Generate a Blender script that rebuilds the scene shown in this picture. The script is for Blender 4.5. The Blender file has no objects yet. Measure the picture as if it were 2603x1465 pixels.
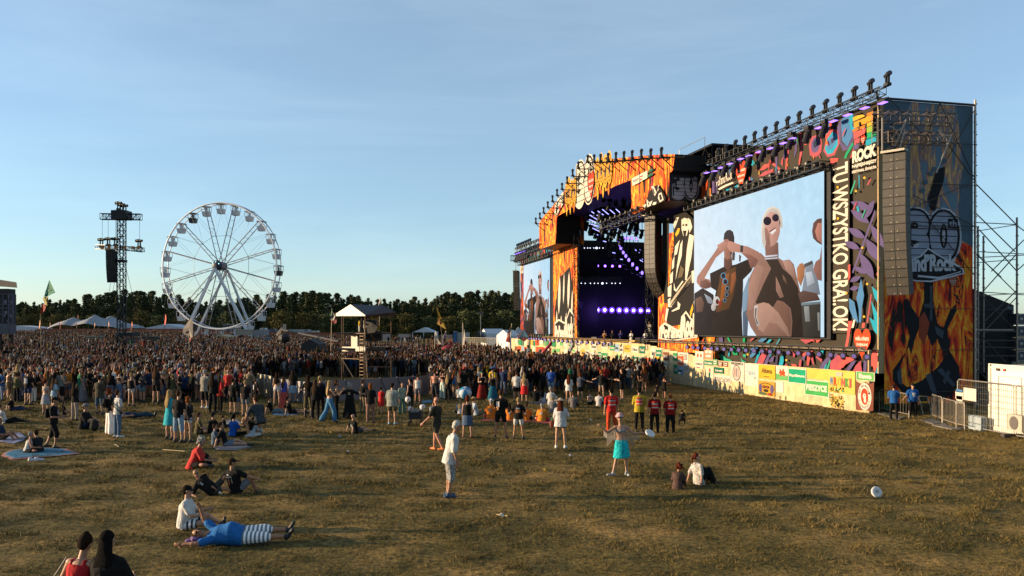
import bpy,bmesh,math,random
import numpy as np
from mathutils import Vector,Matrix
random.seed(7)
rng=np.random.default_rng(7)
SC=bpy.context.scene
C=SC.collection
R=math.radians
# ---------------------------------------------------------------- camera, sky, sun, exposure
CX,HY,F,CH=1301.5,832.0,2024.0,4.1        # measured in the photograph (2603 x 1465)
cam=bpy.data.cameras.new('camera');camo=bpy.data.objects.new('camera',cam);C.objects.link(camo)
camo.location=(0,0,CH);camo.rotation_euler=(R(90),0,0)
cam.sensor_width=36;cam.lens=36*F/2603;cam.shift_y=(HY-732.5)/2603
cam.clip_end=6000;cam.clip_start=.2
SC.camera=camo
SUN_EL,SUN_AZ=R(9.6),R(-88.5)                  # azimuth from +Y towards +X
sd=Vector((math.sin(SUN_AZ)*math.cos(SUN_EL),math.cos(SUN_AZ)*math.cos(SUN_EL),math.sin(SUN_EL)))
w=bpy.data.worlds.new('World');SC.world=w;w.use_nodes=True
nt=w.node_tree;N=nt.nodes;Lk=nt.links
bg=N['Background'];sky=N.new('ShaderNodeTexSky');sky.sky_type='NISHITA';sky.sun_disc=False
sky.sun_elevation=SUN_EL;sky.sun_rotation=SUN_AZ;sky.air_density=1.0;sky.dust_density=.5;sky.ozone_density=3.6
sky.altitude=100
tc=N.new('ShaderNodeTexCoord');mp=N.new('ShaderNodeMapping');mp.inputs['Scale'].default_value=(.9,1.2,6)
mp.inputs['Rotation'].default_value=(0.25,.22,.3)
nz=N.new('ShaderNodeTexNoise');nz.inputs['Scale'].default_value=1.7;nz.inputs['Detail'].default_value=9;nz.inputs['Roughness'].default_value=.58
nz.inputs['Distortion'].default_value=.5
cr=N.new('ShaderNodeValToRGB');cr.color_ramp.elements[0].position=.45;cr.color_ramp.elements[1].position=.95
cr.color_ramp.elements[0].color=(.17,.17,.17,1);cr.color_ramp.elements[1].color=(.32,.32,.32,1)
mx=N.new('ShaderNodeMixRGB');mx.inputs['Color2'].default_value=(5.6,6.9,7.2,1)
Lk.new(tc.outputs['Generated'],mp.inputs['Vector']);Lk.new(mp.outputs[0],nz.inputs['Vector'])
Lk.new(nz.outputs['Fac'],cr.inputs[0]);Lk.new(cr.outputs[0],mx.inputs['Fac'])
Lk.new(sky.outputs[0],mx.inputs['Color1']);Lk.new(mx.outputs[0],bg.inputs['Color'])
bg.inputs['Strength'].default_value=.088
sl=bpy.data.lights.new('sun','SUN');sl.energy=5.0;sl.angle=R(.5);sl.color=(1,.74,.46)
so=bpy.data.objects.new('sun',sl);C.objects.link(so);so.location=(-60,0,40)
so.rotation_euler=sd.to_track_quat('Z','Y').to_euler()
SC.view_settings.view_transform='Standard';SC.view_settings.look='None'
SC.view_settings.exposure=1.25;SC.view_settings.gamma=1
SC.render.engine='CYCLES'
SC.cycles.max_bounces=5;SC.cycles.diffuse_bounces=2;SC.cycles.glossy_bounces=2;SC.cycles.transparent_max_bounces=6
SC.render.resolution_x=1024;SC.render.resolution_y=576

# ---------------------------------------------------------------- helpers
def lin(r,g,b,k=1.0):                            # 0-255 -> linear
 f=lambda v:(v/255/12.92) if v/255<=.04045 else ((v/255+.055)/1.055)**2.4
 return (f(r)*k,f(g)*k,f(b)*k)
def gz(x,y):                                       # the field rises gently far off, more on the left
 s=min(max((y-70)/150,0),1);s=s*s*(3-2*s)
 q=min(max((x/max(y,1)+.44)/.18,0),1)
 return s*(1.6-1.1*q)
def gp(px,py):                                     # ground point seen at a photograph pixel
 D=F*CH/(py-HY)
 for _ in range(30):
  x=(px-CX)/F*D;D=.5*D+.5*F*(CH-gz(x,D))/max(py-HY,1)
 x=(px-CX)/F*D
 return Vector((x,D,gz(x,D)))
def at(px,py,D):return Vector(((px-CX)/F*D,D,CH-(py-HY)/F*D))
def gD(px,D):
 x=(px-CX)/F*D;return Vector((x,D,gz(x,D)))
# the stage front is one vertical plane: t metres from its near corner, z up, o metres towards the audience
S0=Vector((17.63,37.8));D0=Vector((-.236,.972)).normalized();NN=Vector((-D0.y,D0.x))
def ft(t,z,o=0):p=S0+D0*t+NN*o;return Vector((p.x,p.y,z))
def fpx(px,py,o=0):                               # pixel -> (t, z) on the plane at offset o
 r=(px-CX)/F;A=S0+NN*o
 t=(A.x-r*A.y)/(r*D0.y-D0.x)
 return t,CH-(py-HY)/F*(A.y+D0.y*t)
E0=Vector((.973,.229)).normalized()              # side wall of the stage
def sw(s,z,o=0):p=S0+E0*s;return Vector((p.x+E0.y*o,p.y-E0.x*o,z))
def spx(px,py):
 r=(px-CX)/F;s=(S0.x-r*S0.y)/(r*E0.y-E0.x)
 return s,CH-(py-HY)/F*(S0.y+E0.y*s)
def crx(px,py,t):                                 # plane across the stage house at distance t
 r=(px-CX)/F;A=S0+D0*t;q=(A.x-r*A.y)/(r*(-NN.y)-(-NN.x))
 p=A-NN*q;return Vector((p.x,p.y,CH-(py-HY)/F*p.y))

def mat(name,rough=.7,metal=0,src='vc',noise=.12,nscale=6,emit=None,spec=.3,bump=0,bscale=60,gain=.64):
 m=bpy.data.materials.new(name);m.use_nodes=True
 t=m.node_tree;b=t.nodes['Principled BSDF'];b.inputs['Roughness'].default_value=rough
 b.inputs['Metallic'].default_value=metal;b.inputs['Specular IOR Level'].default_value=spec
 if src=='vc':a=t.nodes.new('ShaderNodeAttribute');a.attribute_name='Col';col=a.outputs['Color']
 elif src=='obj':a=t.nodes.new('ShaderNodeObjectInfo');col=a.outputs['Color']
 else:a=t.nodes.new('ShaderNodeRGB');a.outputs[0].default_value=(*src,1);col=a.outputs[0]
 if emit:
  if 'screen' in name:
   c=t.nodes.new('ShaderNodeTexCoord');n=t.nodes.new('ShaderNodeTexNoise');n.inputs['Scale'].default_value=1.6;n.inputs['Detail'].default_value=8;n.inputs['Roughness'].default_value=.6;t.links.new(c.outputs['Object'],n.inputs['Vector']);mr=t.nodes.new('ShaderNodeMapRange');mr.inputs['To Min'].default_value=.84;mr.inputs['To Max'].default_value=1.16;t.links.new(n.outputs['Fac'],mr.inputs['Value']);x=t.nodes.new('ShaderNodeVectorMath');x.operation='SCALE';t.links.new(col,x.inputs[0]);t.links.new(mr.outputs[0],x.inputs['Scale']);col=x.outputs[0]
  t.nodes.remove(b);e=t.nodes.new('ShaderNodeEmission');e.inputs['Strength'].default_value=emit
  t.links.new(col,e.inputs['Color']);t.links.new(e.outputs[0],t.nodes['Material Output'].inputs['Surface'])
  return m
 c=t.nodes.new('ShaderNodeTexCoord')
 if noise:
  n=t.nodes.new('ShaderNodeTexNoise');n.inputs['Scale'].default_value=nscale;n.inputs['Detail'].default_value=5
  t.links.new(c.outputs['Object'],n.inputs['Vector'])
  mr=t.nodes.new('ShaderNodeMapRange');mr.inputs['From Min'].default_value=.3;mr.inputs['From Max'].default_value=.7
  mr.inputs['To Min'].default_value=(1-noise)*gain;mr.inputs['To Max'].default_value=(1+noise)*gain
  t.links.new(n.outputs['Fac'],mr.inputs['Value'])
  x=t.nodes.new('ShaderNodeVectorMath');x.operation='SCALE'
  t.links.new(col,x.inputs[0]);t.links.new(mr.outputs[0],x.inputs['Scale']);col=x.outputs[0]
 t.links.new(col,b.inputs['Base Color'])
 if bump:
  n=t.nodes.new('ShaderNodeTexNoise');n.inputs['Scale'].default_value=bscale;n.inputs['Detail'].default_value=4
  t.links.new(c.outputs['Object'],n.inputs['Vector'])
  u=t.nodes.new('ShaderNodeBump');u.inputs['Strength'].default_value=bump;u.inputs['Distance'].default_value=.03
  t.links.new(n.outputs['Fac'],u.inputs['Height']);t.links.new(u.outputs[0],b.inputs['Normal'])
 return m
M=dict(
 banner=mat('printed_banner_fabric',.75,noise=.10,nscale=1.5,bump=.5,bscale=1.0,spec=.15),
 matte=mat('matte_paint',.75),metal=mat('grey_metal',.45,.6,noise=.15,nscale=20),
 black=mat('black_case_plastic',.55,noise=.25,nscale=4),white=mat('white_enamel',.4,noise=.05),
 tent=mat('tent_canvas',.7,noise=.06,nscale=3,bump=.4,bscale=2),wood=mat('plywood',.8,noise=.22,nscale=3),
 leaf=mat('foliage',.8,gain=.85,noise=.3,nscale=.5,spec=.1),bark=mat('pine_bark',.9,noise=.3),
 screen=mat('led_screen',emit=.45),glow=mat('lit_lamp_lens',emit=4.0),dimglow=mat('led_strip',emit=1.3),
 skin=mat('skin',.55,src='obj',noise=.06,nscale=8,spec=.3),cloth=mat('woven_cloth',.9,src='obj',noise=.16,nscale=7,bump=1.0,bscale=11,spec=.1,gain=.52),
 hair=mat('hair',.85,src='obj',noise=.3,nscale=25,bump=.9,bscale=55,spec=.02),shoe=mat('shoe_leather',.6,src='obj'),
 crowd=mat('crowd_cloth_and_skin',.8,noise=.05,spec=.1,gain=.21),grass=mat('grass_blades',.75,noise=.2,nscale=.6,spec=.1),
 flower=mat('patterned_cloth',.9,src='obj',noise=.75,nscale=26,spec=.1),
)
def flame_mat(name,stops,sc=(1.0,1.0,.26)):
 m=bpy.data.materials.new(name);m.use_nodes=True;t=m.node_tree;b=t.nodes['Principled BSDF'];b.inputs['Roughness'].default_value=.75;b.inputs['Specular IOR Level'].default_value=.15
 c=t.nodes.new('ShaderNodeTexCoord');mp=t.nodes.new('ShaderNodeMapping');mp.inputs['Scale'].default_value=sc;t.links.new(c.outputs['Object'],mp.inputs[0])
 n=t.nodes.new('ShaderNodeTexNoise');n.inputs['Scale'].default_value=1.25;n.inputs['Detail'].default_value=3.5;n.inputs['Roughness'].default_value=.52;n.inputs['Distortion'].default_value=1.5;t.links.new(mp.outputs[0],n.inputs['Vector'])
 r_=t.nodes.new('ShaderNodeValToRGB');r_.color_ramp.interpolation='CONSTANT';e=r_.color_ramp.elements
 while len(e)<len(stops):e.new(.5)
 for q,(p_,c_) in zip(e,stops):q.position=p_;q.color=(*c_,1)
 t.links.new(n.outputs['Fac'],r_.inputs[0]);t.links.new(r_.outputs[0],b.inputs['Base Color']);return m
def tag(o,label=None,cat=None,group=None,kind=None):
 if label:o['label']=label
 if cat:o['category']=cat
 if group:o['group']=group
 if kind:o['kind']=kind
 return o
def empty(name,loc,label=None,cat=None,group=None,kind=None,rz=0):
 o=bpy.data.objects.new(name,None);C.objects.link(o);o.location=loc;o.rotation_euler=(0,0,rz)
 o.empty_display_size=.2
 return tag(o,label,cat,group,kind)
def mesh_obj(name,me,m,parent=None,loc=None):
 if m is not None and not me.materials:me.materials.append(m)
 o=bpy.data.objects.new(name,me);C.objects.link(o)
 if parent is not None:o.parent=parent
 if loc is not None:o.location=loc
 return o
def copy_tree(o,parent=None):
 c=o.copy();C.objects.link(c)
 if parent is not None:c.parent=parent
 for ch in o.children:copy_tree(ch,c)
 return c
class MB:
 def __init__(s,col=(.5,.5,.5)):s.v=[];s.f=[];s.c=[];s.col=col
 def add(s,vs,fs,col=None):
  b=len(s.v);s.v+=[tuple(v) for v in vs];s.f+=[tuple(i+b for i in f) for f in fs]
  col=col or s.col;s.c+=[col]*len(vs);return s
 def poly(s,pts,col=None):return s.add(pts,[range(len(pts))],col)
 def box(s,c,sz,col=None,rz=0,M3=None):
  c=Vector(c);x,y,z=sz[0]/2,sz[1]/2,sz[2]/2
  m=M3 or Matrix.Rotation(rz,3,'Z')
  vs=[c+m@Vector((a*x,b*y,d*z)) for a in (-1,1) for b in (-1,1) for d in (-1,1)]
  return s.add(vs,[(0,1,3,2),(4,6,7,5),(0,4,5,1),(2,3,7,6),(0,2,6,4),(1,5,7,3)],col)
 def bar(s,a,b,r,n=5,r2=None,col=None):
  a=Vector(a);b=Vector(b);d=(b-a)
  if d.length<1e-6:return s
  d.normalize();u=d.orthogonal().normalized();w2=d.cross(u);r2=r if r2 is None else r2
  vs=[]
  for p,rr in ((a,r),(b,r2)):
   for i in range(n):
    t=2*math.pi*i/n;vs.append(p+(u*math.cos(t)+w2*math.sin(t))*rr)
  fs=[(i,(i+1) % n,n+(i+1) % n,n+i) for i in range(n)]+[tuple(range(n-1,-1,-1)),tuple(range(n,2*n))]
  return s.add(vs,fs,col)
 def path(s,pts,r,n=5,col=None):
  for a,b in zip(pts[:-1],pts[1:]):s.bar(a,b,r,n,col=col)
  return s
 def ell(s,c,rad,col=None,nu=10,nv=7,M3=None):
  c=Vector(c);m=M3 or Matrix.Identity(3);vs=[c+m@Vector((0,0,rad[2]))]
  for j in range(1,nv):
   ph=math.pi*j/nv
   for i in range(nu):
    th=2*math.pi*i/nu
    vs.append(c+m@Vector((rad[0]*math.sin(ph)*math.cos(th),rad[1]*math.sin(ph)*math.sin(th),rad[2]*math.cos(ph))))
  vs.append(c+m@Vector((0,0,-rad[2])));k=len(vs)-1
  fs=[(0,1+i,1+(i+1) % nu) for i in range(nu)]
  for j in range(nv-2):
   a=1+j*nu
   fs+=[(a+i,a+nu+i,a+nu+(i+1) % nu,a+(i+1) % nu) for i in range(nu)]
  a=1+(nv-2)*nu;fs+=[(a+(i+1) % nu,a+i,k) for i in range(nu)]
  return s.add(vs,fs,col)
 def truss(s,a,b,wd,ht,n,r=.03,up=(0,0,1)):
  a=Vector(a);b=Vector(b);d=(b-a).normalized();sdv=d.cross(Vector(up)).normalized()*wd/2;u=Vector(up)*ht/2
  cs=[sdv+u,sdv-u,-sdv-u,-sdv+u]
  for c in cs:s.bar(a+c,b+c,r,4)
  for i in range(n+1):
   p=a.lerp(b,i/n)
   for j in range(4):
    s.bar(p+cs[j],p+cs[(j+1) % 4],r*.6,3)
    if i<n:
     q=a.lerp(b,(i+1)/n)
     s.bar(p+cs[j if i % 2 else (j+1) % 4],q+cs[(j+1) % 4 if i % 2 else j],r*.6,3)
  return s
 def build(s,name,m,parent=None,smooth=False,origin=None):
  off=Vector(origin) if origin is not None else (parent.location.copy() if parent is not None else Vector((0,0,0)))
  if parent is not None and parent.parent is not None:off=parent.parent.location+parent.location
  me=bpy.data.meshes.new(name);me.from_pydata([(v[0]-off.x,v[1]-off.y,v[2]-off.z) for v in s.v],[],s.f);me.update()
  a=me.color_attributes.new('Col','FLOAT_COLOR','POINT')
  a.data.foreach_set('color',[k for c in s.c for k in (c[0],c[1],c[2],1)])
  if smooth:me.polygons.foreach_set('use_smooth',[True]*len(me.polygons))
  o=mesh_obj(name,me,m,parent)
  if parent is None and origin is not None:o.location=off
  return o
_tc={}
def text2d(s,bold=.0):                            # outline text as a flat mesh, normalised to a unit box
 if (s,bold) in _tc:return _tc[(s,bold)]
 cu=bpy.data.curves.new('t','FONT');cu.body=s;cu.offset=bold;cu.resolution_u=5;cu.space_line=.95
 o=bpy.data.objects.new('t',cu);C.objects.link(o)
 me=bpy.data.meshes.new_from_object(o.evaluated_get(bpy.context.evaluated_depsgraph_get()))
 v=[(a.co.x,a.co.y) for a in me.vertices];f=[tuple(p.vertices) for p in me.polygons]
 bpy.data.objects.remove(o);bpy.data.curves.remove(cu);bpy.data.meshes.remove(me)
 x0=min(a[0] for a in v);x1=max(a[0] for a in v);y0=min(a[1] for a in v);y1=max(a[1] for a in v)
 v=[((a-x0)/(x1-x0),(b-y0)/(y1-y0)) for a,b in v];_tc[(s,bold)]=(v,f);return v,f
class Art(MB):                                     # flat printed artwork on a plane given by fn(u, v, offset)
 def __init__(s,fn,o0=0.0):super().__init__();s.fn=fn;s.o=o0
 def shape(s,pts,col,up=.003):
  s.o+=up;s.poly([s.fn(a,b,s.o) for a,b in pts],col);return s
 def text(s,body,q,col,bold=.03,up=.004):   # q: corners BL, BR, TL in plane coordinates
  v,f=text2d(body,bold);s.o+=up;(ax,ay),(bx,by),(cx,cy)=q
  s.add([s.fn(ax+(bx-ax)*u+(cx-ax)*w_,ay+(by-ay)*u+(cy-ay)*w_,s.o) for u,w_ in v],f,col);return s
 def lobe(s,x,y,L_,w_,ang,col,bend=0.0,n=9,point=1.0,up=.0015):   # leaf / flame tongue
  ca,sa=math.cos(ang),math.sin(ang);le=[];ri=[]
  for i in range(n+1):
   k=i/n;hw=w_*math.sin(math.pi*min(k**point,1))**.8*.5 if 0<k<1 else 0
   off=bend*math.sin(k*math.pi*1.6)*L_
   for lst,sg in ((le,1),(ri,-1)):
    a,b=k*L_,off+sg*hw
    lst.append((x+a*ca-b*sa,y+a*sa+b*ca))
  return s.shape(le+ri[::-1][1:-1],col,up)
 def flames(s,u0,u1,v0,v1,n,hmin,hmax,wmin,wmax,cols,clip=None,seed=1):
  rr=random.Random(seed)
  for i in range(n):
   x=rr.uniform(u0,u1);y=rr.uniform(v0-hmin*.3,v1-hmin*.5);h=rr.uniform(hmin,hmax)
   if y<v0:y=v0
   h=min(h,(v1-y)*.98)
   wd=min(rr.uniform(wmin,wmax),h*.5)
   x=min(max(x,u0+wd),u1-wd)
   if clip and not clip(x,y,h):continue
   s.lobe(x,y,h,wd,R(90)+rr.uniform(-.12,.12),rr.choice(cols),rr.uniform(-.05,.05),point=.6,up=.001)
def heart(cx,cy,w_,h):
 pts=[]
 for i in range(28):
  t=2*math.pi*i/28;pts.append((cx+w_/2*math.sin(t)**3,cy+h/2*((13*math.cos(t)-5*math.cos(2*t)-2*math.cos(3*t)-math.cos(4*t))/14.5+.1)))
 return pts
def circ(cx,cy,rx,ry=None,n=20):return [(cx+rx*math.cos(2*math.pi*i/n),cy+(ry or rx)*math.sin(2*math.pi*i/n)) for i in range(n)]
# ================================================================ STAGE
def B(r,g,b,k=.58):return lin(r,g,b,k)
DK=B(78,70,58);YE=B(255,200,60);OR=B(250,140,40);RO=B(240,90,35);RD=B(190,50,40);MG=B(190,70,95)
CO=B(250,105,100);RS=B(205,95,110);PU=B(110,95,150);DP=B(75,65,105);BL=B(85,145,205);CY=B(35,185,220);TE=B(60,190,155)
GR=B(20,185,125);DB=B(35,60,95);CR=B(255,246,228);BK=B(40,35,32);WH=B(250,248,240)
FL=[YE,OR,OR,RO,RO,RD,YE,DK,DK,DP]
M['flame']=flame_mat('printed_flames',[(0,B(45,38,34)),(.36,RD),(.41,RO),(.455,OR),(.49,YE),(.515,OR),(.55,RO),(.585,B(60,45,40)),(.61,OR),(.64,RD),(.68,B(45,38,34))])
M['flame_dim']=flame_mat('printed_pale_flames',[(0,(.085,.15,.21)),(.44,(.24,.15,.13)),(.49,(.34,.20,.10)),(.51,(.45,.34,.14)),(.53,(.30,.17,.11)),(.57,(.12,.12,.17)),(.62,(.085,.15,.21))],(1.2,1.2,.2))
def fbase(fn,pts,up=0.0,mt='flame'):b_=Art(fn);b_.shape(pts,(.5,.5,.5),up);b_.build('flame_print',M[mt],stage)
stage=empty('festival_stage',ft(0,0),'huge outdoor concert stage wrapped in flame and leaf banners, right of the crowd','stage')
def fo(o):return lambda t,z,k:ft(t,z,o+k)
def slab(mb,a,b,z0,z1,o0,o1,col):           # box in stage coordinates
 vs=[ft(t,z,o) for t in (a,b) for o in (o0,o1) for z in (z0,z1)]
 mb.add(vs,[(0,1,3,2),(4,6,7,5),(0,4,5,1),(2,3,7,6),(0,2,6,4),(1,5,7,3)],col)
BLK=(.012,.012,.014)
# dark bodies of the wings and the stage house
m=MB();slab(m,.15,19.5,2.0,14.8,-5.2,-.12,BLK);m.build('right_wing_body',M['black'],stage)
m=MB();slab(m,53.6,69.5,0,14.0,-5,-.12,BLK);m.build('left_wing_body',M['black'],stage)
m=MB()
slab(m,19.5,53.6,1.6,2.25,-19,.3,(.02,.02,.022));m.build('stage_floor',M['black'],stage)
m=MB();slab(m,19.5,58,2.25,15.6,-20,-19,(.008,.008,.012));slab(m,54.2,55,2.25,14,-19,-5,(.008,.008,.012));slab(m,19.5,20.2,2.25,14.8,-19,-5.3,BLK)
m.build('black_drapes',M['black'],stage)
m=MB();slab(m,22.3,50,15.7,16.3,-19,2.2,BLK)
m.build('roof',M['black'],stage)
# black roof trusswork between the arch and the right wing
m=MB((.03,.03,.03))
for o in (0,-3):m.truss(ft(21.9,15.8,o),ft(16.2,15.8,o),.8,1.1,6,.05)
slab(m,16.2,21.9,16.38,16.46,-3.4,.4,BLK);slab(m,19.6,22,14.4,15.2,-4,-.6,BLK)
for a,b in ((22,18),):m.path([ft(a,16.4,0),ft(a,17.3,0),ft(b,17.3,0),ft(b,16.4,0)],.022,col=(.3,.3,.3))
m.build('roof_truss',M['metal'],stage)

# ---- right wing facade
a=Art(fo(0));zt=15.0
a.shape([(.1,1.9),(20.6,1.9),(20.6,zt),(.1,zt)],DK)
# leaves, drips and drops over the top band and lower band (traced from the photograph through the plane)
def px_(pts,ox,oy,sc,o=0):return [fpx(ox+x/sc,oy+y/sc,o) for x,y in pts]
def T(pts):return px_(pts,1750,180,3.816)
for pts,c in (
 ([(1480,480),(1530,430),(1590,440),(1590,640),(1540,740),(1490,680)],BL),
 ([(1480,470),(1440,560),(1450,660),(1500,780),(1560,760),(1610,650),(1640,520),(1600,500),(1590,660),(1540,750),(1480,690)],PU),
 ([(1565,430),(1600,420),(1590,540),(1620,560),(1580,580),(1560,520)],CY),
 ([(1340,640),(1400,560),(1450,580),(1470,700),(1420,820),(1350,840),(1310,780)],RS),
 ([(1350,650),(1400,590),(1450,620),(1450,720),(1400,800),(1350,810),(1325,760)],CY),
 ([(1365,660),(1400,620),(1430,650),(1430,710),(1390,760),(1350,770),(1340,730)],BL),
 ([(1380,670),(1410,650),(1415,690),(1390,710)],DP),
 ([(1170,720),(1200,640),(1280,610),(1300,700),(1290,790),(1230,850),(1180,820)],RS),
 ([(1195,700),(1220,650),(1270,640),(1280,700),(1260,780),(1220,800),(1195,770)],PU),
 ([(1215,690),(1240,660),(1258,700),(1240,750),(1215,740)],DB),
 ([(1260,580),(1290,530),(1390,480),(1390,600),(1350,660),(1290,650)],CO),
 ([(1285,580),(1300,540),(1370,500),(1365,590),(1330,630),(1295,620)],BL),
 ([(1500,890),(1530,800),(1600,690),(1605,720),(1545,820),(1520,910),(1480,920)],GR),
 ([(1560,890),(1620,700),(1640,640),(1645,660),(1600,800),(1570,900)],CO),
 ([(1380,850),(1460,850),(1450,880),(1420,890),(1440,910),(1380,905)],CO),
 ([(1080,600),(1105,600),(1110,780),(1090,900),(1070,900),(1090,760)],RS),
 ([(1130,600),(1150,600),(1150,720),(1130,720)],CO),
 ([(1040,640),(1065,640),(1055,780),(1030,860)],PU),
 ([(960,660),(985,660),(980,800),(960,820)],RS),([(935,720),(950,720),(945,860),(925,860)],PU),
 ([(945,960),(950,850),(965,810),(970,850),(955,960)],CO),([(900,900),(910,860),(925,830),(920,930)],RS),
 ([(690,970),(740,910),(800,900),(800,920),(740,960)],CO),([(680,1030),(740,980),(830,950),(830,980),(740,1020)],RS),
 ([(790,860),(820,880),(940,990),(920,995),(800,895)],CO),([(645,790),(700,780),(720,850),(670,840)],RD),
 ([(805,760),(822,760),(820,830),(805,850)],CO),([(850,760),(870,760),(870,1000),(850,1000)],PU),
 ([(350,930),(385,900),(380,1010),(360,1010)],CY),([(400,900),(440,880),(435,960),(400,1000)],BL),
 ([(480,860),(540,850),(535,900),(490,930)],DB),([(300,960),(340,930),(330,1020),(300,1010)],DB),
 ([(600,1030),(640,1050),(610,1080),(590,1060)],BL),([(450,1130),(480,1105),(525,1110),(510,1140),(470,1155)],CY),
 ([(370,1140),(395,1150),(385,1200),(370,1190)],CY),([(415,1130),(435,1130),(430,1190),(415,1190)],BL),
 ([(130,1100),(160,1100),(150,1270),(135,1270)],RO),([(165,1120),(195,1060),(190,1130),(150,1260)],RO),([(215,1050),(225,1050),(225,1250),(212,1250)],OR),
 ([(235,1060),(260,1040),(262,1230),(240,1240)],PU),([(270,1060),(300,1040),(290,1220),(270,1220)],DP),
 ([(620,870),(640,870),(640,920),(620,920)],CY),([(660,880),(690,890),(670,920)],TE)):
 a.shape(T(pts),c,.0015)
rr=random.Random(4)
for i in range(26):                                 # confetti dots and dashes
 t=rr.uniform(1,17);z=rr.uniform(12.9,14.6)
 a.lobe(t,z,rr.uniform(.15,.6),rr.uniform(.08,.14),rr.uniform(1,2.2),rr.choice([YE,TE,CO,RS,CY,OR]),up=.001)
def B5(pts):return px_(pts,1740,840,4.954)
for pts,c in (                                     # lower band below the lamp row
 ([(110,210),(160,110),(200,160),(260,100),(250,240),(180,270),(120,265)],RO),([(290,70),(400,75),(390,150),(330,200),(300,150)],OR),
 ([(360,300),(420,240),(470,260),(430,290),(480,330),(430,360),(360,360)],OR),([(310,110),(350,80),(340,200)],YE),([(450,80),(500,90),(500,160),(455,150)],PU),
 ([(450,300),(490,300),(540,350),(600,370),(630,400),(480,380)],TE),([(550,85),(570,85),(600,140),(580,145)],GR),([(570,260),(590,260),(585,325),(567,325)],CY),
 ([(630,190),(665,230),(690,310),(640,310),(610,260)],GR),([(755,85),(785,85),(780,150),(755,150)],GR),([(735,260),(760,200),(770,210),(745,265)],TE),
 ([(755,300),(795,300),(790,340),(760,335)],TE),([(725,350),(760,380),(800,400),(740,400)],TE),([(845,320),(860,230),(950,190),(940,270),(890,330),(850,350)],BL),
 ([(905,415),(940,290),(975,250),(970,300),(925,415)],CY),([(930,430),(960,340),(1010,270),(1060,220),(1060,300),(1010,420),(980,440)],RS),
 ([(1010,450),(1060,330),(1100,270),(1090,350),(1060,440)],PU),([(1090,330),(1220,95),(1235,95),(1100,335)],CY),([(1205,455),(1235,330),(1265,300),(1275,380),(1255,455)],CY),
 ([(1080,400),(1120,330),(1150,330),(1140,400)],PU),([(1160,440),(1180,300),(1195,300),(1190,445)],DP),([(1330,290),(1360,245),(1420,300),(1410,340),(1350,320)],RS),
 ([(1300,420),(1330,440),(1320,455),(1275,450)],RS),([(1370,420),(1430,430),(1450,465),(1380,455)],CO),([(1460,460),(1475,370),(1500,370),(1490,465)],RS),
 ([(1565,440),(1570,330),(1600,290),(1610,340),(1590,440)],CO),([(1610,330),(1640,290),(1660,450),(1630,400)],RS),([(1500,350),(1540,290),(1560,300),(1530,390)],PU),
 ([(1680,340),(1700,310),(1765,370),(1750,400)],RS),([(1490,310),(1560,270),(1600,260),(1650,260),(1600,290),(1520,330)],CO),
 ([(1720,490),(1770,400),(1850,310),(1950,290),(1960,320),(1860,370),(1780,480)],PU),([(1730,310),(1750,240),(1780,260),(1770,320)],CY),
 ([(1780,490),(1810,430),(1825,430),(1800,490)],CY),([(1810,490),(1860,370),(1872,380),(1840,490)],TE),([(1860,500),(1870,390),(1960,310),(2080,330),(2000,500)],RS),
 ([(1940,460),(2000,430),(1960,420),(2060,340),(2200,340),(2170,370),(2060,430),(2030,470)],CO),([(2060,510),(2130,400),(2190,370),(2180,410),(2110,510)],PU),
 ([(2150,515),(2190,440),(2250,380),(2270,520)],RS),([(2285,520),(2290,380),(2330,360),(2320,525)],PU),([(2335,520),(2350,420),(2410,260),(2470,250),(2460,450),(2430,535),(2400,440)],CO),
 ([(2440,540),(2460,460),(2470,470),(2470,540)],CY),([(840,140),(890,85),(925,90),(870,130)],RS),([(950,140),(1010,90),(1080,95),(1010,150)],BL),
 ([(1060,160),(1100,110),(1130,120),(1090,160)],CY),([(1480,110),(1700,115),(1640,135),(1560,170)],RS),([(1680,110),(1760,110),(1700,160)],CO),([(1620,120),(1640,90),(1670,150)],CO)):
 a.shape(B5(pts),c,.0015)
for x,y in ((550,240),(825,305),(1315,375),(1893,97),(447,185)):a.shape(B5(circ(x,y,13)),YE)
# the two upright columns by the near corner: lettering and leaves
def Cc(pts):return px_(pts,1750,420,2.9)
a.shape(Cc([(1105,-20),(1210,-60),(1210,900),(1195,1240),(1080,1240)]),DK,.006)
tx0,z0=fpx(1750+1190/2.9,420+1228/2.9);tx1,z1=fpx(2140,420);txa,_=fpx(2125,700);txb,_=fpx(2164,700)
a.text('TU WSZYSTKO GRA!.OK!',((txa,z1+.05),(txa,z0+.05),(txb,z1+.05)),CR,.022)
leafc=PU
for x,y,L_,w_,d in ((1395,260,180,55,120),(1380,330,170,60,200),(1360,430,170,60,215),(1330,540,150,55,210),(1290,620,130,50,205),
      (1370,440,200,60,60),(1335,545,200,75,58),(1290,650,220,70,62),(1240,750,120,40,25),(1215,860,90,40,-25),(1215,915,70,35,-10)):
 ca,sa=math.cos(R(d)),math.sin(R(d));pts=[]
 for i in range(9):
  k=i/8;pts.append((k*L_,w_*.5*math.sin(math.pi*k)))
 for i in range(7,0,-1):
  k=i/8;pts.append((k*L_,-w_*.5*math.sin(math.pi*k)))
 a.shape(Cc([(x+p*ca-q*sa,y+p*sa+q*ca) for p,q in pts]),leafc,.0015)
a.shape(Cc([(1232,790),(1330,520),(1400,330),(1408,345),(1340,540),(1242,800)]),leafc,.0015)
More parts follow.
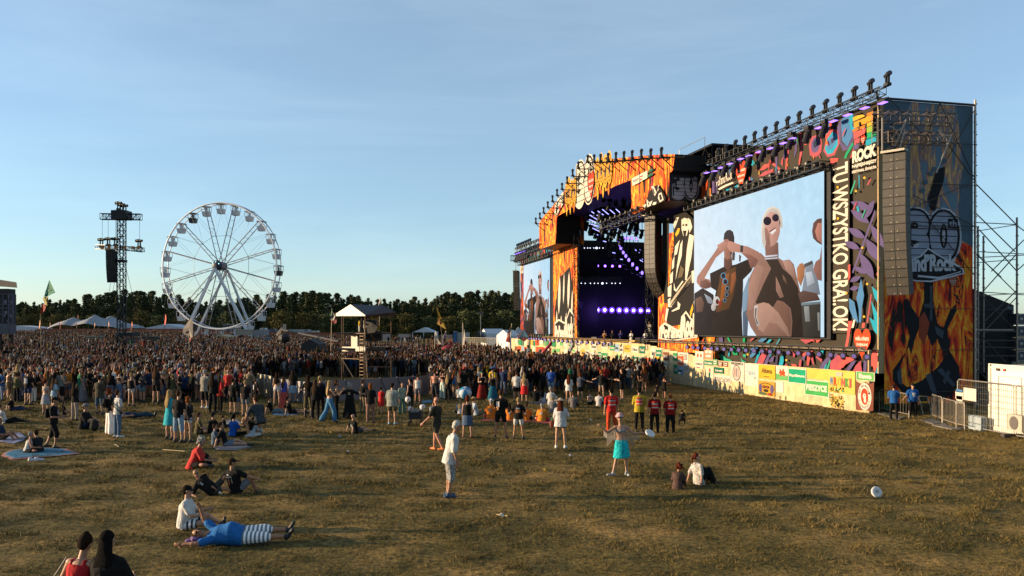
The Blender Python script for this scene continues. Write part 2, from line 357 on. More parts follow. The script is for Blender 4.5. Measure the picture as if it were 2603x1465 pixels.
for pts,c in (([(1265,980),(1300,835),(1322,960),(1305,1060),(1300,1160),(1285,1160),(1282,1060)],BL),([(1210,980),(1250,1010),(1280,1165),(1240,1130),(1212,1060)],BL),
    ([(1380,895),(1420,930),(1440,1040),(1400,980)],CY),([(1375,1000),(1420,1090),(1438,1120),(1437,1270),(1395,1220),(1360,1120),(1400,1150)],CY),
    ([(1340,1165),(1372,950),(1380,955),(1352,1160)],RS),([(1195,1270),(1205,1150),(1235,1150),(1225,1200),(1200,1340),(1180,1350)],CO),
    ([(1228,1200),(1245,1140),(1258,1140),(1245,1200)],CR),([(1310,1165),(1330,1160),(1325,1200),(1305,1200)],CO),([(1418,850),(1432,870),(1430,915),(1420,900)],GR),
    ([(1220,210),(1255,110),(1262,120),(1228,215)],TE),([(1283,75),(1290,75),(1290,170),(1284,170)],CY),([(1345,145),(1370,100),(1378,108),(1352,152)],RS),
    ([(1240,330),(1265,270),(1272,275),(1248,335)],RS),([(1305,390),(1332,325),(1338,330),(1312,395)],TE),([(1268,310),(1282,305),(1292,345),(1275,345)],CY),
    ([(1205,740),(1222,730),(1222,830),(1206,860)],CO),([(1415,810),(1437,745),(1440,760),(1422,815)],RS)):
 a.shape(Cc(pts),c,.0015)
for x,y in ((1328,95),(1265,193),(1130,165),(1313,610),(1349,877),(1327,1118),(1196,945),(1134,395)):a.shape(Cc(circ(x,y,9)),YE)
# heart emblem with its three words
def hrt(art,cx,cy,w_,h,words,fs=.16,col=B(252,85,40)):
 art.shape(heart(cx,cy,w_,h),col)
 for i,s in enumerate(words):
  y=cy+h*(.16-.2*i);ww=w_*(.8,.66,.42)[i]
  art.text(s,((cx+ww/2,y-h*fs/2),(cx-ww/2,y-h*fs/2),(cx+ww/2,y+h*fs/2)),CR,.03)
WW=('wielka orkiestra','świątecznej','pomocy')
hx,hy=fpx(2203,873);hrt(a,hx,hy,1.25,1.55,WW,.15)
# big coloured letter blocks and ROCK lettering
def C6(pts):return px_(pts,2100,260,5.575)
for pts,c in (([(448,225),(500,195),(590,180),(620,205),(448,280)],YE),([(460,290),(640,220),(635,310),(570,325),(565,280),(530,290),(535,350),(465,375)],B(255,175,50)),
    ([(445,395),(525,365),(528,395),(447,435)],OR),([(548,355),(622,325),(618,370),(550,392)],OR),([(460,435),(635,375),(620,450),(465,530)],CO),
    ([(468,540),(550,508),(545,575),(472,600)],RS),([(455,620),(530,592),(530,660),(458,685)],PU),([(652,165),(740,135),(738,180),(652,200)],OR),
    ([(640,210),(738,180),(738,260),(645,300)],B(255,175,50)),([(655,305),(738,272),(735,325),(657,355)],YE),([(652,365),(732,335),(730,420),(652,445)],B(170,200,80)),
    ([(655,450),(725,425),(735,445),(797,432),(797,465),(660,528)],GR),([(640,545),(790,485),(790,575),(642,625)],CY)):
 a.shape(C6(pts),c)
hx,hy=fpx(2100+600/5.575,260+542/5.575);hrt(a,hx,hy,.34,.48,('wielka','orkiestra','pomocy'),.13)
def tq(ox,oy,sc,bl,br,tl):return tuple(fpx(ox+x/sc,oy+y/sc) for x,y in (bl,br,tl))
a.text('ROCK',tq(2100,260,5.575,(452,878),(800,760),(452,706)),CR,.06)
a.text('NAJPIĘKNIEJSZY',tq(2100,260,5.575,(452,955),(800,868),(452,895)),CR,.05)
a.text('FESTIWAL ŚWIATA',tq(2100,260,5.575,(452,1018),(800,938),(452,968)),CR,.05)
# small script logo and heart on the top band
a.text('Pol’and’Rock',tq(1750,180,3.816,(318,1130),(470,1050),(315,1045)),CR,.02)
a.shape(T([(330,1150),(400,1110),(480,1080),(485,1095),(410,1125),(345,1160)]),CR)
hx,hy=fpx(1750+560/3.816,180+1010/3.816);hrt(a,hx,hy,1.25,1.75,WW,.13)
a.build('right_wing_banner',M['banner'],stage)
m=MB(BLK);slab(m,.02,.10,1.9,15.0,-.2,.25,B(220,190,140));m.build('corner_post',M['matte'],stage)

# ---- left wing facade
a=Art(fo(0));a.shape([(53.6,1.6),(69.5,1.6),(69.5,14.1),(53.6,14.1)],DK)
rr=random.Random(9)
for i in range(120):
 t=rr.uniform(54,69.2);z=rr.choice([rr.uniform(12,13.4),rr.uniform(1.7,3.6)])
 a.lobe(t,z,rr.uniform(.5,1.7) if z<3 or z>12 else .5,rr.uniform(.15,.45),R(90)+rr.uniform(-.7,.7),rr.choice([BL,CY,PU,RS,TE,GR,OR,RO,CO,DP]),up=.001)
a.shape([(67.4,3.8),(69.4,3.8),(69.4,13.0),(67.4,13.0)],RD)
a.flames(67.4,69.4,3.8,12.8,70,.8,2,.15,.5,[RS,RO,OR,PU,DP,DK],seed=3)
a.text('ROCK',((69.3,11.1),(67.5,11.1),(69.3,12.2)),CR,.04)
a.build('left_wing_banner',M['banner'],stage)

# ---- band of little lamps pipe etc. come later; arch fascia (stands 2.5 m in front)
OA=2.5
def Aq(pts):return px_(pts,1360,370,5.855,OA)
top=Aq([(60,1150),(150,1030),(250,920),(450,660),(640,440),(790,235),(1200,195),(1600,155),(1990,130),(2080,130)])
rgt=Aq([(2050,370),(2000,420),(1995,820)]);blk=Aq([(1435,1035),(1430,515)])
und=Aq([(1200,600),(900,760),(640,880),(330,1060)])
lb=[fpx(1411.7,620,OA),fpx(1371,635,OA)]
outline=top+rgt+blk+und+lb
fbase(fo(OA),outline);a=Art(fo(OA),.004)
ta=lambda t:np.interp(t,[p[0] for p in sorted(top)],[p[1] for p in sorted(top)])
low=sorted(und);tr=blk[0][0]
def lo(t):
 if t<tr:return float(np.interp(t,[rgt[-1][0],blk[0][0]],[rgt[-1][1],blk[0][1]]))
 if t>und[-1][0]:return float(np.interp(t,[lb[0][0],lb[1][0]],[lb[0][1],lb[1][1]]))
 return float(np.interp(t,[blk[1][0]]+[p[0] for p in low],[blk[1][1]]+[p[1] for p in low]))
rr=random.Random(21);t0,t1=top[-1][0]+.3,top[0][0]-.3
for i in range(60):
 t=rr.uniform(t0,t1);zl,zh=lo(t)+.05,min(float(ta(t)),float(ta(t+.5)),float(ta(t-.5)))-.08
 if zh-zl<.6:continue
 h=min(rr.uniform(.9,3.2),zh-zl);z=rr.uniform(zl,zh-h)
 wd=rr.uniform(.12,.5)
 if abs(t-tr)<wd:continue
 a.lobe(t,z,h,wd,R(90)+rr.uniform(-.15,.15),rr.choice([YE,OR,RO,BK,MG]),rr.uniform(-.03,.03),point=.7,up=.0006)
def emblem30(art,cx,cz,w_,h,fill,line,edge,th=True):   # big brick-lined numerals with a black and pale outline
 for k,(c,bd,g) in enumerate(((edge,.12,1.17),(line,.09,1.10),(fill,.05,1.0))):
  art.text('30',((cx+w_*g/2,cz-h*g/2),(cx-w_*g/2,cz-h*g/2),(cx+w_*g/2,cz+h*g/2)),c,bd,.006)
 for k in range(-3,4):z=cz+k*h*.135;art.shape([(cx+w_*.49,z-.008*h),(cx-w_*.49,z-.008*h),(cx-w_*.49,z+.008*h),(cx+w_*.49,z+.008*h)],line,.002)
 if th:x=cx-w_*.40;art.shape([(x+w_*.09,cz+h*.16),(x-w_*.1,cz+h*.16),(x-w_*.1,cz+h*.36),(x+w_*.09,cz+h*.36)],line);art.text('th',((x+w_*.07,cz+h*.19),(x-w_*.08,cz+h*.19),(x+w_*.07,cz+h*.33)),fill,.02)
# letters drawn across the arch
cx,cz=fpx(1488,462,OA)
emblem30(a,cx,cz,4.6,3.9,CR,BK,CR)
def brickword(art,cx,cz,w_,h):                   # yellow puffy letter block with dangling drops
 rr=random.Random(int(cx*10));n=4
 for i in range(n):
  x=cx+w_/2-(i+.5)*w_/n;y=cz+.2*math.sin(i*2)
  art.shape(circ(x,y,w_/n*.62,h*.5,14),YE,.002);art.shape(circ(x,y,w_/n*.5,h*.4,14),BK,.001)
  art.shape(circ(x,y,w_/n*.47,h*.37,14),B(255,180,60),.001)
  art.shape(circ(x,y-h*.05,w_/n*.2,h*.16,10),DB,.001)
  for k in (-.25,0,.25):art.shape([(x+w_/n*.45,y+k*h-.03),(x-w_/n*.45,y+k*h-.03),(x-w_/n*.45,y+k*h+.03),(x+w_/n*.45,y+k*h+.03)],BK,.0006)
 for i in range(3):
  x=cx+(i-1)*.33*w_;art.lobe(x,cz-h*.82,h*.42,w_*.10,R(90),YE if i else OR)
cx,cz=fpx(1360+1030/5.855,370+370/5.855,OA);brickword(a,cx,cz,4.0,2.9)
cx,cz=fpx(1360+545/5.855,370+690/5.855,OA);brickword(a,cx,cz,3.4,2.7)
cx,cz=fpx(1360+855/5.855,370+590/5.855,OA);hrt(a,cx,cz,1.6,2.6,WW,.12,B(235,75,45))
q=Aq([(320,900),(370,780),(445,690),(440,880),(385,970),(345,1050),(310,1030)]);a.shape(q,CR)
q=Aq([(375,900),(410,850),(410,930),(380,980)]);a.shape(q,CO);q=Aq([(330,930),(355,890),(355,1010),(335,1020)]);a.shape(q,BK)
q=Aq([(345,850),(425,760),(425,775),(350,868)]);a.shape(q,BK)
for pts in ([(1470,495),(1585,435),(1585,555),(1480,603)],[(1592,432),(1705,375),(1705,485),(1597,545)]):a.shape(Aq(pts),CR)   # sponsor boards
for pts in ([(1718,375),(1795,325),(1793,375),(1718,412)],[(1712,440),(1790,400),(1790,440),(1712,480)]):a.shape(Aq(pts),B(60,120,90));
a.shape(Aq([(1495,520),(1508,510),(1508,545),(1497,550)]),BL);a.shape(Aq([(1600,460),(1640,445),(1640,460),(1600,478)]),RD);a.shape(Aq([(1600,500),(1625,490),(1625,510),(1600,522)]),CO)
for y in (525,545):a.shape(Aq([(1515,y-10),(1575,y-42),(1575,y-34),(1515,y-1)]),B(150,150,140))
def bwfig(art,mp):                                  # black and white drawn crowd of rockers peeking in at the block's foot
 art.shape(mp([(1630,960),(1660,890),(1740,700),(1800,610),(1860,590),(1930,680),(1985,780),(1970,830)]),BK)
 for p in ([(1770,620),(1800,600),(1850,700),(1820,760),(1800,700)],[(1870,590),(1885,595),(1860,690),(1880,660),(1870,610)],[(1880,720),(1920,700),(1955,810),(1900,850),(1870,790)],
    [(1650,890),(1700,870),(1680,920),(1665,930)],[(1700,800),(1740,850),(1790,820),(1760,900),(1710,920)],[(1800,850),(1850,840),(1840,880),(1790,890)]):art.shape(mp(p),CR)
 for p in ([(1785,640),(1800,640),(1825,720),(1812,720)],[(1890,740),(1915,730),(1935,800),(1900,820)],[(1720,840),(1745,870),(1735,900)]):art.shape(mp(p),BK)
bwfig(a,Aq)
a.build('arch_banner',M['banner'],stage)
# thickness of the arch: underside, top and back skins
m=MB(BLK)
ring=[ft(t,z,OA-.01) for t,z in outline];ring2=[ft(t,z,.05) for t,z in outline]
k=len(ring)
m.add(ring+ring2,[(i,(i+1) % k,k+(i+1) % k,k+i) for i in range(k)]+[tuple(range(k,2*k))])
m.build('arch_soffit',M['black'],stage)
# ---- dark 30 panel beside the arch, tower fronts and painted pillars
def pillar(name,t0,t1,z0,z1,o,base):aa=Art(fo(o));aa.shape([(t0,z0),(t1,z0),(t1,z1),(t0,z1)],base);return aa
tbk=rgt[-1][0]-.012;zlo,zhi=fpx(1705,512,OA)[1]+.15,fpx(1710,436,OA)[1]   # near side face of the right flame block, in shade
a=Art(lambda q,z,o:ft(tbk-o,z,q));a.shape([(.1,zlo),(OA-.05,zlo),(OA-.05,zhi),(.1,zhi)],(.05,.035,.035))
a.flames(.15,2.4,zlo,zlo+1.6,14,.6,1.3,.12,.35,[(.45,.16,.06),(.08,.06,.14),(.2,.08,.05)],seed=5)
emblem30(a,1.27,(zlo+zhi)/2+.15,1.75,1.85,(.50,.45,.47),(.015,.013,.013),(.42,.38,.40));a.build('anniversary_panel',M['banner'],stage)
def pillar_art(a,t0,t1,z0,z1,fig=True):
 a.flames(t0,t1,z0,z1,90,1,3.6,.2,.7,[YE,OR,RO,RO,BK,BK,RD],seed=int(t0))
PZ=lambda pts:px_(pts,1640,530,4.144,.3)
tA,tB=fpx(1776,700,.3)[0],fpx(1673,700,.3)[0]
fbase(fo(.3),[(tA,2.3),(tB,2.3),(tB,11.2),(tA,11.2)]);a=Art(fo(.3),.004)
a.shape(PZ([(185,100),(255,100),(250,500),(240,1000),(200,1000),(180,600)]),B(52,46,42),.01)
for pts,c in (                                      # drawn guitarist in black and cream
 ([(300,60),(560,120),(562,900),(545,1200),(230,1250),(240,900),(300,400)],BK),([(340,70),(380,20),(430,40),(500,100),(490,150),(380,130)],BK),
 ([(385,120),(415,100),(450,110),(465,200),(440,290),(405,290),(385,220)],CR),([(395,170),(415,165),(412,185),(396,190)],BK),([(425,165),(450,165),(448,185),(428,190)],BK),
 ([(400,235),(440,235),(430,290),(410,290)],BK),([(455,100),(480,120),(500,200),(470,260),(460,180)],CR),([(300,170),(330,100),(360,90),(340,150),(310,220)],CR),
 ([(320,270),(350,210),(370,210),(360,260),(330,300)],YE),
 ([(470,270),(520,290),(490,520),(440,760),(425,755),(430,600),(445,420)],CR),([(375,380),(400,330),(390,500),(350,640),(325,760),(340,600)],CR),
 ([(320,400),(370,330),(340,480),(310,500)],CR),([(525,300),(560,290),(560,350),(530,380)],CR),([(530,420),(560,380),(560,470),(540,500)],CR),
 ([(520,520),(560,500),(560,620),(540,640)],CR),([(290,560),(315,500),(310,620),(285,650)],CR),([(270,700),(300,660),(295,780),(265,800)],CR),
 ([(245,830),(285,800),(280,930),(245,930)],CR),([(440,760),(490,700),(500,760),(360,930),(280,1040),(250,1020),(330,900)],B(215,200,175)),
 ([(495,665),(520,650),(530,700),(550,690),(545,770),(500,790)],CR),([(245,960),(275,940),(270,1000),(290,1040),(250,1040)],CR),
 ([(310,780),(330,860),(400,760),(410,770),(335,880),(310,860)],CR),([(350,980),(380,1010),(370,1060),(290,1090),(285,1080),(350,1040)],CR),
 ([(230,1050),(255,1060),(230,1200),(215,1180)],CR),([(380,600),(420,640),(400,720),(350,740),(370,660)],B(120,105,80)),([(480,1090),(510,1000),(515,1060),(485,1160)],YE),
 ([(355,1280),(370,1220),(378,1260),(360,1290)],YE),([(520,980),(555,960),(550,1100),(515,1160),(530,1060)],CR)):
 a.shape(PZ(pts),c,.002)
for i in range(5):a.shape(PZ([(270+i*5,1030-i*6),(490+i*3,715+i*12),(492+i*3,719+i*12),(272+i*5,1034-i*6)]),BK,.0005)
a.shape(PZ([(150,1370),(160,1250),(215,1200),(290,1240),(375,1290),(390,1140),(440,1080),(490,1150),(520,1180),(560,1160),(562,1360),(300,1400)]),CR)
a.shape(PZ([(165,1365),(175,1265),(215,1225),(285,1265),(385,1310),(405,1150),(440,1105),(475,1160),(520,1205),(555,1185),(555,1350),(300,1385)]),BK)
a.text('Pol’and',tuple(fpx(1640+x/4.144,530+y/4.144,.3) for x,y in ((172,1372),(392,1368),(178,1240))),CR,.07)
a.text('Rock',tuple(fpx(1640+x/4.144,530+y/4.144,.3) for x,y in ((392,1372),(556,1350),(400,1130))),CR,.07)
a.build('right_pillar_banner',M['banner'],stage)
tA,tB=45.2,53.8
fbase(fo(.3),[(tA,2.3),(tB,2.3),(tB,12.6),(tA,12.6)]);a=Art(fo(.3),.004)
a.shape([(46.2,2.4),(52.5,2.4),(53.2,6),(51.5,9.5),(47.5,10.5),(46.2,7)],BK)
for x,z,L_,w_ in ((51.6,5.5,4.2,.9),(49.9,6.6,3.4,.5),(48.2,6,4.0,.8),(47,5,3,.5),(52.5,3.4,2.6,.5),(50.8,3.4,2,.6),(49,3.7,2,.4)):a.lobe(x,z,L_,w_,R(95),CR)
a.shape([(53.2,2.5),(46,2.5),(46,5.4),(47.6,6.1),(49.2,4.6),(51.6,5.0),(53.2,4.6)],CR);a.shape([(53.0,2.5),(46.2,2.5),(46.2,5.2),(47.6,5.8),(49.2,4.4),(51.6,4.8),(53.0,4.4)],BK)
a.text('Pol’and',((52.9,2.6),(49.3,2.6),(52.9,4.3)),CR,.07);a.text('Rock',((49.2,2.6),(46.3,2.6),(49.2,5.2)),CR,.07)
a.build('left_pillar_banner',M['banner'],stage)
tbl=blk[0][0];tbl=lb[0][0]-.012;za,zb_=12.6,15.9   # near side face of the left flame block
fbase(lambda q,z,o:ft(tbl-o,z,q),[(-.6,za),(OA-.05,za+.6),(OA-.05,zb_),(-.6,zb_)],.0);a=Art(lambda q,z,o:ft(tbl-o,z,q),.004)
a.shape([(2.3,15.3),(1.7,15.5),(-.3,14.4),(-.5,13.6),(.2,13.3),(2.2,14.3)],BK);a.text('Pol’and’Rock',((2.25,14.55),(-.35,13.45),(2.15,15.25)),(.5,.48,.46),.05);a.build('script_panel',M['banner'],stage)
# upright LED edging towers beside the opening
for t in (44.9,26.3):m=MB((.02,.02,.02));m.truss(ft(t,2.3,.5),ft(t,13.5,.5),.5,.5,14,.04,up=(D0.x,D0.y,0));m.build('opening_truss',M['metal'],stage)
# ---- side wall facing the camera (in shade): slate banner, flames, guitar, 30th emblem
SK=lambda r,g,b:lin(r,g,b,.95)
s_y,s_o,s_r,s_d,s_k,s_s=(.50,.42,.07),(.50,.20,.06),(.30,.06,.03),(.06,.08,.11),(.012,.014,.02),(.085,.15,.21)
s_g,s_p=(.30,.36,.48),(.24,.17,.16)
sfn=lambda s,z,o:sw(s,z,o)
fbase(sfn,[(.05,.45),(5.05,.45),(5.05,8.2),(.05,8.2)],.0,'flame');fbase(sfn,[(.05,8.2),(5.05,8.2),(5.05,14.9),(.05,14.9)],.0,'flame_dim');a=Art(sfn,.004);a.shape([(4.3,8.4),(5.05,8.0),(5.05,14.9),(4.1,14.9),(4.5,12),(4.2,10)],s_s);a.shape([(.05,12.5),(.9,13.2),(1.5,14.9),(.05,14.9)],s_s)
rr=random.Random(31)
for i in range(0):
 h=rr.uniform(.6,2.4);z=.5+rr.random()**1.25*13.2;h=min(h,14.8-z);x=rr.uniform(.35,4.75)
 if z>9 and abs(x-2.6)>2.0 and rr.random()<.6:continue
 cs=[s_o,s_p,s_p,s_s,s_o] if z>8 else [s_y,s_o,s_r,s_r,s_k,s_y,s_o]
 a.lobe(x,z,h,min(rr.uniform(.15,.5),h*.4),R(90)+rr.uniform(-.18,.18),rr.choice(cs),rr.uniform(-.05,.05),point=.7,up=.0008)
def S4(pts):return [spx(2150+x/2.788,180+y/2.788) for x,y in pts]
def S5(pts):return [spx(2150+x/3.02,650+y/3.02) for x,y in pts]
a.shape(S5([(440,340),(475,330),(500,390),(560,480),(590,380),(600,340),(600,200),(670,200),(670,340),(700,520),(745,560),(800,420),(845,370),(850,420),(780,560),(790,720),(870,860),(870,960),
   (760,1110),(640,1080),(440,1060),(360,960),(360,880),(460,740),(490,620),(450,480)]),s_k,.006)
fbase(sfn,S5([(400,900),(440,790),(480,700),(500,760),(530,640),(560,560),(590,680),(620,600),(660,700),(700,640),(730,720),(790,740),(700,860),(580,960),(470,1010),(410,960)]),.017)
for pts,c in (([(610,920),(650,900),(700,1060),(670,1080)],s_d),([(700,880),(730,860),(840,990),(820,1010)],s_d),
    ([(740,960),(780,880),(800,890),(760,990)],s_d),([(560,480),(600,430),(640,520),(600,700),(560,620)],s_r),([(680,540),(750,580),(740,640),(690,600)],s_d),
    ([(600,370),(670,370),(670,400),(600,400)],s_d),([(640,230),(660,230),(660,500),(640,500)],s_d),([(385,900),(420,850),(430,1000),(400,980)],s_d)):
 a.shape(S5(pts),c,.003)
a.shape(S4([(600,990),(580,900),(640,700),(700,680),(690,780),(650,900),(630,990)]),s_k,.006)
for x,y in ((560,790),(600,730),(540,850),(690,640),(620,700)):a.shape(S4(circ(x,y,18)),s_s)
cx,cz=spx(2150+600/2.788,180+1170/2.788)
cx=2.62
_fn=a.fn;a.fn=lambda t,z,o:sw(2*cx-t,z,o)
emblem30(a,cx,cz,2.95,2.35,s_g,s_k,(.5,.56,.66));a.fn=_fn
q=S5([(430,170),(430,60),(560,0),(620,-60),(680,-20),(780,40),(830,60),(890,100),(900,140),(860,150),(820,165),(640,205),(520,200)]);a.shape(q,(.5,.56,.66));q=S5([(440,165),(440,70),(570,10),(620,-45),(680,-5),(820,75),(880,110),(885,135),(860,140),(640,193),(530,190)]);a.shape(q,s_k)
a.text('Pol’and’Rock',(S5([(330,130)])[0],S5([(835,120)])[0],S5([(330,-5)])[0]),(.5,.56,.66),.05)
a.shape(S5([(540,150),(700,165),(840,130),(870,118),(870,128),(700,180),(540,165)]),(.5,.56,.66))
_fn2=a.fn;hx,hy=spx(2150+808/3.02,650+205/3.02);a.fn=lambda t,z,o:sw(2*hx-t,z,o);hrt(a,hx,hy,.45,.5,('wielka','orkiestra','pomocy'),.12,(.32,.12,.1));a.fn=_fn2
a.build('side_banner',M['banner'],stage)
# scaffold lines of the side wall: poles and braces standing 20 cm in front of the cloth
m=MB((.06,.045,.04))
for k in range(8):
 z=1+k*2
 if k<7:m.bar(sw(2.6,z,.15),sw(5.1,z,.15),.02,4)
for (x0,z0,x1,z1) in ((.1,15,2.4,13),(5,14.7,3.4,12.2),(3.4,13,5,11.2),(2,12.6,3,14.9),(3,14.9,5,11.3),(5,11.2,1,9.6),(1.2,9,5,8.8),(5,6.6,2.2,9.4),(5,9,1.5,10.4)):
 m.bar(sw(x0,z0,.18),sw(x1,z1,.18),.022,4)
m.bar(sw(5.1,.2,.1),sw(5.1,15.2,.1),.05,6,col=(.5,.42,.36));m.bar(sw(.05,14.95,.05),sw(5.1,14.95,.05),.06,5)
for k in range(30):m.bar(sw(5.06,.5+k*.5,.1),sw(5.2,.5+k*.5,.1),.04,4,col=(.5,.42,.36))
m.build('side_scaffold_poles',M['metal'],stage)
# boom truss above the near loudspeaker
m=MB((.16,.13,.11))
b0,b1=at(2228,292,36.6),at(2420,300,37.2)
for z in (0,-.9):
 m.truss(b0+Vector((0,0,z-.1)),b1+Vector((0,0,z-.1)),.7,.45,8,.03)
m.truss(at(2262,350,36.2)+Vector((0,-.3,0)),at(2262,350,36.2)+Vector((.9,1.0,0)),.4,.5,3,.03)
for p,q in (((2303,305),(2270,385)),((2300,330),(2285,385)),((2418,345),(2380,440)),((2262,322),(2300,345)),((2268,350),(2300,318)),((2380,350),(2418,345)),((2400,350),(2385,330)),((2243,300),(2243,385))):
 m.bar(at(*p,36.2),at(*q,36.2),.035,5,col=(.45,.40,.34))
m.bar(at(2236,372,36.5),at(2236,300,36.5),.13,8,col=BLK)
m.build('boom_truss',M['metal'],stage)

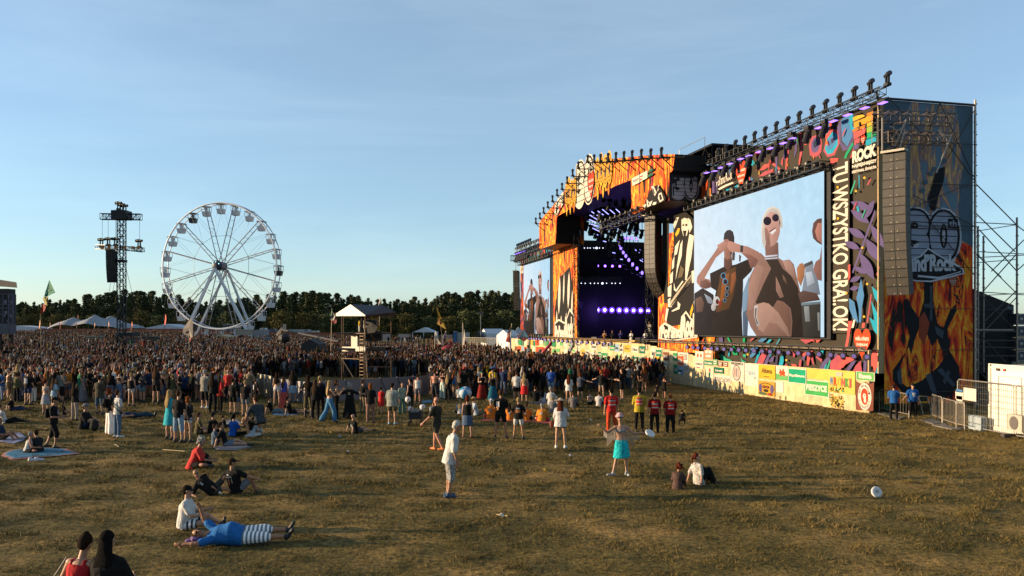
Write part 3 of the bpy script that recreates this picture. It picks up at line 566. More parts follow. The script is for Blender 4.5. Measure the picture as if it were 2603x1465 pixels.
# ================================================================ SCREENS
def screen(name,t0,t1,z0,z1,label):
 root=empty(name,ft(t0,z0,.4),label,'video screen','live video walls on the stage')
 m=MB(BLK);slab(m,t0-.36 if t0<10 else t0-1.0,t1+.05,z0-.12,z1+.02,.02,.3,BLK);slab(m,t0,t1,z0,z1,.3,.42,BLK);m.build('housing',M['black'],root)
 (u0,v1),(u1,_)=fpx(1776,541,.4),fpx(2107,436,.4);_,v0=fpx(2090,857,.4)
 def fn(u,v,o):return ft(t0+(u-u1)/(u0-u1)*(t1-t0),z0+(v-v0)/(v1-v0)*(z1-z0),.43+o)
 a=Art(fn);n=10
 for i in range(n):                               # picture of a hazy bright sky, whiter to the lower left
  for j in range(8):
   ua,ub=u1+(u0-u1)*i/n,u1+(u0-u1)*(i+1)/n;va,vb=v0+(v1-v0)*j/8,v0+(v1-v0)*(j+1)/8
   def cc(u,v):
    k=.62*((u-u1)/(u0-u1))+.38*(1-(v-v0)/(v1-v0));A,Bc=lin(186,220,240),lin(236,241,246)
    k=min(max(k*1.25-.15,0),1);return tuple(p+(q-p)*k for p,q in zip(A,Bc))
   b=len(a.v);a.v+=[tuple(fn(*p,0)) for p in ((ua,va),(ub,va),(ub,vb),(ua,vb))];a.f.append((b,b+1,b+2,b+3));a.c+=[cc(ua,va),cc(ub,va),cc(ub,vb),cc(ua,vb)]
 def S(pts,r,g,b_,up=.003):
  q=px_(pts,1750,420,2.9,.4);q=[(min(max(x,u1),u0),min(max(y,v0),v1)) for x,y in q];a.shape(q,lin(r,g,b_),up);n_=len(q);cx_=sum(p[0] for p in q)/n_;cz_=sum(p[1] for p in q)/n_;wx=max(abs(p[0]-cx_) for p in q)+.01;wz=max(abs(p[1]-cz_) for p in q)+.01
  a.c[-n_:]=[tuple(c_*(1+.20*(p[0]-cx_)/wx+.16*(p[1]-cz_)/wz) for c_ in lin(r,g,b_)) for p in q]
 for pts,c in (
  ([(430,960),(480,830),(505,900),(480,1100),(470,1268),(437,1268)],(128,150,165)),([(437,1090),(475,1060),(470,1268),(440,1268)],(90,100,115)),
  ([(78,950),(140,910),(220,960),(230,1050),(215,1262),(70,1252)],(66,58,54)),([(85,990),(130,970),(150,1020),(140,1080),(95,1090)],(120,92,78)),([(150,950),(200,980),(230,1030),(180,1020)],(150,152,158)),
  ([(195,805),(300,755),(360,745),(385,740),(480,700),(540,700),(500,790),(440,850),(440,900),(430,1100),(437,1268),(200,1265),(215,1050),(240,930),(200,905)],(62,52,46)),
  ([(270,810),(385,755),(390,850),(370,960),(335,1060),(240,1090),(245,960),(262,880)],(104,74,50)),([(285,860),(300,820),(340,800),(330,860),(290,1000),(270,1000)],(160,95,50)),([(355,810),(385,790),(388,840),(352,960),(345,930)],(150,90,60)),
  ([(262,600),(238,640),(100,830),(97,870),(125,905),(165,918),(205,905),(195,850),(155,840),(240,690),(300,640),(310,600)],(176,128,110)),([(125,860),(170,850),(205,880),(200,905),(165,918),(125,905)],(128,92,80)),
  ([(300,690),(358,680),(362,748),(330,790),(300,756)],(112,80,68)),([(300,550),(300,620),(303,690),(322,705),(352,695),(365,640),(378,580),(345,545)],(166,116,98)),([(340,640),(352,690),(366,640),(376,590),(350,600)],(120,84,72)),
  ([(298,560),(303,515),(322,492),(345,487),(368,502),(378,540),(378,600),(365,640),(362,590),(330,555)],(72,62,62)),([(375,640),(384,660),(380,710),(362,710),(362,660)],(96,78,70)),
  ([(330,575),(350,570),(430,600),(480,610),(560,650),(595,690),(570,740),(500,770),(478,700),(430,655),(345,645),(325,610)],(182,132,114)),([(430,655),(480,700),(500,770),(570,740),(560,710),(500,670)],(140,98,84)),
  ([(250,600),(300,572),(332,585),(320,640),(270,640)],(190,138,120)),([(425,600),(446,603),(442,650),(424,648)],(70,66,68)),([(415,665),(430,680),(425,720),(415,718)],(90,70,60)),
  ([(605,575),(705,580),(708,690),(612,692)],(140,102,90)),([(600,620),(582,560),(578,470),(592,390),(625,335),(668,318),(712,338),(735,400),(738,470),(726,480),(700,400),(640,395),(612,470),(612,600)],(222,208,190)),([(596,600),(588,580),(585,480),(600,390),(630,345),(665,330),(700,350),(722,400),(700,420),(640,400),(608,470),(606,600)],(206,190,176)),
  ([(606,400),(650,355),(700,372),(722,430),(718,510),(702,565),(680,600),(645,612),(612,565),(604,480)],(198,150,134)),([(604,480),(620,470),(640,520),(650,612),(612,570)],(160,116,102)),
  ([(612,690),(575,655),(555,720),(530,760),(492,840),(482,1000),(470,1100),(500,1190),(545,1268),(905,1272),(885,1000),(822,740),(790,705),(740,712),(705,690)],(150,112,96)),
  ([(530,770),(560,740),(600,760),(560,900),(520,1060),(485,1080),(485,900)],(172,130,112)),([(740,715),(790,710),(815,745),(840,840),(800,820),(760,770)],(176,134,116)),
  ([(612,698),(700,692),(740,770),(800,820),(850,900),(880,1010),(890,1120),(905,1272),(805,1272),(812,1150),(800,1060),(745,1010),(700,1000),(670,1050),(600,1025),(550,1035),(542,1010),(600,880),(655,770)],(64,52,44)),
  ([(690,825),(720,890),(750,975),(720,985),(692,930)],(150,112,96)),([(738,810),(762,840),(775,890),(745,850)],(120,90,76)),([(670,1055),(700,1010),(740,1012),(790,1060),(805,1150),(795,1268),(780,1200),(700,1090)],(128,92,76)),
  ([(545,1030),(600,1015),(640,1025),(710,1090),(775,1200),(795,1266),(640,1266),(560,1210),(535,1120)],(176,136,116)),([(640,1160),(700,1170),(780,1262),(640,1266),(600,1230)],(146,108,92)),
  ([(533,1040),(560,1035),(552,1120),(575,1180),(552,1190),(530,1110)],(196,186,176)),([(538,1060),(552,1055),(545,1120),(560,1170),(552,1175),(536,1110)],(110,90,82)),
  ([(608,678),(705,668),(706,700),(612,704)],(206,200,206)),([(608,688),(705,680),(705,688),(610,697)],(120,110,110)),([(650,505),(690,478),(695,495),(665,525)],(236,226,220)),([(645,500),(692,470),(690,480),(650,508)],(130,60,55)),
  ([(1035,405),(1000,412),(972,440),(962,500),(970,550),(1000,580),(1037,600)],(110,78,68)),([(1037,440),(1005,440),(985,500),(1000,560),(1037,590)],(190,128,108)),([(1037,600),(1020,700),(990,720),(965,790),(990,850),(1037,860)],(150,105,92)),
  ([(850,770),(872,735),(895,730),(912,760),(905,830),(880,900),(855,850)],(178,120,82)),([(905,738),(965,712),(975,745),(970,775),(1005,850),(1025,960),(885,965),(900,860),(915,780)],(136,140,148)),([(905,738),(965,712),(972,735),(908,762)],(90,84,84)),
  ([(915,800),(960,790),(985,870),(930,900)],(178,184,190)),([(860,950),(900,930),(1000,950),(1025,1000),(880,1020)],(98,74,64)),([(885,1020),(1028,1008),(1028,1274),(900,1270)],(66,62,54)),([(905,1045),(942,1042),(950,1155),(915,1155)],(140,140,136)),
  ([(1005,1090),(1022,1088),(1024,1220),(1010,1220)],(130,130,126)),([(885,1020),(1028,1008),(1028,1028),(887,1040)],(112,124,128))):
  S(pts,*c)
 for x,y,r_ in ((635,425,30),(697,402,26)):S(circ(x,y,r_,r_*1.05,14),52,44,52)
 S([(715,380),(735,440),(728,468),(722,420)],120,110,110)
 for x,y,r_ in ((310,822,20),(325,865,20),(340,915,15),(336,958,14),(322,1000,13)):
  S(circ(x,y,r_,r_*1.2,12),92,140,168);S(circ(x,y,r_*.7,r_*.9,12),58,48,44)
 S(circ(262,1005,26,34,14),200,192,184);S(circ(268,1010,12,20,10),90,50,40);S(circ(240,1050,18,28,12),190,180,172);S([(275,1010),(300,1000),(290,1060)],170,60,40)
 a.build('picture',M['screen'],root)
 return root
screen('video_wall',3.95,18.75,fpx(2090,857)[1],12.25,'large video wall on the near wing showing festival guests against blue sky')
screen('video_wall',54.6,66.6,3.3,12.0,'smaller looking far video wall at the left end of the stage')
# ================================================================ HANGING LOUDSPEAKERS
def line_array(name,top,n,cnt,wd,h,dp,curve,label,group='curved loudspeaker columns',face=(.040,.034,.028)):
 top=Vector(top);n=Vector((n[0],n[1],0)).normalized();sd_=Vector((n.y,-n.x,0))
 root=empty(name,top,label,'loudspeaker column',group)
 p=top.copy();rr=random.Random(cnt)
 m=MB(BLK);m.box(top+Vector((0,0,.12)),(.1,.1,.3));m.box(top+Vector((0,0,.05)),(wd*1.02,dp*.9,.1),rz=math.atan2(sd_.y,sd_.x),col=(.3,.27,.22));m.bar(top,top+Vector((0,0,1.3)),.03);m.build('hanging_frame',M['metal'],root)
 for i in range(cnt):
  an=R(curve(i));up=Vector((0,0,1))*math.cos(an)+n*math.sin(an);f=n*math.cos(an)-Vector((0,0,1))*math.sin(an)
  c=p-up*h/2-f*dp/2
  mm=Matrix((sd_,f,up)).transposed()
  m=MB(BLK);m.box(c,(wd,dp,h*.96),M3=mm)
  gs=[];k=rr.choice([1,.9,.85,.95,.6]);g=tuple(x*k for x in face)
  for s in (-1,1):g_=MB(g);g_.box(c+sd_*s*wd*.25+f*(dp/2),(wd*.46,.03,h*.86),M3=mm);g_.box(c+sd_*s*wd*.13+f*(dp/2+.02)-up*h*.3,(.05,.02,.04),col=(.35,.28,.18),M3=mm);gs.append(g_)
  cb_=m.build('cabinet',M['black'],root)
  for g_ in gs:g_.build('grille',M['black'],cb_)
  p=p-up*h
 return root
line_array('line_array',at(2273,388,36),(-.72,-.69),16,1.02,.405,.5,lambda i:0 if i<3 else -1.5+(i-3)*1.1,'nearest hanging loudspeaker column, before the corner between the lettered column and shaded side banner')
line_array('line_array',at(1652,548,61),(-.80,-.60),20,1.1,.37,.75,lambda i:-2+i*.4 if i<11 else 2+(i-10)*7.2,'J-shaped loudspeaker column hanging at the right of the dark stage opening')
line_array('line_array',at(1430,634,88),(-.80,-.60),20,1.1,.375,.75,lambda i:-1+i*.5 if i<10 else 3+(i-9)*6.5,'J-shaped loudspeaker column hanging beside the far video wall')
line_array('line_array',at(1311,690,110),(-.3,-.95),16,.8,.34,.6,lambda i:i*.6,'slim black loudspeaker column outside the far left end of the stage')
m=MB((.04,.04,.04));m.truss(at(1298,657,110),at(1330,657,110),.6,.7,4,.05);m.build('outrigger_truss',M['metal'],stage)
m=MB((.04,.04,.04));m.truss(ft(31.6,fpx(1605,552,OA)[1],OA),ft(22.4,fpx(1605,552,OA)[1]+.1,OA),.8,.5,10,.05);m.build('lamp_shelf_truss',M['metal'],stage)
m=MB((.04,.04,.04));m.truss(ft(58.4,12.9,OA),ft(50.6,12.9,OA),.8,.5,8,.05);m.build('lamp_shelf_truss',M['metal'],stage)

# ================================================================ LAMPS
def lamp_proto(kind):
 """origin at the clamp; head above (moving head) or hanging below"""
 root=empty('stage_lamp',(0,0,0));z=1 if kind!='hang' else -1
 if kind=='bar':                                # small blinder: short housing with lens towards the audience
  m=MB(BLK);m.box((0,0,-.1),(.22,.24,.26));m.build('housing',M['black'],root)
  m=MB((.30,.27,.22));m.ell((0,.13,-.1),(.08,.03,.08),nu=8,nv=5);m.build('lens',M['metal'],root);return root
 if kind=='foot':
  m=MB(BLK);m.bar((0,0,.08),(0,0,-.18),.04,5);m.build('bracket',M['black'],root)
  m=MB(BLK);m.bar((0,-.16,-.32),(0,.16,-.32),.16,9);m.build('housing',M['black'],root)
  m=MB((.22,.18,.55));m.bar((0,.16,-.32),(0,.175,-.32),.12,9);m.build('lens',M['dimglow'] if 0 else M['metal'],root);return root
 if kind=='flood':
  m=MB(BLK);m.box((0,0,0),(.5,.3,.12));m.build('housing',M['black'],root)
  m=MB((.30,.16,.95));m.box((0,.03,-.08),(.44,.24,.03));m.build('lens',M['dimglow'],root);return root
 m=MB(BLK);m.box((0,0,.1*z),(.42,.34,.2));m.build('base',M['black'],root)
 m=MB(BLK)
 m.box((0,0,.2*z),(.36,.14,.05))
 for s in (-1,1):m.box((s*.13,0,.46*z),(.07,.15,.54))
 m.build('yoke',M['black'],root)
 m=MB(BLK)
 if kind=='head':m.bar((-.40,.12,.80),(.36,-.12,.78),.17,10,.14);m.ell((-.1,.03,.80),(.19,.19,.19))
 else:m.bar((0,0,-.2),(0,.22,-.95),.14,10,.2);m.ell((0,0,-.3),(.18,.18,.2))
 lh_=m.build('lamp_head',M['black'],root)
 m=MB((.1,.1,.14))
 if kind=='head':m.bar((-.40,.12,.80),(-.415,.125,.80),.13,10)
 else:m.bar((0,.22,-.95),(0,.226,-.97),.16,10)
 m.build('lens',M['metal'],lh_)
 return root
LR=math.atan2(-NN.x,NN.y)                          # turn local +Y to face the audience
used_first={}
def lamp(kind,loc,label,group,rz=LR,sc=1.0):
 if kind not in used_first:used_first[kind]=lamp_proto(kind);o=used_first[kind]
 else:o=copy_tree(used_first[kind])
 o.location=loc;o.rotation_euler=(0,0,rz);o.scale=(sc,sc,sc)
 tag(o,label,'stage lamp',group);return o
def ordn(i,n,what):
 w_=['nearest','second','third','fourth','fifth','sixth','seventh','eighth','ninth','tenth','eleventh','twelfth','thirteenth','fourteenth','fifteenth','sixteenth','seventeenth','eighteenth','nineteenth','twentieth','twenty-first','twenty-second','twenty-third','twenty-fourth','twenty-fifth','twenty-sixth','twenty-seventh','twenty-eighth','twenty-ninth','thirtieth']
 return what % w_[i]
m=MB((.035,.035,.035));m.truss(ft(-.6,15.12,.5),ft(16.2,15.12,.5),.35,.35,30,.028)
m.bar(ft(-.15,15.2,.5),ft(-.15,14.2,.3),.05);m.build('top_truss',M['metal'],stage)
hx_=[1930,1765,1608,1467,1330,1200,1073,960,850,742,640,545,455,365,290];hy_=[150,225,300,360,425,480,535,588,640,685,728,768,812,850,880]
for i,(x,y) in enumerate(zip(hx_,hy_)):
 t,z=fpx(1750+x/3.816,180+y/3.816,.5);lamp('head',ft(t,15.25,.5),ordn(i,15,'black moving head lamp standing on the right wing roof truss, %s from the near corner'),'moving lamps along the right wing roof',sc=.66)
for i,(x,y) in enumerate(((1890,297),(1715,347),(1548,415),(1410,475),(1270,540),(1010,645),(925,690),(800,740),(690,775),(590,815),(510,845),(405,892),(320,930),(255,965),(180,980))):
 t,z=fpx(1750+x/3.816,180+y/3.816,.55);lamp('flood',ft(t,z,.55),ordn(i,15,'violet glowing flood lamp under the right wing roof truss, %s from the near corner'),'violet flood lamps under the roof truss')
for i,(x,y) in enumerate(((1325,545),(1165,600),(1000,665),(860,735),(730,790),(595,850),(460,900),(360,940),(250,985),(150,1040))):
 t,z=fpx(1750+x/3.816,180+y/3.816,.5);lamp('hang',ft(t,z+.35,.5),ordn(i,10,'black lamp hanging head down before the right wing top banner, %s from the near corner'),'lamps hanging from the right wing roof',sc=.95)
m=MB((.03,.03,.03));m.truss(ft(3.5,12.5,.7),ft(19.2,12.5,.7),.6,.35,24,.04);m.build('screen_truss',M['metal'],stage)
for i in range(26):lamp('bar',ft(4.2+i*.58,12.75+.12*(i % 2),.7+.12*(i % 3)),ordn(i,26,'small black lamp on the truss over the large video wall, %s from the near end'),'small lamps over the large video wall',sc=1.1)
# lower bar with round lamps
_,zb=fpx(2245,890,.6);zb=2.98
m=MB((.30,.25,.18));m.bar(ft(.1,zb,.6),ft(27,zb,.6),.045,6,col=(.4,.33,.24));m.bar(ft(.1,zb+.14,.9),ft(27,zb+.14,.9),.035,5,col=(.1,.09,.08))
for i in range(18):m.bar(ft(.5+i*1.5,zb,.6),ft(.5+i*1.5,zb+.14,.9),.03,4);m.bar(ft(.5+i*1.5,zb,.6),ft(.5+i*1.5,zb-.0,.05),.03,4,col=(.1,.09,.08))
m.build('lower_lamp_bar',M['metal'],stage)
for i,x in enumerate((2305,2140,2000,1845,1700,1565,1440,1315,1195,1085,985,885,780,690,600,505,420,345,265,180,115,40)):
 t,z=fpx(1740+x/4.954,880,.75);lamp('foot',ft(t,zb,.75),ordn(i,22,'round black lamp under the pipe above the sign fence, %s from the near corner'),'round lamps under the pipe above the sign fence',rz=LR+.75,sc=.9)
for i in range(14):lamp('foot',ft(32+i*1.55,2.95,1.6),ordn(i,14,'round lamp on the stage lip before the dark opening, %s from the near end'),'round lamps along the stage lip',rz=LR+.75,sc=.9)
m=MB((.06,.05,.04));m.bar(ft(28,3.0,1.6),ft(54,3.0,1.6),.05);m.truss(ft(54,3.1,.6),ft(69,3.1,.6),.4,.4,14,.03);m.build('lip_pipe',M['metal'],stage)
for i in range(12):lamp('foot',ft(55+i*1.15,3.0,.9),ordn(i,12,'round lamp under the far video wall, %s from the near end'),'round lamps under the far video wall',rz=LR+.75,sc=.9)
# lamps along the arch on outrigger arms
ax=[(1880,15),(1722,35),(1582,42),(1445,60),(1323,75),(1203,88),(1088,102),(975,117),(880,125),(785,130),(645,230),(560,343),(478,452),(402,548),(328,640),(260,732),(190,823),(128,907),(72,990),(12,1065)]
arm=MB((.05,.05,.05))
for i,(x,y) in enumerate(ax):
 t,z=fpx(1360+x/5.855,370+y/5.855,3.6);lamp('head',ft(t,z-.72,3.6),ordn(i,20,'black moving head lamp on an arm above the flame arch, %s from the near end'),'moving lamps on arms above the arch',sc=.66)
 zt_=min(float(ta(t-.9)),float(ta(t+.9)))
 arm.bar(ft(t,z-.72,3.6),ft(t-.9,z-.85,2.4),.05);arm.bar(ft(t-.9,z-.85,2.4),ft(t-.9,zt_-.3,2.3),.05)
 arm.bar(ft(t,z-.72,3.6),ft(t,min(z-1.5,float(ta(t))),2.6),.04)
arm.build('lamp_arms',M['metal'],stage)
# left wing roof lamps
m=MB((.03,.03,.03));m.truss(ft(53.8,14.2,.6),ft(69.4,14.2,.6),.6,.6,14,.05);m.truss(ft(54.2,12.35,.6),ft(68.6,12.35,.6),.5,.35,14,.04);m.build('left_top_truss',M['metal'],stage)
for i in range(9):
 lamp('head',ft(62.6+i*.85,14.35,.6),ordn(i,9,'small moving lamp on the far left wing roof, %s from the arch'),'moving lamps on the left wing roof',sc=.75)
 if i<7:lamp('flood',ft(62.8+i*1.05,13.75,.9),ordn(i,7,'violet flood lamp under the far left wing roof, %s from the arch'),'violet flood lamps on the left wing');lamp('hang',ft(62.9+i*1.05,13.7,.7),ordn(i,7,'lamp hanging head down on the left wing, %s from the arch'),'hanging lamps on the left wing',sc=1.1)
# lamps on the shelves of the two arch blocks, and inside the opening
for i in range(8):lamp('bar',ft(23+i*1.1,fpx(1605,552,OA)[1]+.45,OA+.4),ordn(i,8,'small lamp on the shelf under the right flame block, %s from the near end'),'small lamps under the flame block')
IT=47
inn=MB((.07,.07,.075))
def curvetr(pts,r=.03,w_=.5):
 for p,q in zip(pts[:-1],pts[1:]):
  if (q-p).length>.05:inn.truss(p,q,w_,w_,2,r)
X4=lambda x,y,t:crx(1460+x/3.454,460+y/3.454,t)
curvetr([X4(225,225,40),X4(300,200,40),X4(400,205,40),X4(500,240,40)]);curvetr([X4(465,455,44),X4(520,440,44),X4(590,455,44)])
k=0;rr=random.Random(5)
SP=[]                                               # swirling rows of lamps hung under the roof
for row_,(x0,y0,x1,y1,n,t) in enumerate(((90,260,590,460,12,44),(130,300,450,430,9,43),(90,380,320,590,9,46),(190,260,560,380,10,41),(240,390,420,520,7,42),(330,640,600,800,8,46),(400,700,500,730,4,46),(230,340,540,420,8,40),(150,450,330,520,6,45),(420,560,590,660,6,45),(310,200,500,220,4,36),(270,150,480,100,5,35),(60,560,60,560,1,50))):
 for j in range(n):
  f=j/max(n-1,1);SP.append((x0+(x1-x0)*f+rr.uniform(-8,8),y0+(y1-y0)*f+18*math.sin(f*6+x0)+rr.uniform(-8,8),t,j,row_))
ON=['first','second','third','fourth','fifth','sixth','seventh','eighth','ninth','tenth','eleventh','twelfth'];RW=['one','two','three','four','five','six','seven','eight','nine','ten','eleven','twelve','thirteen']
for i,(x,y,t,j_,row_) in enumerate(SP):
 p=X4(x,y,t);o=lamp('hang',p+Vector((0,0,.5)),'black lamp in the roof swirl, %s lamp of row %s counted from the outside' % (ON[j_],RW[row_]),'swirl of lamps under the stage roof',rz=LR+rr.uniform(-1,1),sc=.95)
 inn.bar(p+Vector((0,0,.4)),p+Vector((0,0,1.3)),.04,4)
 if i % 2:m2=1
strips=[(205,265,255,300,40),(245,250,300,295,40),(300,245,355,290,40),(365,248,425,302,39),(450,265,490,305,39),(150,270,225,320,41),(135,300,200,340,42),(130,340,190,365,43),(550,295,575,322,38),(145,380,215,400,43),(160,415,230,450,44),(180,465,245,492,45),(335,630,382,640,46),(403,688,445,695,46),(475,745,508,750,46),(553,804,582,808,46),(535,605,570,632,46),(560,595,596,620,46),(580,670,600,690,46),(575,695,600,710,46),(225,522,280,536,45)]
for i,(x0,y0,x1,y1,t) in enumerate(strips):
 p,q=X4(x0,y0,t),X4(x1,y1,t);root=empty('light_strip',p,ordn(i,21,'blue violet light strip under the stage roof, %s from the top of the swirl'),'light strip','blue light strips under the stage roof')
 m=MB(BLK);m.bar(p+Vector((0,.06,.06)),q+Vector((0,.06,.06)),.08,4);m.build('housing',M['black'],root);m=MB((.32,.32,1.0));m.bar(p,q,.045,4);m.build('tube',M['dimglow'],root)
ring=[(400,530),(420,515),(445,508),(472,503),(505,505),(547,512),(400,560),(408,590),(430,628),(452,660),(478,695),(512,733),(550,770),(595,808)]
for i,(x,y) in enumerate(ring):
 p=X4(x,y,45);root=empty('ring_lamp',p,ordn(i,14,'small violet lamp on the hook-shaped truss under the roof, %s along it'),'stage lamp','violet lamps on the hook-shaped truss')
 m=MB(BLK);m.box(p+Vector((0,.1,0)),(.25,.2,.35));m.build('housing',M['black'],root);m=MB((.25,.15,1));m.ell(p,(.14,.06,.2),nu=8,nv=6);m.build('lens',M['dimglow'],root)
# rows of lit lamps on the far inner wall
def wallrow(xs,y,y2,r_,col,label,grp,mt,t=54,hal=None):
 for i,x in enumerate(xs):
  yy=y+(y2-y)*i/max(len(xs)-1,1);p=X4(x,yy,t)
  root=empty('wall_lamp',p,ordn(i,9,label),'stage lamp',grp)
  m=MB(BLK);m.bar(p-D0.to_3d()*(-.25),p-D0.to_3d()*(-.02),r_*1.35,12);m.build('housing',M['black'],root)
  m=MB(col);m.ell(p,(r_,r_,r_),nu=12,nv=8);m.build('lens',mt,root)
  if hal:m=MB(hal);m.bar(p+D0.to_3d()*.03,p+D0.to_3d()*.04,r_*2.3,16);m.build('halo_disc',M['dimglow'],root)  # emissive disc wider than the housing, added as a violet halo round the lens
wallrow((138,204,266,330,395,457,520,583,646),1133,1140,.16,(.75,.55,1.6),'bright violet lamp low on the inner stage wall, %s from the left','bright violet lamps in a low row',M['glow'],hal=(.10,.03,.55))
wallrow((78,142,205,270,334,399,461),744,752,.13,(.22,.08,.9),'dim violet lamp in the middle row on the inner stage wall, %s from the left','dim violet lamps in a middle row',M['glow'],hal=None)
for (y0,y1,xa,xb) in ((590,592,65,300),(900,904,60,400)):
 for j in range(12):
  x=xa+(xb-xa)*j/11;p=X4(x,y0,53.5);inn.box(p+Vector((0,0,.35)),(.5,.2,.8),col=(.09,.09,.09));
 q=MB((.6,.65,.8)) if y0<700 else q
 for j in range(10):q.ell(X4(xa+(xb-xa)*j/9+rr.uniform(-6,6),y0,53.3),(.06,.06,.06) if j!=5 else (.13,.13,.13),nu=6,nv=4)
q.build('white_lamp_dots',M['dimglow'],stage)
inn.truss(X4(60,560,53.4),X4(300,560,53.4),.4,.5,8,.03);inn.truss(X4(60,870,53.4),X4(400,875,53.4),.4,.5,10,.03);inn.truss(X4(60,715,53.4),X4(470,722,53.4),.4,.4,10,.03)
for x in (425,600,610):inn.bar(X4(x,940,52),X4(x,1090,52),.03,4)
inn.build('inner_trusswork',M['metal'],stage)
for px_q,en in ((1530,110),(1620,110)):           # the violet wash those lamps throw
 l=bpy.data.lights.new('stage_wash','POINT');l.energy=en;l.color=(.25,.12,1);l.shadow_soft_size=1
 o=bpy.data.objects.new('stage_wash',l);C.objects.link(o);p=crx(px_q,790,53);o.location=p-D0.to_3d()*1.2
# equipment on deck
rr=random.Random(3)
for i in range(9):
 p=crx(1500+i*21+rr.uniform(-4,4),850,44);p.z=2.25;root=empty('stage_monitor',p,ordn(i,9,'low black equipment box on the stage deck, %s from the left'),'equipment box','equipment boxes on the deck')
 m=MB((.02,.02,.022));m.box(p+Vector((0,0,.35)),(1.1,.8,.7+.3*(i % 3)),rz=rr.uniform(0,1));m.build('case',M['black'],root);m=MB((.12,.12,.13));m.box(p+Vector((0,-.42,.4)),(.8,.05,.3));m.build('front_panel',M['metal'],root)

# ================================================================ SIGN FENCE
FO=.75
zf=lambda t:float(np.interp(t,[0,14,20,26,45,70],[1.95,1.92,2.3,2.75,2.85,2.6]))
fence=empty('plywood_fence',ft(0,0,FO),'pale plywood fence along the whole stage front, carrying town signs','fence')
tt=0;i=0
while tt<72:
 nt_=min(tt+1.22,72);m=MB(B(255,226,172,.60+.07*((i*7) % 3-1)))
 g0=0;slab(m,tt+.004,nt_-.004,g0,zf(tt),FO-.03,FO,m.col);m.build('plywood_panel',M['wood'],fence);tt=nt_;i+=1
m=MB(B(255,200,110));slab(m,27,54,2.9,3.05,1.0,1.5,m.col);slab(m,.02,.1,0,3.0,FO-.1,FO+.03,B(240,200,150));m.build('trim_board',M['wood'],fence)
_sg=[0]
def sign(pts,base,label,name='town_sign',cat='sign',draw=None,words=None,border=None,wcol=CR,bold=.04,loose=False):
 _sg[0]+=1
 c=Vector((sum(p[0] for p in pts)/len(pts),sum(p[1] for p in pts)/len(pts)));root=empty(name,ft(c.x,c.y,FO+.012),label,cat,'signs and banners hung on the fence')
 o0=.014+.0125*(_sg[0] % 4)
 a=Art(lambda t,z,o:ft(t,z,FO+o0+o));a.o=0
 b0=[ft(t,z,FO+.002) for t,z in pts];b1=[ft(t,z,FO+o0) for t,z in pts];n=len(pts)
 a.add(b0+b1,[(i,(i+1) % n,n+(i+1) % n,n+i) for i in range(n)],base)
 if border:a.shape(pts,border,.001);pts=[(c.x+(p[0]-c.x)*.93,c.y+(p[1]-c.y)*.90) for p in pts]
 a.shape(pts,base,.003);a.build('board',M['banner'],root)
 if words or draw:
  a2=Art(lambda t,z,o:ft(t,z,FO+o0+.008+o))
  tl,tr_=max(p[0] for p in pts),min(p[0] for p in pts);zl,zh=min(p[1] for p in pts),max(p[1] for p in pts)
  if draw:draw(a2,tl,tr_,zl,zh)
  if words:
   for (s,u0,v0,u1,v1,wc) in words:
    X=lambda u:tl+(tr_-tl)*u;Z=lambda v:zl+(zh-zl)*v
    a2.text(s,((X(u0),Z(v0)),(X(u1),Z(v0)),(X(u0),Z(v1))),wc or wcol,bold)
  a2.build('lettering',M['banner'],root)
 return root
def Fq(pts):return [fpx(1750+x/5.152,880+y/5.152,FO) for x,y in pts]
def Fr(x0,y0,x1,y1):                               # rectangle from the four-corner top-left / bottom-right pixels
 (ta_,za_),(tb_,zb_)=fpx(1750+x0/5.152,880+y0/5.152,FO),fpx(1750+x1/5.152,880+y1/5.152,FO)
 return ta_,tb_,za_,zb_
def rct(x0,y0,x1,yb1):
 ta_,tb_,za_,zb_=Fr(x0,y0,x1,yb1);return [(ta_,zb_),(tb_,zb_),(tb_,za_),(ta_,za_)]
sign(rct(2200,330,2445,465),B(110,200,100),'light green town sign reading Iława, rightmost on the fence',words=[('Iława',.14,.2,.88,.82,None)],border=CR,bold=.07)
def fcm(a,tl,tr_,zl,zh):
 cx,cz=(tl+tr_)/2,(zl+zh)/2-.02;w_=tl-tr_
 for i in range(2):pass
 a.shape(circ(cx,cz,w_*.37,w_*.5,26),CR);a.shape(circ(cx,cz,w_*.2,w_*.3,20),B(235,75,35))
 a.shape(circ(cx,cz+.02,w_*.09,w_*.10,12),CR);a.shape(circ(cx-w_*.03,cz-w_*.14,w_*.07,w_*.09,12),CR,.002);a.shape(circ(cx,cz+.05,w_*.025,w_*.03),B(235,75,35))
 s='FC ST PAULI  ANPOLSKA'
 for i,ch in enumerate('FC ST PAULI'):
  if ch==' ':continue
  an=R(160-i*14);r1,r2=w_*.29,w_*.40;x=cx-math.cos(an)*r1;z=cz+math.sin(an)*r2
  a.text(ch,((x+w_*.03,z-w_*.035),(x-w_*.03,z-w_*.035),(x+w_*.03,z+w_*.035)),B(130,60,40),.04)
 for i,ch in enumerate('ZAPOLSKA'):
  an=R(205+i*19);r1,r2=w_*.29,w_*.40;x=cx-math.cos(an)*r1;z=cz+math.sin(an)*r2
  a.text(ch,((x+w_*.03,z-w_*.035),(x-w_*.03,z-w_*.035),(x+w_*.03,z+w_*.035)),B(130,60,40),.04)
sign(Fq([(2200,835),(2428,850),(2440,470),(2380,500),(2320,470),(2260,495),(2200,462)]),B(150,85,65),'brown cloth banner with a white ring crest, hanging under the rightmost sign','club_banner','banner',draw=fcm)
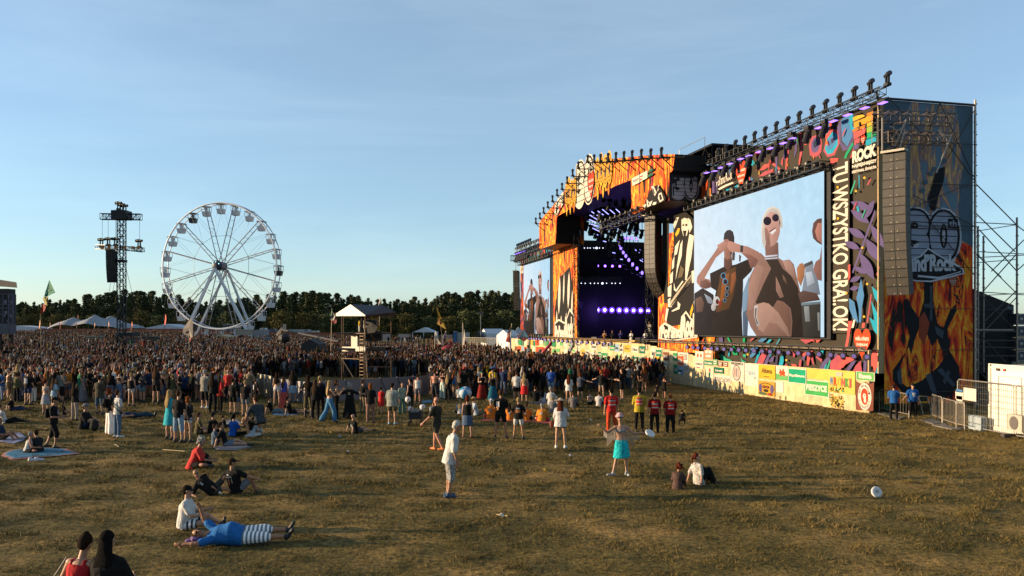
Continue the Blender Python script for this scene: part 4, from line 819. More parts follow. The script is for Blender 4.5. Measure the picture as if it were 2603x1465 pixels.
def wr(a,tl,tr_,zl,zh):
 cols=[BL,RO,B(240,210,60),CO,B(110,190,90),CO]
 for i,ch in enumerate('WRONKI'):
  x=tl-(tl-tr_)*(.06+.15*i);w_=(tl-tr_)*(.13 if ch!='I' else .06)
  a.text(ch,((x,zl+(zh-zl)*.28),(x-w_,zl+(zh-zl)*.28),(x,zl+(zh-zl)*.68)),cols[i],.04)
 a.shape([(tl-.55*(tl-tr_),zh-.1),(tl-.3*(tl-tr_),zh-.1),(tl-.3*(tl-tr_),zh-.3),(tl-.55*(tl-tr_),zh-.3)][::1],B(250,215,190))
 for i in range(22):a.shape(circ(tl-(tl-tr_)*random.Random(i).uniform(.05,.6),zl+(zh-zl)*random.Random(i+50).uniform(.02,.22),.05),[YE,B(200,160,40),BK,TE][i % 4],.0008)
sign(rct(1845,305,2195,640),B(255,225,110),'yellow sheet with WRONKI in rainbow letters','cloth_banner','banner',draw=wr)
def flw(a,tl,tr_,zl,zh):
 for i in range(60):
  r_=random.Random(i);a.lobe(tl-(tl-tr_)*r_.random(),zl+(zh-zl)*r_.random(),.16,.06,r_.uniform(0,6),[YE,B(220,180,60),BK,B(60,80,40)][i % 4],up=.0008)
sign(rct(1870,645,2030,815),B(235,205,120),'sheet of pale plywood with sunflowers under the WRONKI banner','flower_garland','garland',draw=flw)
sign(rct(1525,435,1850,680),B(80,195,100),'green town sign reading PIESZYCE',words=[('PIESZYCE',.05,.3,.95,.75,None)],border=CR,bold=.06)
sign(rct(1560,290,1845,450),B(255,222,100),'plain yellow sheet above the PIESZYCE sign','cloth_banner','banner')
sign(rct(1315,285,1555,505),B(15,185,135),'teal green town sign reading Szydłowo',words=[('Szydłowo',.04,.38,.96,.64,None)],border=CR,bold=.06)
def drg(a,tl,tr_,zl,zh):
 w_=tl-tr_;h=zh-zl
 a.shape([(tl,zl),(tr_,zl),(tr_,zl+h*.35),(tl,zl+h*.45)],B(120,205,120))
 P_=lambda pts:[(tl-w_*x,zl+h*y) for x,y in pts]
 for q in ([(.25,.5),(.35,.7),(.3,.8),(.4,.78),(.5,.62),(.58,.8),(.7,.85),(.66,.7),(.8,.6),(.75,.4),(.85,.3),(.65,.3),(.55,.4),(.4,.25),(.3,.28),(.4,.42)],):a.shape(P_(q),RO)
sign(rct(1150,260,1305,455),CR,'flag with a red dragon over a green half, nailed to the fence','wall_flag','flag',draw=drg)
sign(rct(1150,450,1250,615),CR,'blank white sheet under the dragon flag','cloth_banner','banner')
sign(rct(925,242,1145,445),B(255,205,60),'golden yellow cloth with the word Altena','cloth_banner','banner',words=[('Altena',.2,.42,.82,.78,B(90,60,30)),('~~~',.35,.12,.65,.2,B(90,60,30))],bold=.02)
def msk(a,tl,tr_,zl,zh):
 w_=tl-tr_;h=zh-zl;P_=lambda x,y,rx,ry:circ(tl-w_*x,zl+h*y,w_*rx,h*ry,14)
 for x,y,rx,ry,c in ((.5,.5,.46,.4,BK),(.5,.5,.42,.36,B(220,170,50)),(.15,.5,.1,.3,PU),(.85,.5,.1,.3,PU),(.38,.6,.1,.1,BK),(.6,.6,.1,.1,BK),(.38,.6,.05,.05,RO),(.6,.6,.05,.05,RO),(.5,.35,.14,.1,BK),(.3,.12,.25,.1,B(90,120,90)),(.75,.12,.14,.08,RD)):a.shape(P_(x,y,rx,ry),c)
sign(rct(925,450,1140,665),B(230,175,60),'painted mask poster in yellow and purple under the Altena cloth','poster','poster',draw=msk)
sign(rct(740,225,920,540),CR,'large white sheet left of the Altena cloth','cloth_banner','banner',words=[('O',.12,.6,.25,.74,B(190,215,235)),('O O',.3,.5,.75,.66,B(150,190,220)),('O',.7,.35,.82,.45,B(150,180,200))])
def cres(a,tl,tr_,zl,zh):
 w_=tl-tr_;cx,cz=tl-w_*.45,zl+(zh-zl)*.45
 a.shape(circ(cx,cz,w_*.3,(zh-zl)*.4),B(70,60,60));a.shape(circ(cx,cz,w_*.26,(zh-zl)*.36),B(235,215,200));
 for k in (-.12,0,.12):a.shape([(cx+w_*k-.03,cz-.25),(cx+w_*k+.03,cz-.25),(cx+w_*k+.03,cz+.28),(cx+w_*k-.03,cz+.28)],B(170,60,50) if k else B(50,60,110))
sign(rct(560,200,735,480),B(255,240,220),'white cloth with a striped round crest and arched lettering','cloth_banner','banner',draw=cres,words=[('DRZEWICA',.05,.85,.95,.97,B(80,80,90))],bold=.02)
sign(rct(345,370,560,495),B(255,244,225),'white strip lettered SULECHÓW in thin capitals','cloth_banner','banner',words=[('SULECHÓW',.04,.1,.96,.85,B(130,125,110))],bold=.0)
sign(rct(345,275,470,365),B(20,120,90),'dark green town sign above the SULECHÓW strip',words=[('Sułowski',.12,.3,.88,.66,None)],border=None)
sign(rct(205,185,320,258),B(40,150,110),'green town sign right of the OSIĄŻ sheet',words=[('Strzelce',.08,.25,.92,.75,None)])
sign(rct(235,270,335,460),B(250,238,205),'cream sheet with a small painted figure','poster','poster',draw=lambda a,l,r,b,t:(a.shape(circ((l+r)/2,b+(t-b)*.75,.12,.14),CO),a.shape(circ((l+r)/2,b+(t-b)*.45,.1,.2),TE)))
for k,(x0,y0,x1,y1,c) in enumerate(((330,170,385,255,B(110,180,120)),(395,200,455,270,B(150,85,60)),(465,205,520,275,B(150,85,60)),(210,25,325,180,B(240,170,130)))):
 sign(rct(x0,y0,x1,y1),c,('small green badge sign','left of two small brown plaques','right of two small brown plaques','orange lettered sheet above the green sign')[k]+' near the fence middle',words=[('— —',.15,.55,.85,.8,CR),('—',.2,.2,.8,.4,CR)])
sign(rct(95,65,205,185),CR,'white poster with two small red emblems','poster','poster',draw=lambda a,l,r,b,t:(a.shape(circ(l-(l-r)*.33,(b+t)/2,.12,.12),RO),a.shape(circ(l-(l-r)*.7,(b+t)/2,.12,.12),RO)))
sign(rct(95,190,205,300),CR,'white sheet lettered OSIĄŻ','cloth_banner','banner',words=[('OSIĄŻ',.1,.4,.9,.8,B(110,100,90)),('..',.2,.05,.6,.2,RO)])
sign([(fpx(1725,900,FO)[0],.9),(fpx(1750,900,FO)[0],.9),(fpx(1750,900,FO)[0],2.3),(fpx(1725,900,FO)[0],2.3)],CR,'white sheet lettered GOLUB DOBRZYŃ','cloth_banner','banner',words=[('GOLUB',.1,.62,.9,.92,B(120,110,100)),('DOBRZYŃ',.05,.1,.95,.38,B(90,110,140))],bold=.0)
rr=random.Random(11);cols=[B(60,170,110),B(30,150,110),B(130,210,120),B(20,130,100),CR,CR,CR,B(255,200,70),B(235,100,50),B(180,215,240),B(150,85,60),B(60,170,110)]
cn=['green','sea green','light green','deep green','white','cream','pale','yellow','orange','pale blue','brown','mid green']
names=['Nysa','Brzeg','Żary','Kutno','Radom','Oława','Konin','Tychy','Ełk','Piła','Toruń','Lubin','Łuków','Krosno','Sanok','Jasło']
t=19.6;row=0;cnt=0;sgs=set()
while t<70:
 w_=rr.uniform(.7,1.5) if t<28 else rr.uniform(.9,1.9)
 for r0 in range(3 if t>22 else 2):
  h=rr.uniform(.45,.75) if t>28 else rr.uniform(.45,.8);zt_=zf(t)-.12-r0*.8-rr.uniform(0,.15)
  if zt_-h<.5 or rr.random()<.12:continue
  k=rr.randrange(len(cols));u=rr.uniform(-.15,.15)
  ps_=('right of the stage opening' if t<27 else ('under the stage opening' if t<46 else 'toward the far end'));kk_=(k,(cnt*5+k) % 16,r0,ps_);dup_=kk_ in sgs;sgs.add(kk_)
  sign([(t+w_*.9+u,zt_-h),(t+u,zt_-h),(t+u,zt_),(t+w_*.9+u,zt_)],cols[k],'%s sign reading %s, %s row of the fence %s%s' % (cn[k],names[(cnt*5+k) % 16],('top','second','third')[r0],ps_,', the farther' if dup_ else ''),
    words=[(names[(cnt*5+k) % 16],.12,.3,.88,.72,CR if k in (0,1,2,3,8,10,11) else B(90,90,90))] if t<46 else None,border=CR if k<3 else None)
  cnt+=1
 t+=w_
sign([(fpx(1665,905,FO)[0],1.3),(fpx(1677,905,FO)[0],1.3),(fpx(1677,905,FO)[0],2.2),(fpx(1665,905,FO)[0],2.2)],B(240,90,40),'small upright banner in red yellow and blue thirds','cloth_banner','banner',draw=lambda a,l,r,b,t:(a.shape([(l,b),(r,b),(r,b+(t-b)/3),(l,b+(t-b)/3)],BL),a.shape([(l,b+(t-b)/3),(r,b+(t-b)/3),(r,b+2*(t-b)/3),(l,b+2*(t-b)/3)],YE)))
# ================================================================ RIGHT SIDE: scaffold, tent, container, fences
sc0=empty('scaffolding',(24,40,0),'tall tube scaffolding behind the shaded stage side, against the sky','scaffolding')
m=MB((.30,.25,.22));
def pole(px,ytop,D):
 p=at(px,ytop,D);m.bar((p.x,p.y,0),p,.05,6)
 for k in range(int(p.z/.5)):m.bar((p.x-.05,p.y,.5*k+.3),(p.x+.07,p.y,.5*k+.3),.05,4)
for a_ in ((2478,262,39.6),(2486,575,41),(2500,600,44),(2585,553,41),(2660,620,41),(2700,620,45)):pole(*a_)
m.build('standards',M['metal'],sc0)
m=MB((.10,.09,.09))
for (x0,y0,x1,y1,D0_,D1_) in ((2478,465,2582,570,39.7,41),(2478,540,2580,640,39.7,41),(2482,566,2582,571,40,41),(2482,588,2582,572,40,41),(2484,640,2603,646,40,42),(2484,655,2603,649,40,42),(2484,668,2582,660,40,41),(2490,585,2585,690,40,41),(2480,645,2545,705,40,41),(2582,572,2650,620,41,41),
  (2500,740,2585,645,44,41),(2487,650,2583,745,41,41),(2520,690,2603,610,42,42),(2487,742,2603,750,41,42),(2487,752,2603,746,41,42),(2487,742,2580,840,41,41),(2500,845,2585,755,41,41),(2487,865,2583,866,41,41),(2487,843,2583,843,41,41),(2484,905,2583,905,41,41),(2483,882,2583,884,41,41),
  (2487,845,2560,925,41,41),(2500,820,2583,740,41,41),(2583,690,2640,640,41,41),(2484,925,2540,925,41,41),(2484,940,2530,985,41,40)):
 m.bar(at(x0,y0,D0_),at(x1,y1,D1_),.028,4)
m.bar(at(2478,840,41),at(2575,840,41),.07,5,col=(.3,.26,.2));m.build('braces',M['metal'],sc0)
# dark marquee behind
tnt=empty('black_marquee',(29,47,0),'black marquee with a sloping roof behind the scaffolding','tent')
m=MB((.015,.017,.022));D=46
def hp(px,py,d):return at(px,py,d)
pr=[hp(2470,733,D),hp(2577,776,D)];
b=[Vector((pr[0].x-3,D,0)),Vector((pr[1].x,D,0)),pr[1],pr[0],Vector((pr[0].x-3,D,pr[0].z+1.2))]
m.add(b+[p+Vector((1.2,10,0)) for p in b],[(0,1,2,3,4),(5,6,7,8,9),(1,6,7,2),(2,7,8,3),(3,8,9,4)]);m.build('roof_and_walls',M['tent'],tnt)
m=MB((.10,.13,.16));m.box(hp(2567,783,D-.1),(.35,.05,.15));m.bar(hp(2574,790,D-.2),hp(2572,935,D-.2),.07,col=(.15,.18,.2));m.bar(hp(2483,788,D-.2),hp(2572,788,D-.2),.03,4,col=(.05,.06,.08));m.build('trim',M['metal'],tnt)
fk=[hp(2594,812+k*31,44) for k in range(4)]
for k,p in enumerate(fk):
 root=empty('flight_case',p,('topmost','second','third','lowest')[k]+' grey flight case in the stack at the right edge','flight case','stacked flight cases')
 m=MB((.08,.09,.11));m.box(p,(.9,.8,.62));m.build('case',M['black'],root);m=MB((.35,.38,.42));
 for z in (-.26,.26):m.box(p+Vector((0,-.41,z)),(.86,.03,.04))
 for x in (-.2,.2):m.box(p+Vector((x,-.41,.02)),(.16,.03,.14))
 m.build('fittings',M['metal'],root)
for k in range(14):                                   # dim crates under the scaffold
 rr=random.Random(k);p=at(2480+k*9,930,41+rr.uniform(0,2));p.z=0;root=empty('dark_crate',p,ordn(k,14,'dark crate standing under the scaffolding, %s from the left'),'crate','crates under the scaffolding')
 m=MB(rr.choice([(.03,.03,.035),(.05,.045,.04),(.02,.025,.04)]));hh=rr.uniform(.8,2.1);m.box(p+Vector((0,0,hh/2)),(.75,.6,hh));m.build('shell',M['black'],root)
 m=MB((.15,.15,.16));m.box(p+Vector((0,-.31,hh*.7)),(.5,.02,.06));m.build('band',M['metal'],root)
# white container
cy0,cy1,cx0,cx1=24.5,31.6,18.95,21.4
cont=empty('white_container',(cx0,cy1,0),'white office container at the right edge behind mesh fence','container')
m=MB(B(255,250,238,.8));m.box(((cx0+cx1)/2,(cy0+cy1)/2,1.36),(cx1-cx0,cy1-cy0,2.5));m.build('walls',M['white'],cont)
m=MB(B(250,240,225,.75))
for z in (.12,2.58):m.box((cx0-.015,(cy0+cy1)/2,z),(.05,cy1-cy0+.02,.16))
for y in (cy0+.06,cy1-.06):m.box((cx0-.015,y,1.36),(.06,.14,2.36))
m.build('frame',M['white'],cont)
m=MB(B(210,200,185))
for y in (31.0,29.6,28.2):m.box((cx0-.01,y,1.2),(.02,.02,2.0))
m.box((cx0-.01,30.3,2.2),(.02,1.5,.02));m.box((cx0-.01,30.0,.9),(.02,3,.015));m.build('panel_seams',M['matte'],cont)
m=MB(B(90,60,60));m.box((cx0-.04,31.0,2.45),(.012,.22,.1));m.box((cx0-.04,30.6,2.45),(.012,.14,.08),col=B(220,50,40));m.box((cx0-.04,31.45,2.6),(.02,.1,.07),col=B(60,70,90));m.build('stickers',M['matte'],cont)
ac=empty('air_conditioner',(cx0-.2,29.5,.25),'air conditioner fan unit at the foot of the white container','air conditioner')
m=MB(B(235,225,205));m.box((cx0-.2,29.5,.55),(.3,.9,.6));m.build('casing',M['white'],ac);m=MB((.25,.22,.2));m.bar((cx0-.36,29.5,.55),(cx0-.37,29.5,.55),.25,20);m.build('fan_grille',M['metal'],ac)
# mesh fence panels (real wires)
def mesh_panel(p0,p1,h,label,n=26,posts=True):
 p0=Vector(p0);p1=Vector(p1);root=empty('mesh_fence_panel',p0,label,'fence panel','mesh fence panels along the container');m=MB(B(235,225,210));U=Vector((0,0,1))
 m.path([p0+U*.1,p0+U*(h-.08),p0.lerp(p1,.03)+U*h,p0.lerp(p1,.97)+U*h,p1+U*(h-.08),p1+U*.1,p0+U*.1],.022,6);m.build('frame',M['metal'],root)
 m=MB(B(150,145,130))
 for i in range(1,n):q=p0.lerp(p1,i/n);m.bar(q+U*.12,q+U*(h-.02),.005,3)
 for i in range(1,8):m.bar(p0+U*(.1+i*(h-.1)/8),p1+U*(.1+i*(h-.1)/8),.005,3)
 m.build('wires',M['metal'],root);return root
A1,A2=Vector((18.42,32.9,0)),Vector((18.62,29.55,0))
mesh_panel(A1,A2,1.95,'mesh fence panel with white notices, from barriers to container end',30)
mesh_panel(A2+Vector((.02,-.1,0)),Vector((18.75,26.2,0)),1.95,'mesh fence panel cut by the right edge, before the container',30)
m=MB((.06,.05,.045));m.box(A2+Vector((-.05,0,.07)),(.75,.25,.14));tag(m.build('fence_foot',M['matte'],None,origin=A2),'dark concrete foot under the joint of the mesh fence panels','fence foot')
for k,(x,y,w_,h) in enumerate(((2447,994,.3,.12),(2447,1006,.35,.32),(2461,1003,.55,.5),(2445,1016,.28,.3))):
 y_=32.75-.25*(k==2)-.5*(k==2);z=at(x,y,y_).z;col=CR if k else BL
 m=MB(col);m.box((18.40,y_,z),(.01,w_*1.6,h));tag(m.build('notice',M['matte'],None,origin=(18.40,y_,z)),('blue strip notice at the top','white notice upper left','larger white notice','white notice lower left')[k]+' on the mesh fence','notice')
bp=at(2500,1080,31.9)
for k in range(6):                                    # packs of bottled water by the container
 p=Vector((18.55+.0*k,32.0-.28*(k % 3),.14+.29*(k//3)));root=empty('water_pack',p,ordn(k,6,'pale blue shrink-wrapped bottle pack beside the container corner, %s in the pile'),'bottle pack','bottle packs')
 m=MB((.42,.48,.50))
 for i in range(3):
  for j in range(3):m.bar(p+Vector((-.1+.1*i,-.1+.1*j,-.14)),p+Vector((-.1+.1*i,-.1+.1*j,.09)),.042,7);m.bar(p+Vector((-.1+.1*i,-.1+.1*j,.09)),p+Vector((-.1+.1*i,-.1+.1*j,.14)),.035,6,.014)
 m.build('bottles',M['white'],root)
# crowd barriers
def barrier(p0,p1,label,n=11,h=1.1):
 p0=Vector(p0);p1=Vector(p1);root=empty('crowd_barrier',p0,label,'crowd barrier','steel crowd barriers');U=Vector((0,0,1));m=MB(B(240,225,205))
 m.path([p0+U*.02,p0+U*(h-.12),p0.lerp(p1,.06)+U*h,p0.lerp(p1,.94)+U*h,p1+U*(h-.12),p1+U*.02],.022,6);m.bar(p0+U*.2,p1+U*.2,.018,5);m.build('frame',M['metal'],root)
 m=MB(B(230,215,195))
 for i in range(1,n):q=p0.lerp(p1,i/n);m.bar(q+U*.2,q+U*h,.010,4)
 m.build('bars',M['metal'],root)
 d=(p1-p0).normalized();s_=d.cross(U);m=MB(B(200,190,170))
 for q in (p0.lerp(p1,.1),p0.lerp(p1,.9)):m.bar(q-s_*.35+U*.02,q+s_*.35+U*.02,.022,5)
 m.build('feet',M['metal'],root);return root
g=lambda x,y:gp(x,y)
barrier(g(2235,1048),g(2311,1065),'steel crowd barrier between the fence end and the guard in blue')
barrier(g(2368,1065),g(2395,1076),'steel crowd barrier right of the folding chair',9);barrier(g(2396,1078),g(2431,1090),'middle steel crowd barrier right of the guards',10);barrier(g(2433,1090),g(2452,1094),'short end barrier next to the mesh fence',7)
for k,(a_,b_,c_,d_) in enumerate((((2228,1052),(2240,1050),(2300,1062),(2285,1068)),((2340,1070),(2372,1068),(2400,1078),(2372,1080)),((2370,1083),(2400,1080),(2445,1094),(2420,1094)))):
 m=MB((.35,.33,.3));q=[g(*p)+Vector((0,0,.05)) for p in (a_,b_,c_,d_)];q2=[p-Vector((0,0,.05)) for p in q];m.add(q+q2,[(0,1,2,3),(0,4,5,1),(1,5,6,2),(2,6,7,3),(3,7,4,0)]);tag(m.build('ground_plate',M['metal'],None,origin=q[0]),('metal ground plate at the fence end','metal ground plate under the middle barriers','metal ground plate by the mesh fence')[k],'ground plate')
p=g(2352,1052);root=empty('folding_chair',p,'folding chair with striped seat behind the guards','chair');m=MB((.5,.42,.3));
for s in (-.2,.2):m.bar(p+Vector((s,-.2,0)),p+Vector((s,.2,.8)),.015,5);m.bar(p+Vector((s,.25,0)),p+Vector((s,-.2,.45)),.015,5)
m.bar(p+Vector((-.2,.2,.8)),p+Vector((.2,.2,.8)),.015);m.build('frame',M['metal'],root);m=MB(B(60,70,50));m.box(p+Vector((0,0,.44)),(.4,.4,.03));m.box(p+Vector((0,.17,.68)),(.38,.03,.22));m.build('seat',M['matte'],root)
p=g(2252,1046);m=MB(B(40,150,90,.5));rr=random.Random(2);m.ell(p+Vector((0,0,.28)),(.26,.22,.3),nu=9,nv=6);m.bar(p+Vector((0,0,.5)),p+Vector((.05,0,.68)),.05,6,.09);tag(m.build('rubbish_bag',M['tent'],None,origin=p),'green rubbish bag by the fence end barrier','rubbish bag')

# ================================================================ FERRIS WHEEL
def ferris():
 D=172;c=at(562,677,D);root=empty('ferris_wheel',gD(562,D),'tall white ferris wheel with hanging cabins behind the crowd','ferris wheel');yaw=R(12)
 ax_=Vector((math.sin(yaw)*-1,-math.cos(yaw),0)).normalized();ux=Vector((0,0,1)).cross(ax_).normalized();
 if ux.x<0:ux=-ux
 Rr=13.55;P_=lambda a,r,o=0:c+ux*math.sin(a)*r+Vector((0,0,1))*math.cos(a)*r+ax_*o
 W_=B(235,238,245,1.0)
 for o in (-.95,.95):
  m=MB(W_);n=96
  for i in range(n):m.bar(P_(2*math.pi*i/n,Rr,o),P_(2*math.pi*(i+1)/n,Rr,o),.17 if o>0 else .12,5)
  m.build('rim',M['white'],root)
 m=MB(W_)
 for i in range(48):m.bar(P_(2*math.pi*i/48,Rr,-.95),P_(2*math.pi*i/48,Rr,.95),.06,4)
 m.build('rim_rungs',M['white'],root)
 for i in range(12):
  a=R(15+30*i);m=MB(B(200,190,190,.7))
  for o in (-.8,.8):m.bar(P_(a,1.0,o*1.3),P_(a,Rr,o),.10,4)
  for k in range(1,8):m.bar(P_(a,Rr*k/8,-.8),P_(a,Rr*k/8,.8),.04,3)
  m.build('spoke',M['white'],root)
 m=MB(B(150,165,170,.5))
 for i in range(12):
  a,b=R(15+30*i),R(45+30*i);m.bar(P_(a,Rr*.5,0),P_(b,Rr*.5,0),.045,3)
  for o in (-.8,.8):m.bar(P_(a,Rr*.5,o),P_(a+R(15),Rr,o),.022,3);m.bar(P_(a,Rr*.5,o),P_(a-R(15),Rr,o),.022,3)
 m.build('cables',M['metal'],root)
 m=MB((.02,.03,.05));m.bar(c+ax_*1.6,c+ax_*2.0,1.15,24,.9);m.bar(c+ax_*2.0,c+ax_*2.2,.9,20,.3);m.build('hub',M['black'],root)
 m=MB(B(160,150,150));m.bar(c-ax_*1.0,c+ax_*1.5,.95,20);m.build('hub_drum',M['white'],root)
 m=MB((.3,.8,.9));
 for a in (0,60,300):m.ell(c+ax_*2.0+ux*math.sin(R(a))*.8+Vector((0,0,1))*math.cos(R(a))*.75,(.12,.12,.12),nu=6,nv=5)
 m.build('hub_lamps',M['dimglow'],root)
 gl,gr=gD(462,D-2),gD(645,D-2)
 for k,(foot,o) in enumerate(((gl,2.4),(gr,2.4),(gD(490,D+5),-2.4),(gD(652,D+5),-2.4))):
  m=MB(W_);m.bar(c+ax_*o-Vector((0,0,.6)),foot,.34 if k<2 else .28,4,.45 if k<2 else .35);m.build('support_leg',M['white'],root)
 m=MB(W_);m.bar(gD(490,D+5)+Vector((1.5,0,6)),gD(462,D-2)+Vector((3,0,5)),.1,4);m.bar(gD(490,D+5)+Vector((4,0,11)),gD(462,D-2)+Vector((5.6,0,11)),.1,4);m.build('cross_braces',M['white'],root)
 m=MB(B(190,190,195));m.box(gD(555,D)+Vector((0,0,.5)),(15,6,1.0));m.box(gD(628,D)+Vector((3,0,1.4)),(2.6,3,2.8));m.build('platform',M['white'],root)
 cab0=None
 for i in range(24):
  p=P_(R(15*i),Rr,0)
  cb=MB(B(235,235,240,.95)) if i % 8!=6 else MB((.06,.06,.07))
  w1,w2=.95,.62
  z=[-.25,-1.25,-2.25]
  lo_=[(p+Vector((x*w2,y*w2,z[2]))) for x,y in ((-1,-1),(1,-1),(1,1),(-1,1))];mi=[(p+Vector((x*.78,y*.78,z[1]))) for x,y in ((-1,-1),(1,-1),(1,1),(-1,1))]
  cb.add(lo_+mi,[(0,1,5,4),(1,2,6,5),(2,3,7,6),(3,0,4,7),(0,3,2,1)])
  for q in mi:cb.bar(q,Vector((q.x,q.y,p.z+z[0]))*1.0,.05,4)
  cb.box(p+Vector((0,0,z[0]+.05)),(1.75,1.75,.12))
  cb.bar(p,p+Vector((0,0,z[0])),.07,5);cb.box(p+Vector((0,0,-1.0)),(.08,1.4,1.2))
  cb.build('cabin',M['white'],root)
 return root
ferris()
# ---- delay tower with cross trusses
def tower():
 D=100;b=gD(309,D);root=empty('loudspeaker_mast',b,'black lattice mast with cross trusses at left, before the ferris wheel','loudspeaker mast');K=(.025,.025,.03)
 zt_=at(309,545,D).z;m=MB(K);m.truss(b,Vector((b.x,b.y,zt_)),.75,.75,26,.07,up=(0,1,0));m.build('mast',M['metal'],root)
 m=MB(K);m.truss(at(257,551,D),at(359,552,D),.6,.72,12,.055);m.build('upper_crossbeam',M['metal'],root)
 m=MB(K);ps=[at(247,628,D),at(272,629,D-1),at(309,631,D-1.2),at(345,634,D-1),at(364,636,D)];
 for p,q in zip(ps[:-1],ps[1:]):m.truss(p,q,.5,.5,4,.05)
 m.build('lower_crossbeam',M['metal'],root)
 m=MB(K);m.box(at(309,548,D-.3),(1.9,1.6,1.1));m.box(at(300,540,D-.6),(1.1,.5,.5));m.box(at(318,556,D-.6),(.9,.5,.4));m.box(at(309,664,D),(1.0,1.0,.3));m.bar(at(297,664,D),at(320,664,D),.08);m.build('head_block',M['metal'],root)
 m=MB(K)
 for x in (260,275,294,355):m.bar(at(x,556,D),at(x,628,D),.022,3)
 for (x0,y0,x1,y1) in ((320,680,360,845),(281,720,270,800),(291,720,278,780),(296,715,298,850)):m.bar(at(x0,y0,D),at(x1,y1,D),.025,3)
 m.build('cables',M['metal'],root)
 for i,(x,y) in enumerate(((258,624),(276,622),(294,622),(354,627),(302,531),(309,535),(317,538))):
  lamp('head',at(x,y+4,D-.4),('outermost left lamp','second lamp from left','third lamp from left','outermost right lamp','highest left lamp','highest middle lamp','highest right lamp')[i]+' on the lattice mast at left','lamps on the lattice mast',rz=0,sc=1.15)
 m=MB((.55,.22,.05))
 for x in (260,277,294,318,338,352):m.box(at(x,630,D-1.6),(.3,.2,.35))
 m.build('orange_lamps',M['matte'],root)
tower()
line_array('line_array',at(280,637,99),(.15,-1),12,1.05,.335,.7,lambda i:i*1.3,'black loudspeaker column hanging from the lattice mast at left',face=(.03,.03,.03))
# ---- edge of a side screen at far left
D=90;b=gD(12,D);root=empty('side_screen_tower',b,'dark side screen structure cut by the left photo edge','screen tower');x1=at(33,0,D).x;x0=at(-60,0,D).x
Z=lambda y:at(0,y,D).z
m=MB((.05,.05,.065));m.box(((x0+x1)/2,D,(Z(735)+Z(748))/2),(x1-x0-.3,1.4,Z(735)-Z(748)),col=(.012,.012,.012));m.box(((x0+x1)/2,D,(Z(748)+Z(824))/2),(x1-x0,1.2,Z(748)-Z(824)),col=(.02,.02,.025));m.box(((x0+x1)/2,D-.1,(Z(824)+Z(850))/2),(x1-x0,1.4,Z(824)-Z(850)),col=(.10,.10,.12));m.build('screen_body',M['black'],root)
m=MB((.12,.12,.19))
for x in (8,22,33,-8):m.bar(at(x,748,D-.75),at(x,850,D-.75),.05,4)
for y in (748,774,784,799,824):m.bar(at(-30,y,D-.75),at(34,y,D-.75),.05,4)
m.build('screen_frame',M['metal'],root)
m=MB((.20,.19,.24))
for x,y,r_ in ((14,768,.16),(29,769,.12),(15,795,.15),(12,803,.1),(28,804,.12),(22,753,.1),(19,817,.07)):m.ell(at(x,y,D-.72),(r_*1.2,.05,r_*1.6),nu=8,nv=5)
m.build('white_marks',M['matte'],root)
m=MB((.03,.035,.045));q0,q1,q2,q3=at(-60,702,D),at(42,718,D-1.2),at(44,732,D-1.2),at(-60,724,D)
m.add([q0,q1,q2,q3]+[q+Vector((-2.3,3,.2)) for q in (q0,q1,q2,q3)],[(0,1,2,3),(0,4,5,1),(1,5,6,2),(3,2,6,7),(4,7,6,5)]);m.build('roof',M['tent'],root)
m=MB((.03,.03,.03));
for x in (-40,2,31):m.bar(at(x,850,D),Vector((at(x,850,D).x,D,b.z)),.12,5)
m.bar(at(5,900,D),at(31,855,D),.06);m.build('legs',M['metal'],root)

# ================================================================ CAMERA SCAFFOLD (front of house)
D=57.0;b=gD(935,D);root=empty('camera_tower',b,'scaffold camera tower with pale gabled canopy rising from the crowd','camera tower');K=B(150,125,100)
xd=lambda x:float(np.interp(x,[1193,1275,1608,1975,2045],[2.4,2.0,-1.2,1.2,1.6]))
X=lambda x,y,d=0,D=57.0:at(640+x/5.576,740+y/5.576,D+d+xd(x))
m=MB(K)
def down(x,y,d=0):p=X(x,y,d);m.bar(p,Vector((p.x,p.y,0)),.045,6)
for x,y,d in ((1275,360,0),(1608,360,0),(1300,360,3),(1975,360,1.5),(1635,360,3)):down(x,y,d)
for (x0,y0,x1,y1,d0,d1) in ((1275,597,1608,605,0,0),(1608,605,1975,605,0,1.5),(1275,955,1590,968,0,0),(1640,950,1975,958,0,1.5),(1640,1070,1975,1080,0,1.5),(1275,960,1440,1230,0,0),(1885,1070,1960,970,1,1.5),(1640,720,1975,725,0,1.5),(1690,620,1770,720,0,0),(1275,810,1608,815,0,0),(1635,850,1635,1170,0,0),(1790,720,1790,800,1,1)):
 m.bar(X(x0,y0,d0),X(x1,y1,d1),.035,5)
m.build('scaffold_tubes',M['metal'],root)
m=MB(B(190,160,130));
for x in (1530,1583):m.bar(X(x,615,-.4),X(x,1225,-.4),.025,5)
for k in range(12):y=640+k*50;m.bar(X(1530,y,-.4),X(1583,y,-.4),.018,4)
m.build('ladder',M['metal'],root)
m=MB(B(255,245,225))
for (xa_,xb_,ya_,yb_) in ((1280,1605,790,855),(1408,1495,640,793)):
 q=[X(xa_,ya_,-.1),X(xb_,ya_,-.1),X(xb_,yb_,-.1),X(xa_,yb_,-.1)];m.add(q+[p+Vector((.05,.06,0)) for p in q],[(0,1,2,3),(4,7,6,5),(0,4,5,1),(2,6,7,3),(0,3,7,4),(1,5,6,2)])
m.build('white_boards',M['matte'],root)
m=MB((.09,.075,.06));p,q=X(1280,815),X(1970,815,1.5);m.box(((p.x+q.x)/2,D+1.6,p.z),(q.x-p.x,3.2,.12));m.box(((X(1608,830).x+q.x)/2,D+1.5,X(1700,830).z),(q.x-X(1608,830).x,2.9,.3),col=B(120,90,70));m.box(((p.x+q.x)/2,D+1.6,X(1400,600).z),(q.x-p.x,3.2,.08));m.build('decks',M['wood'],root)
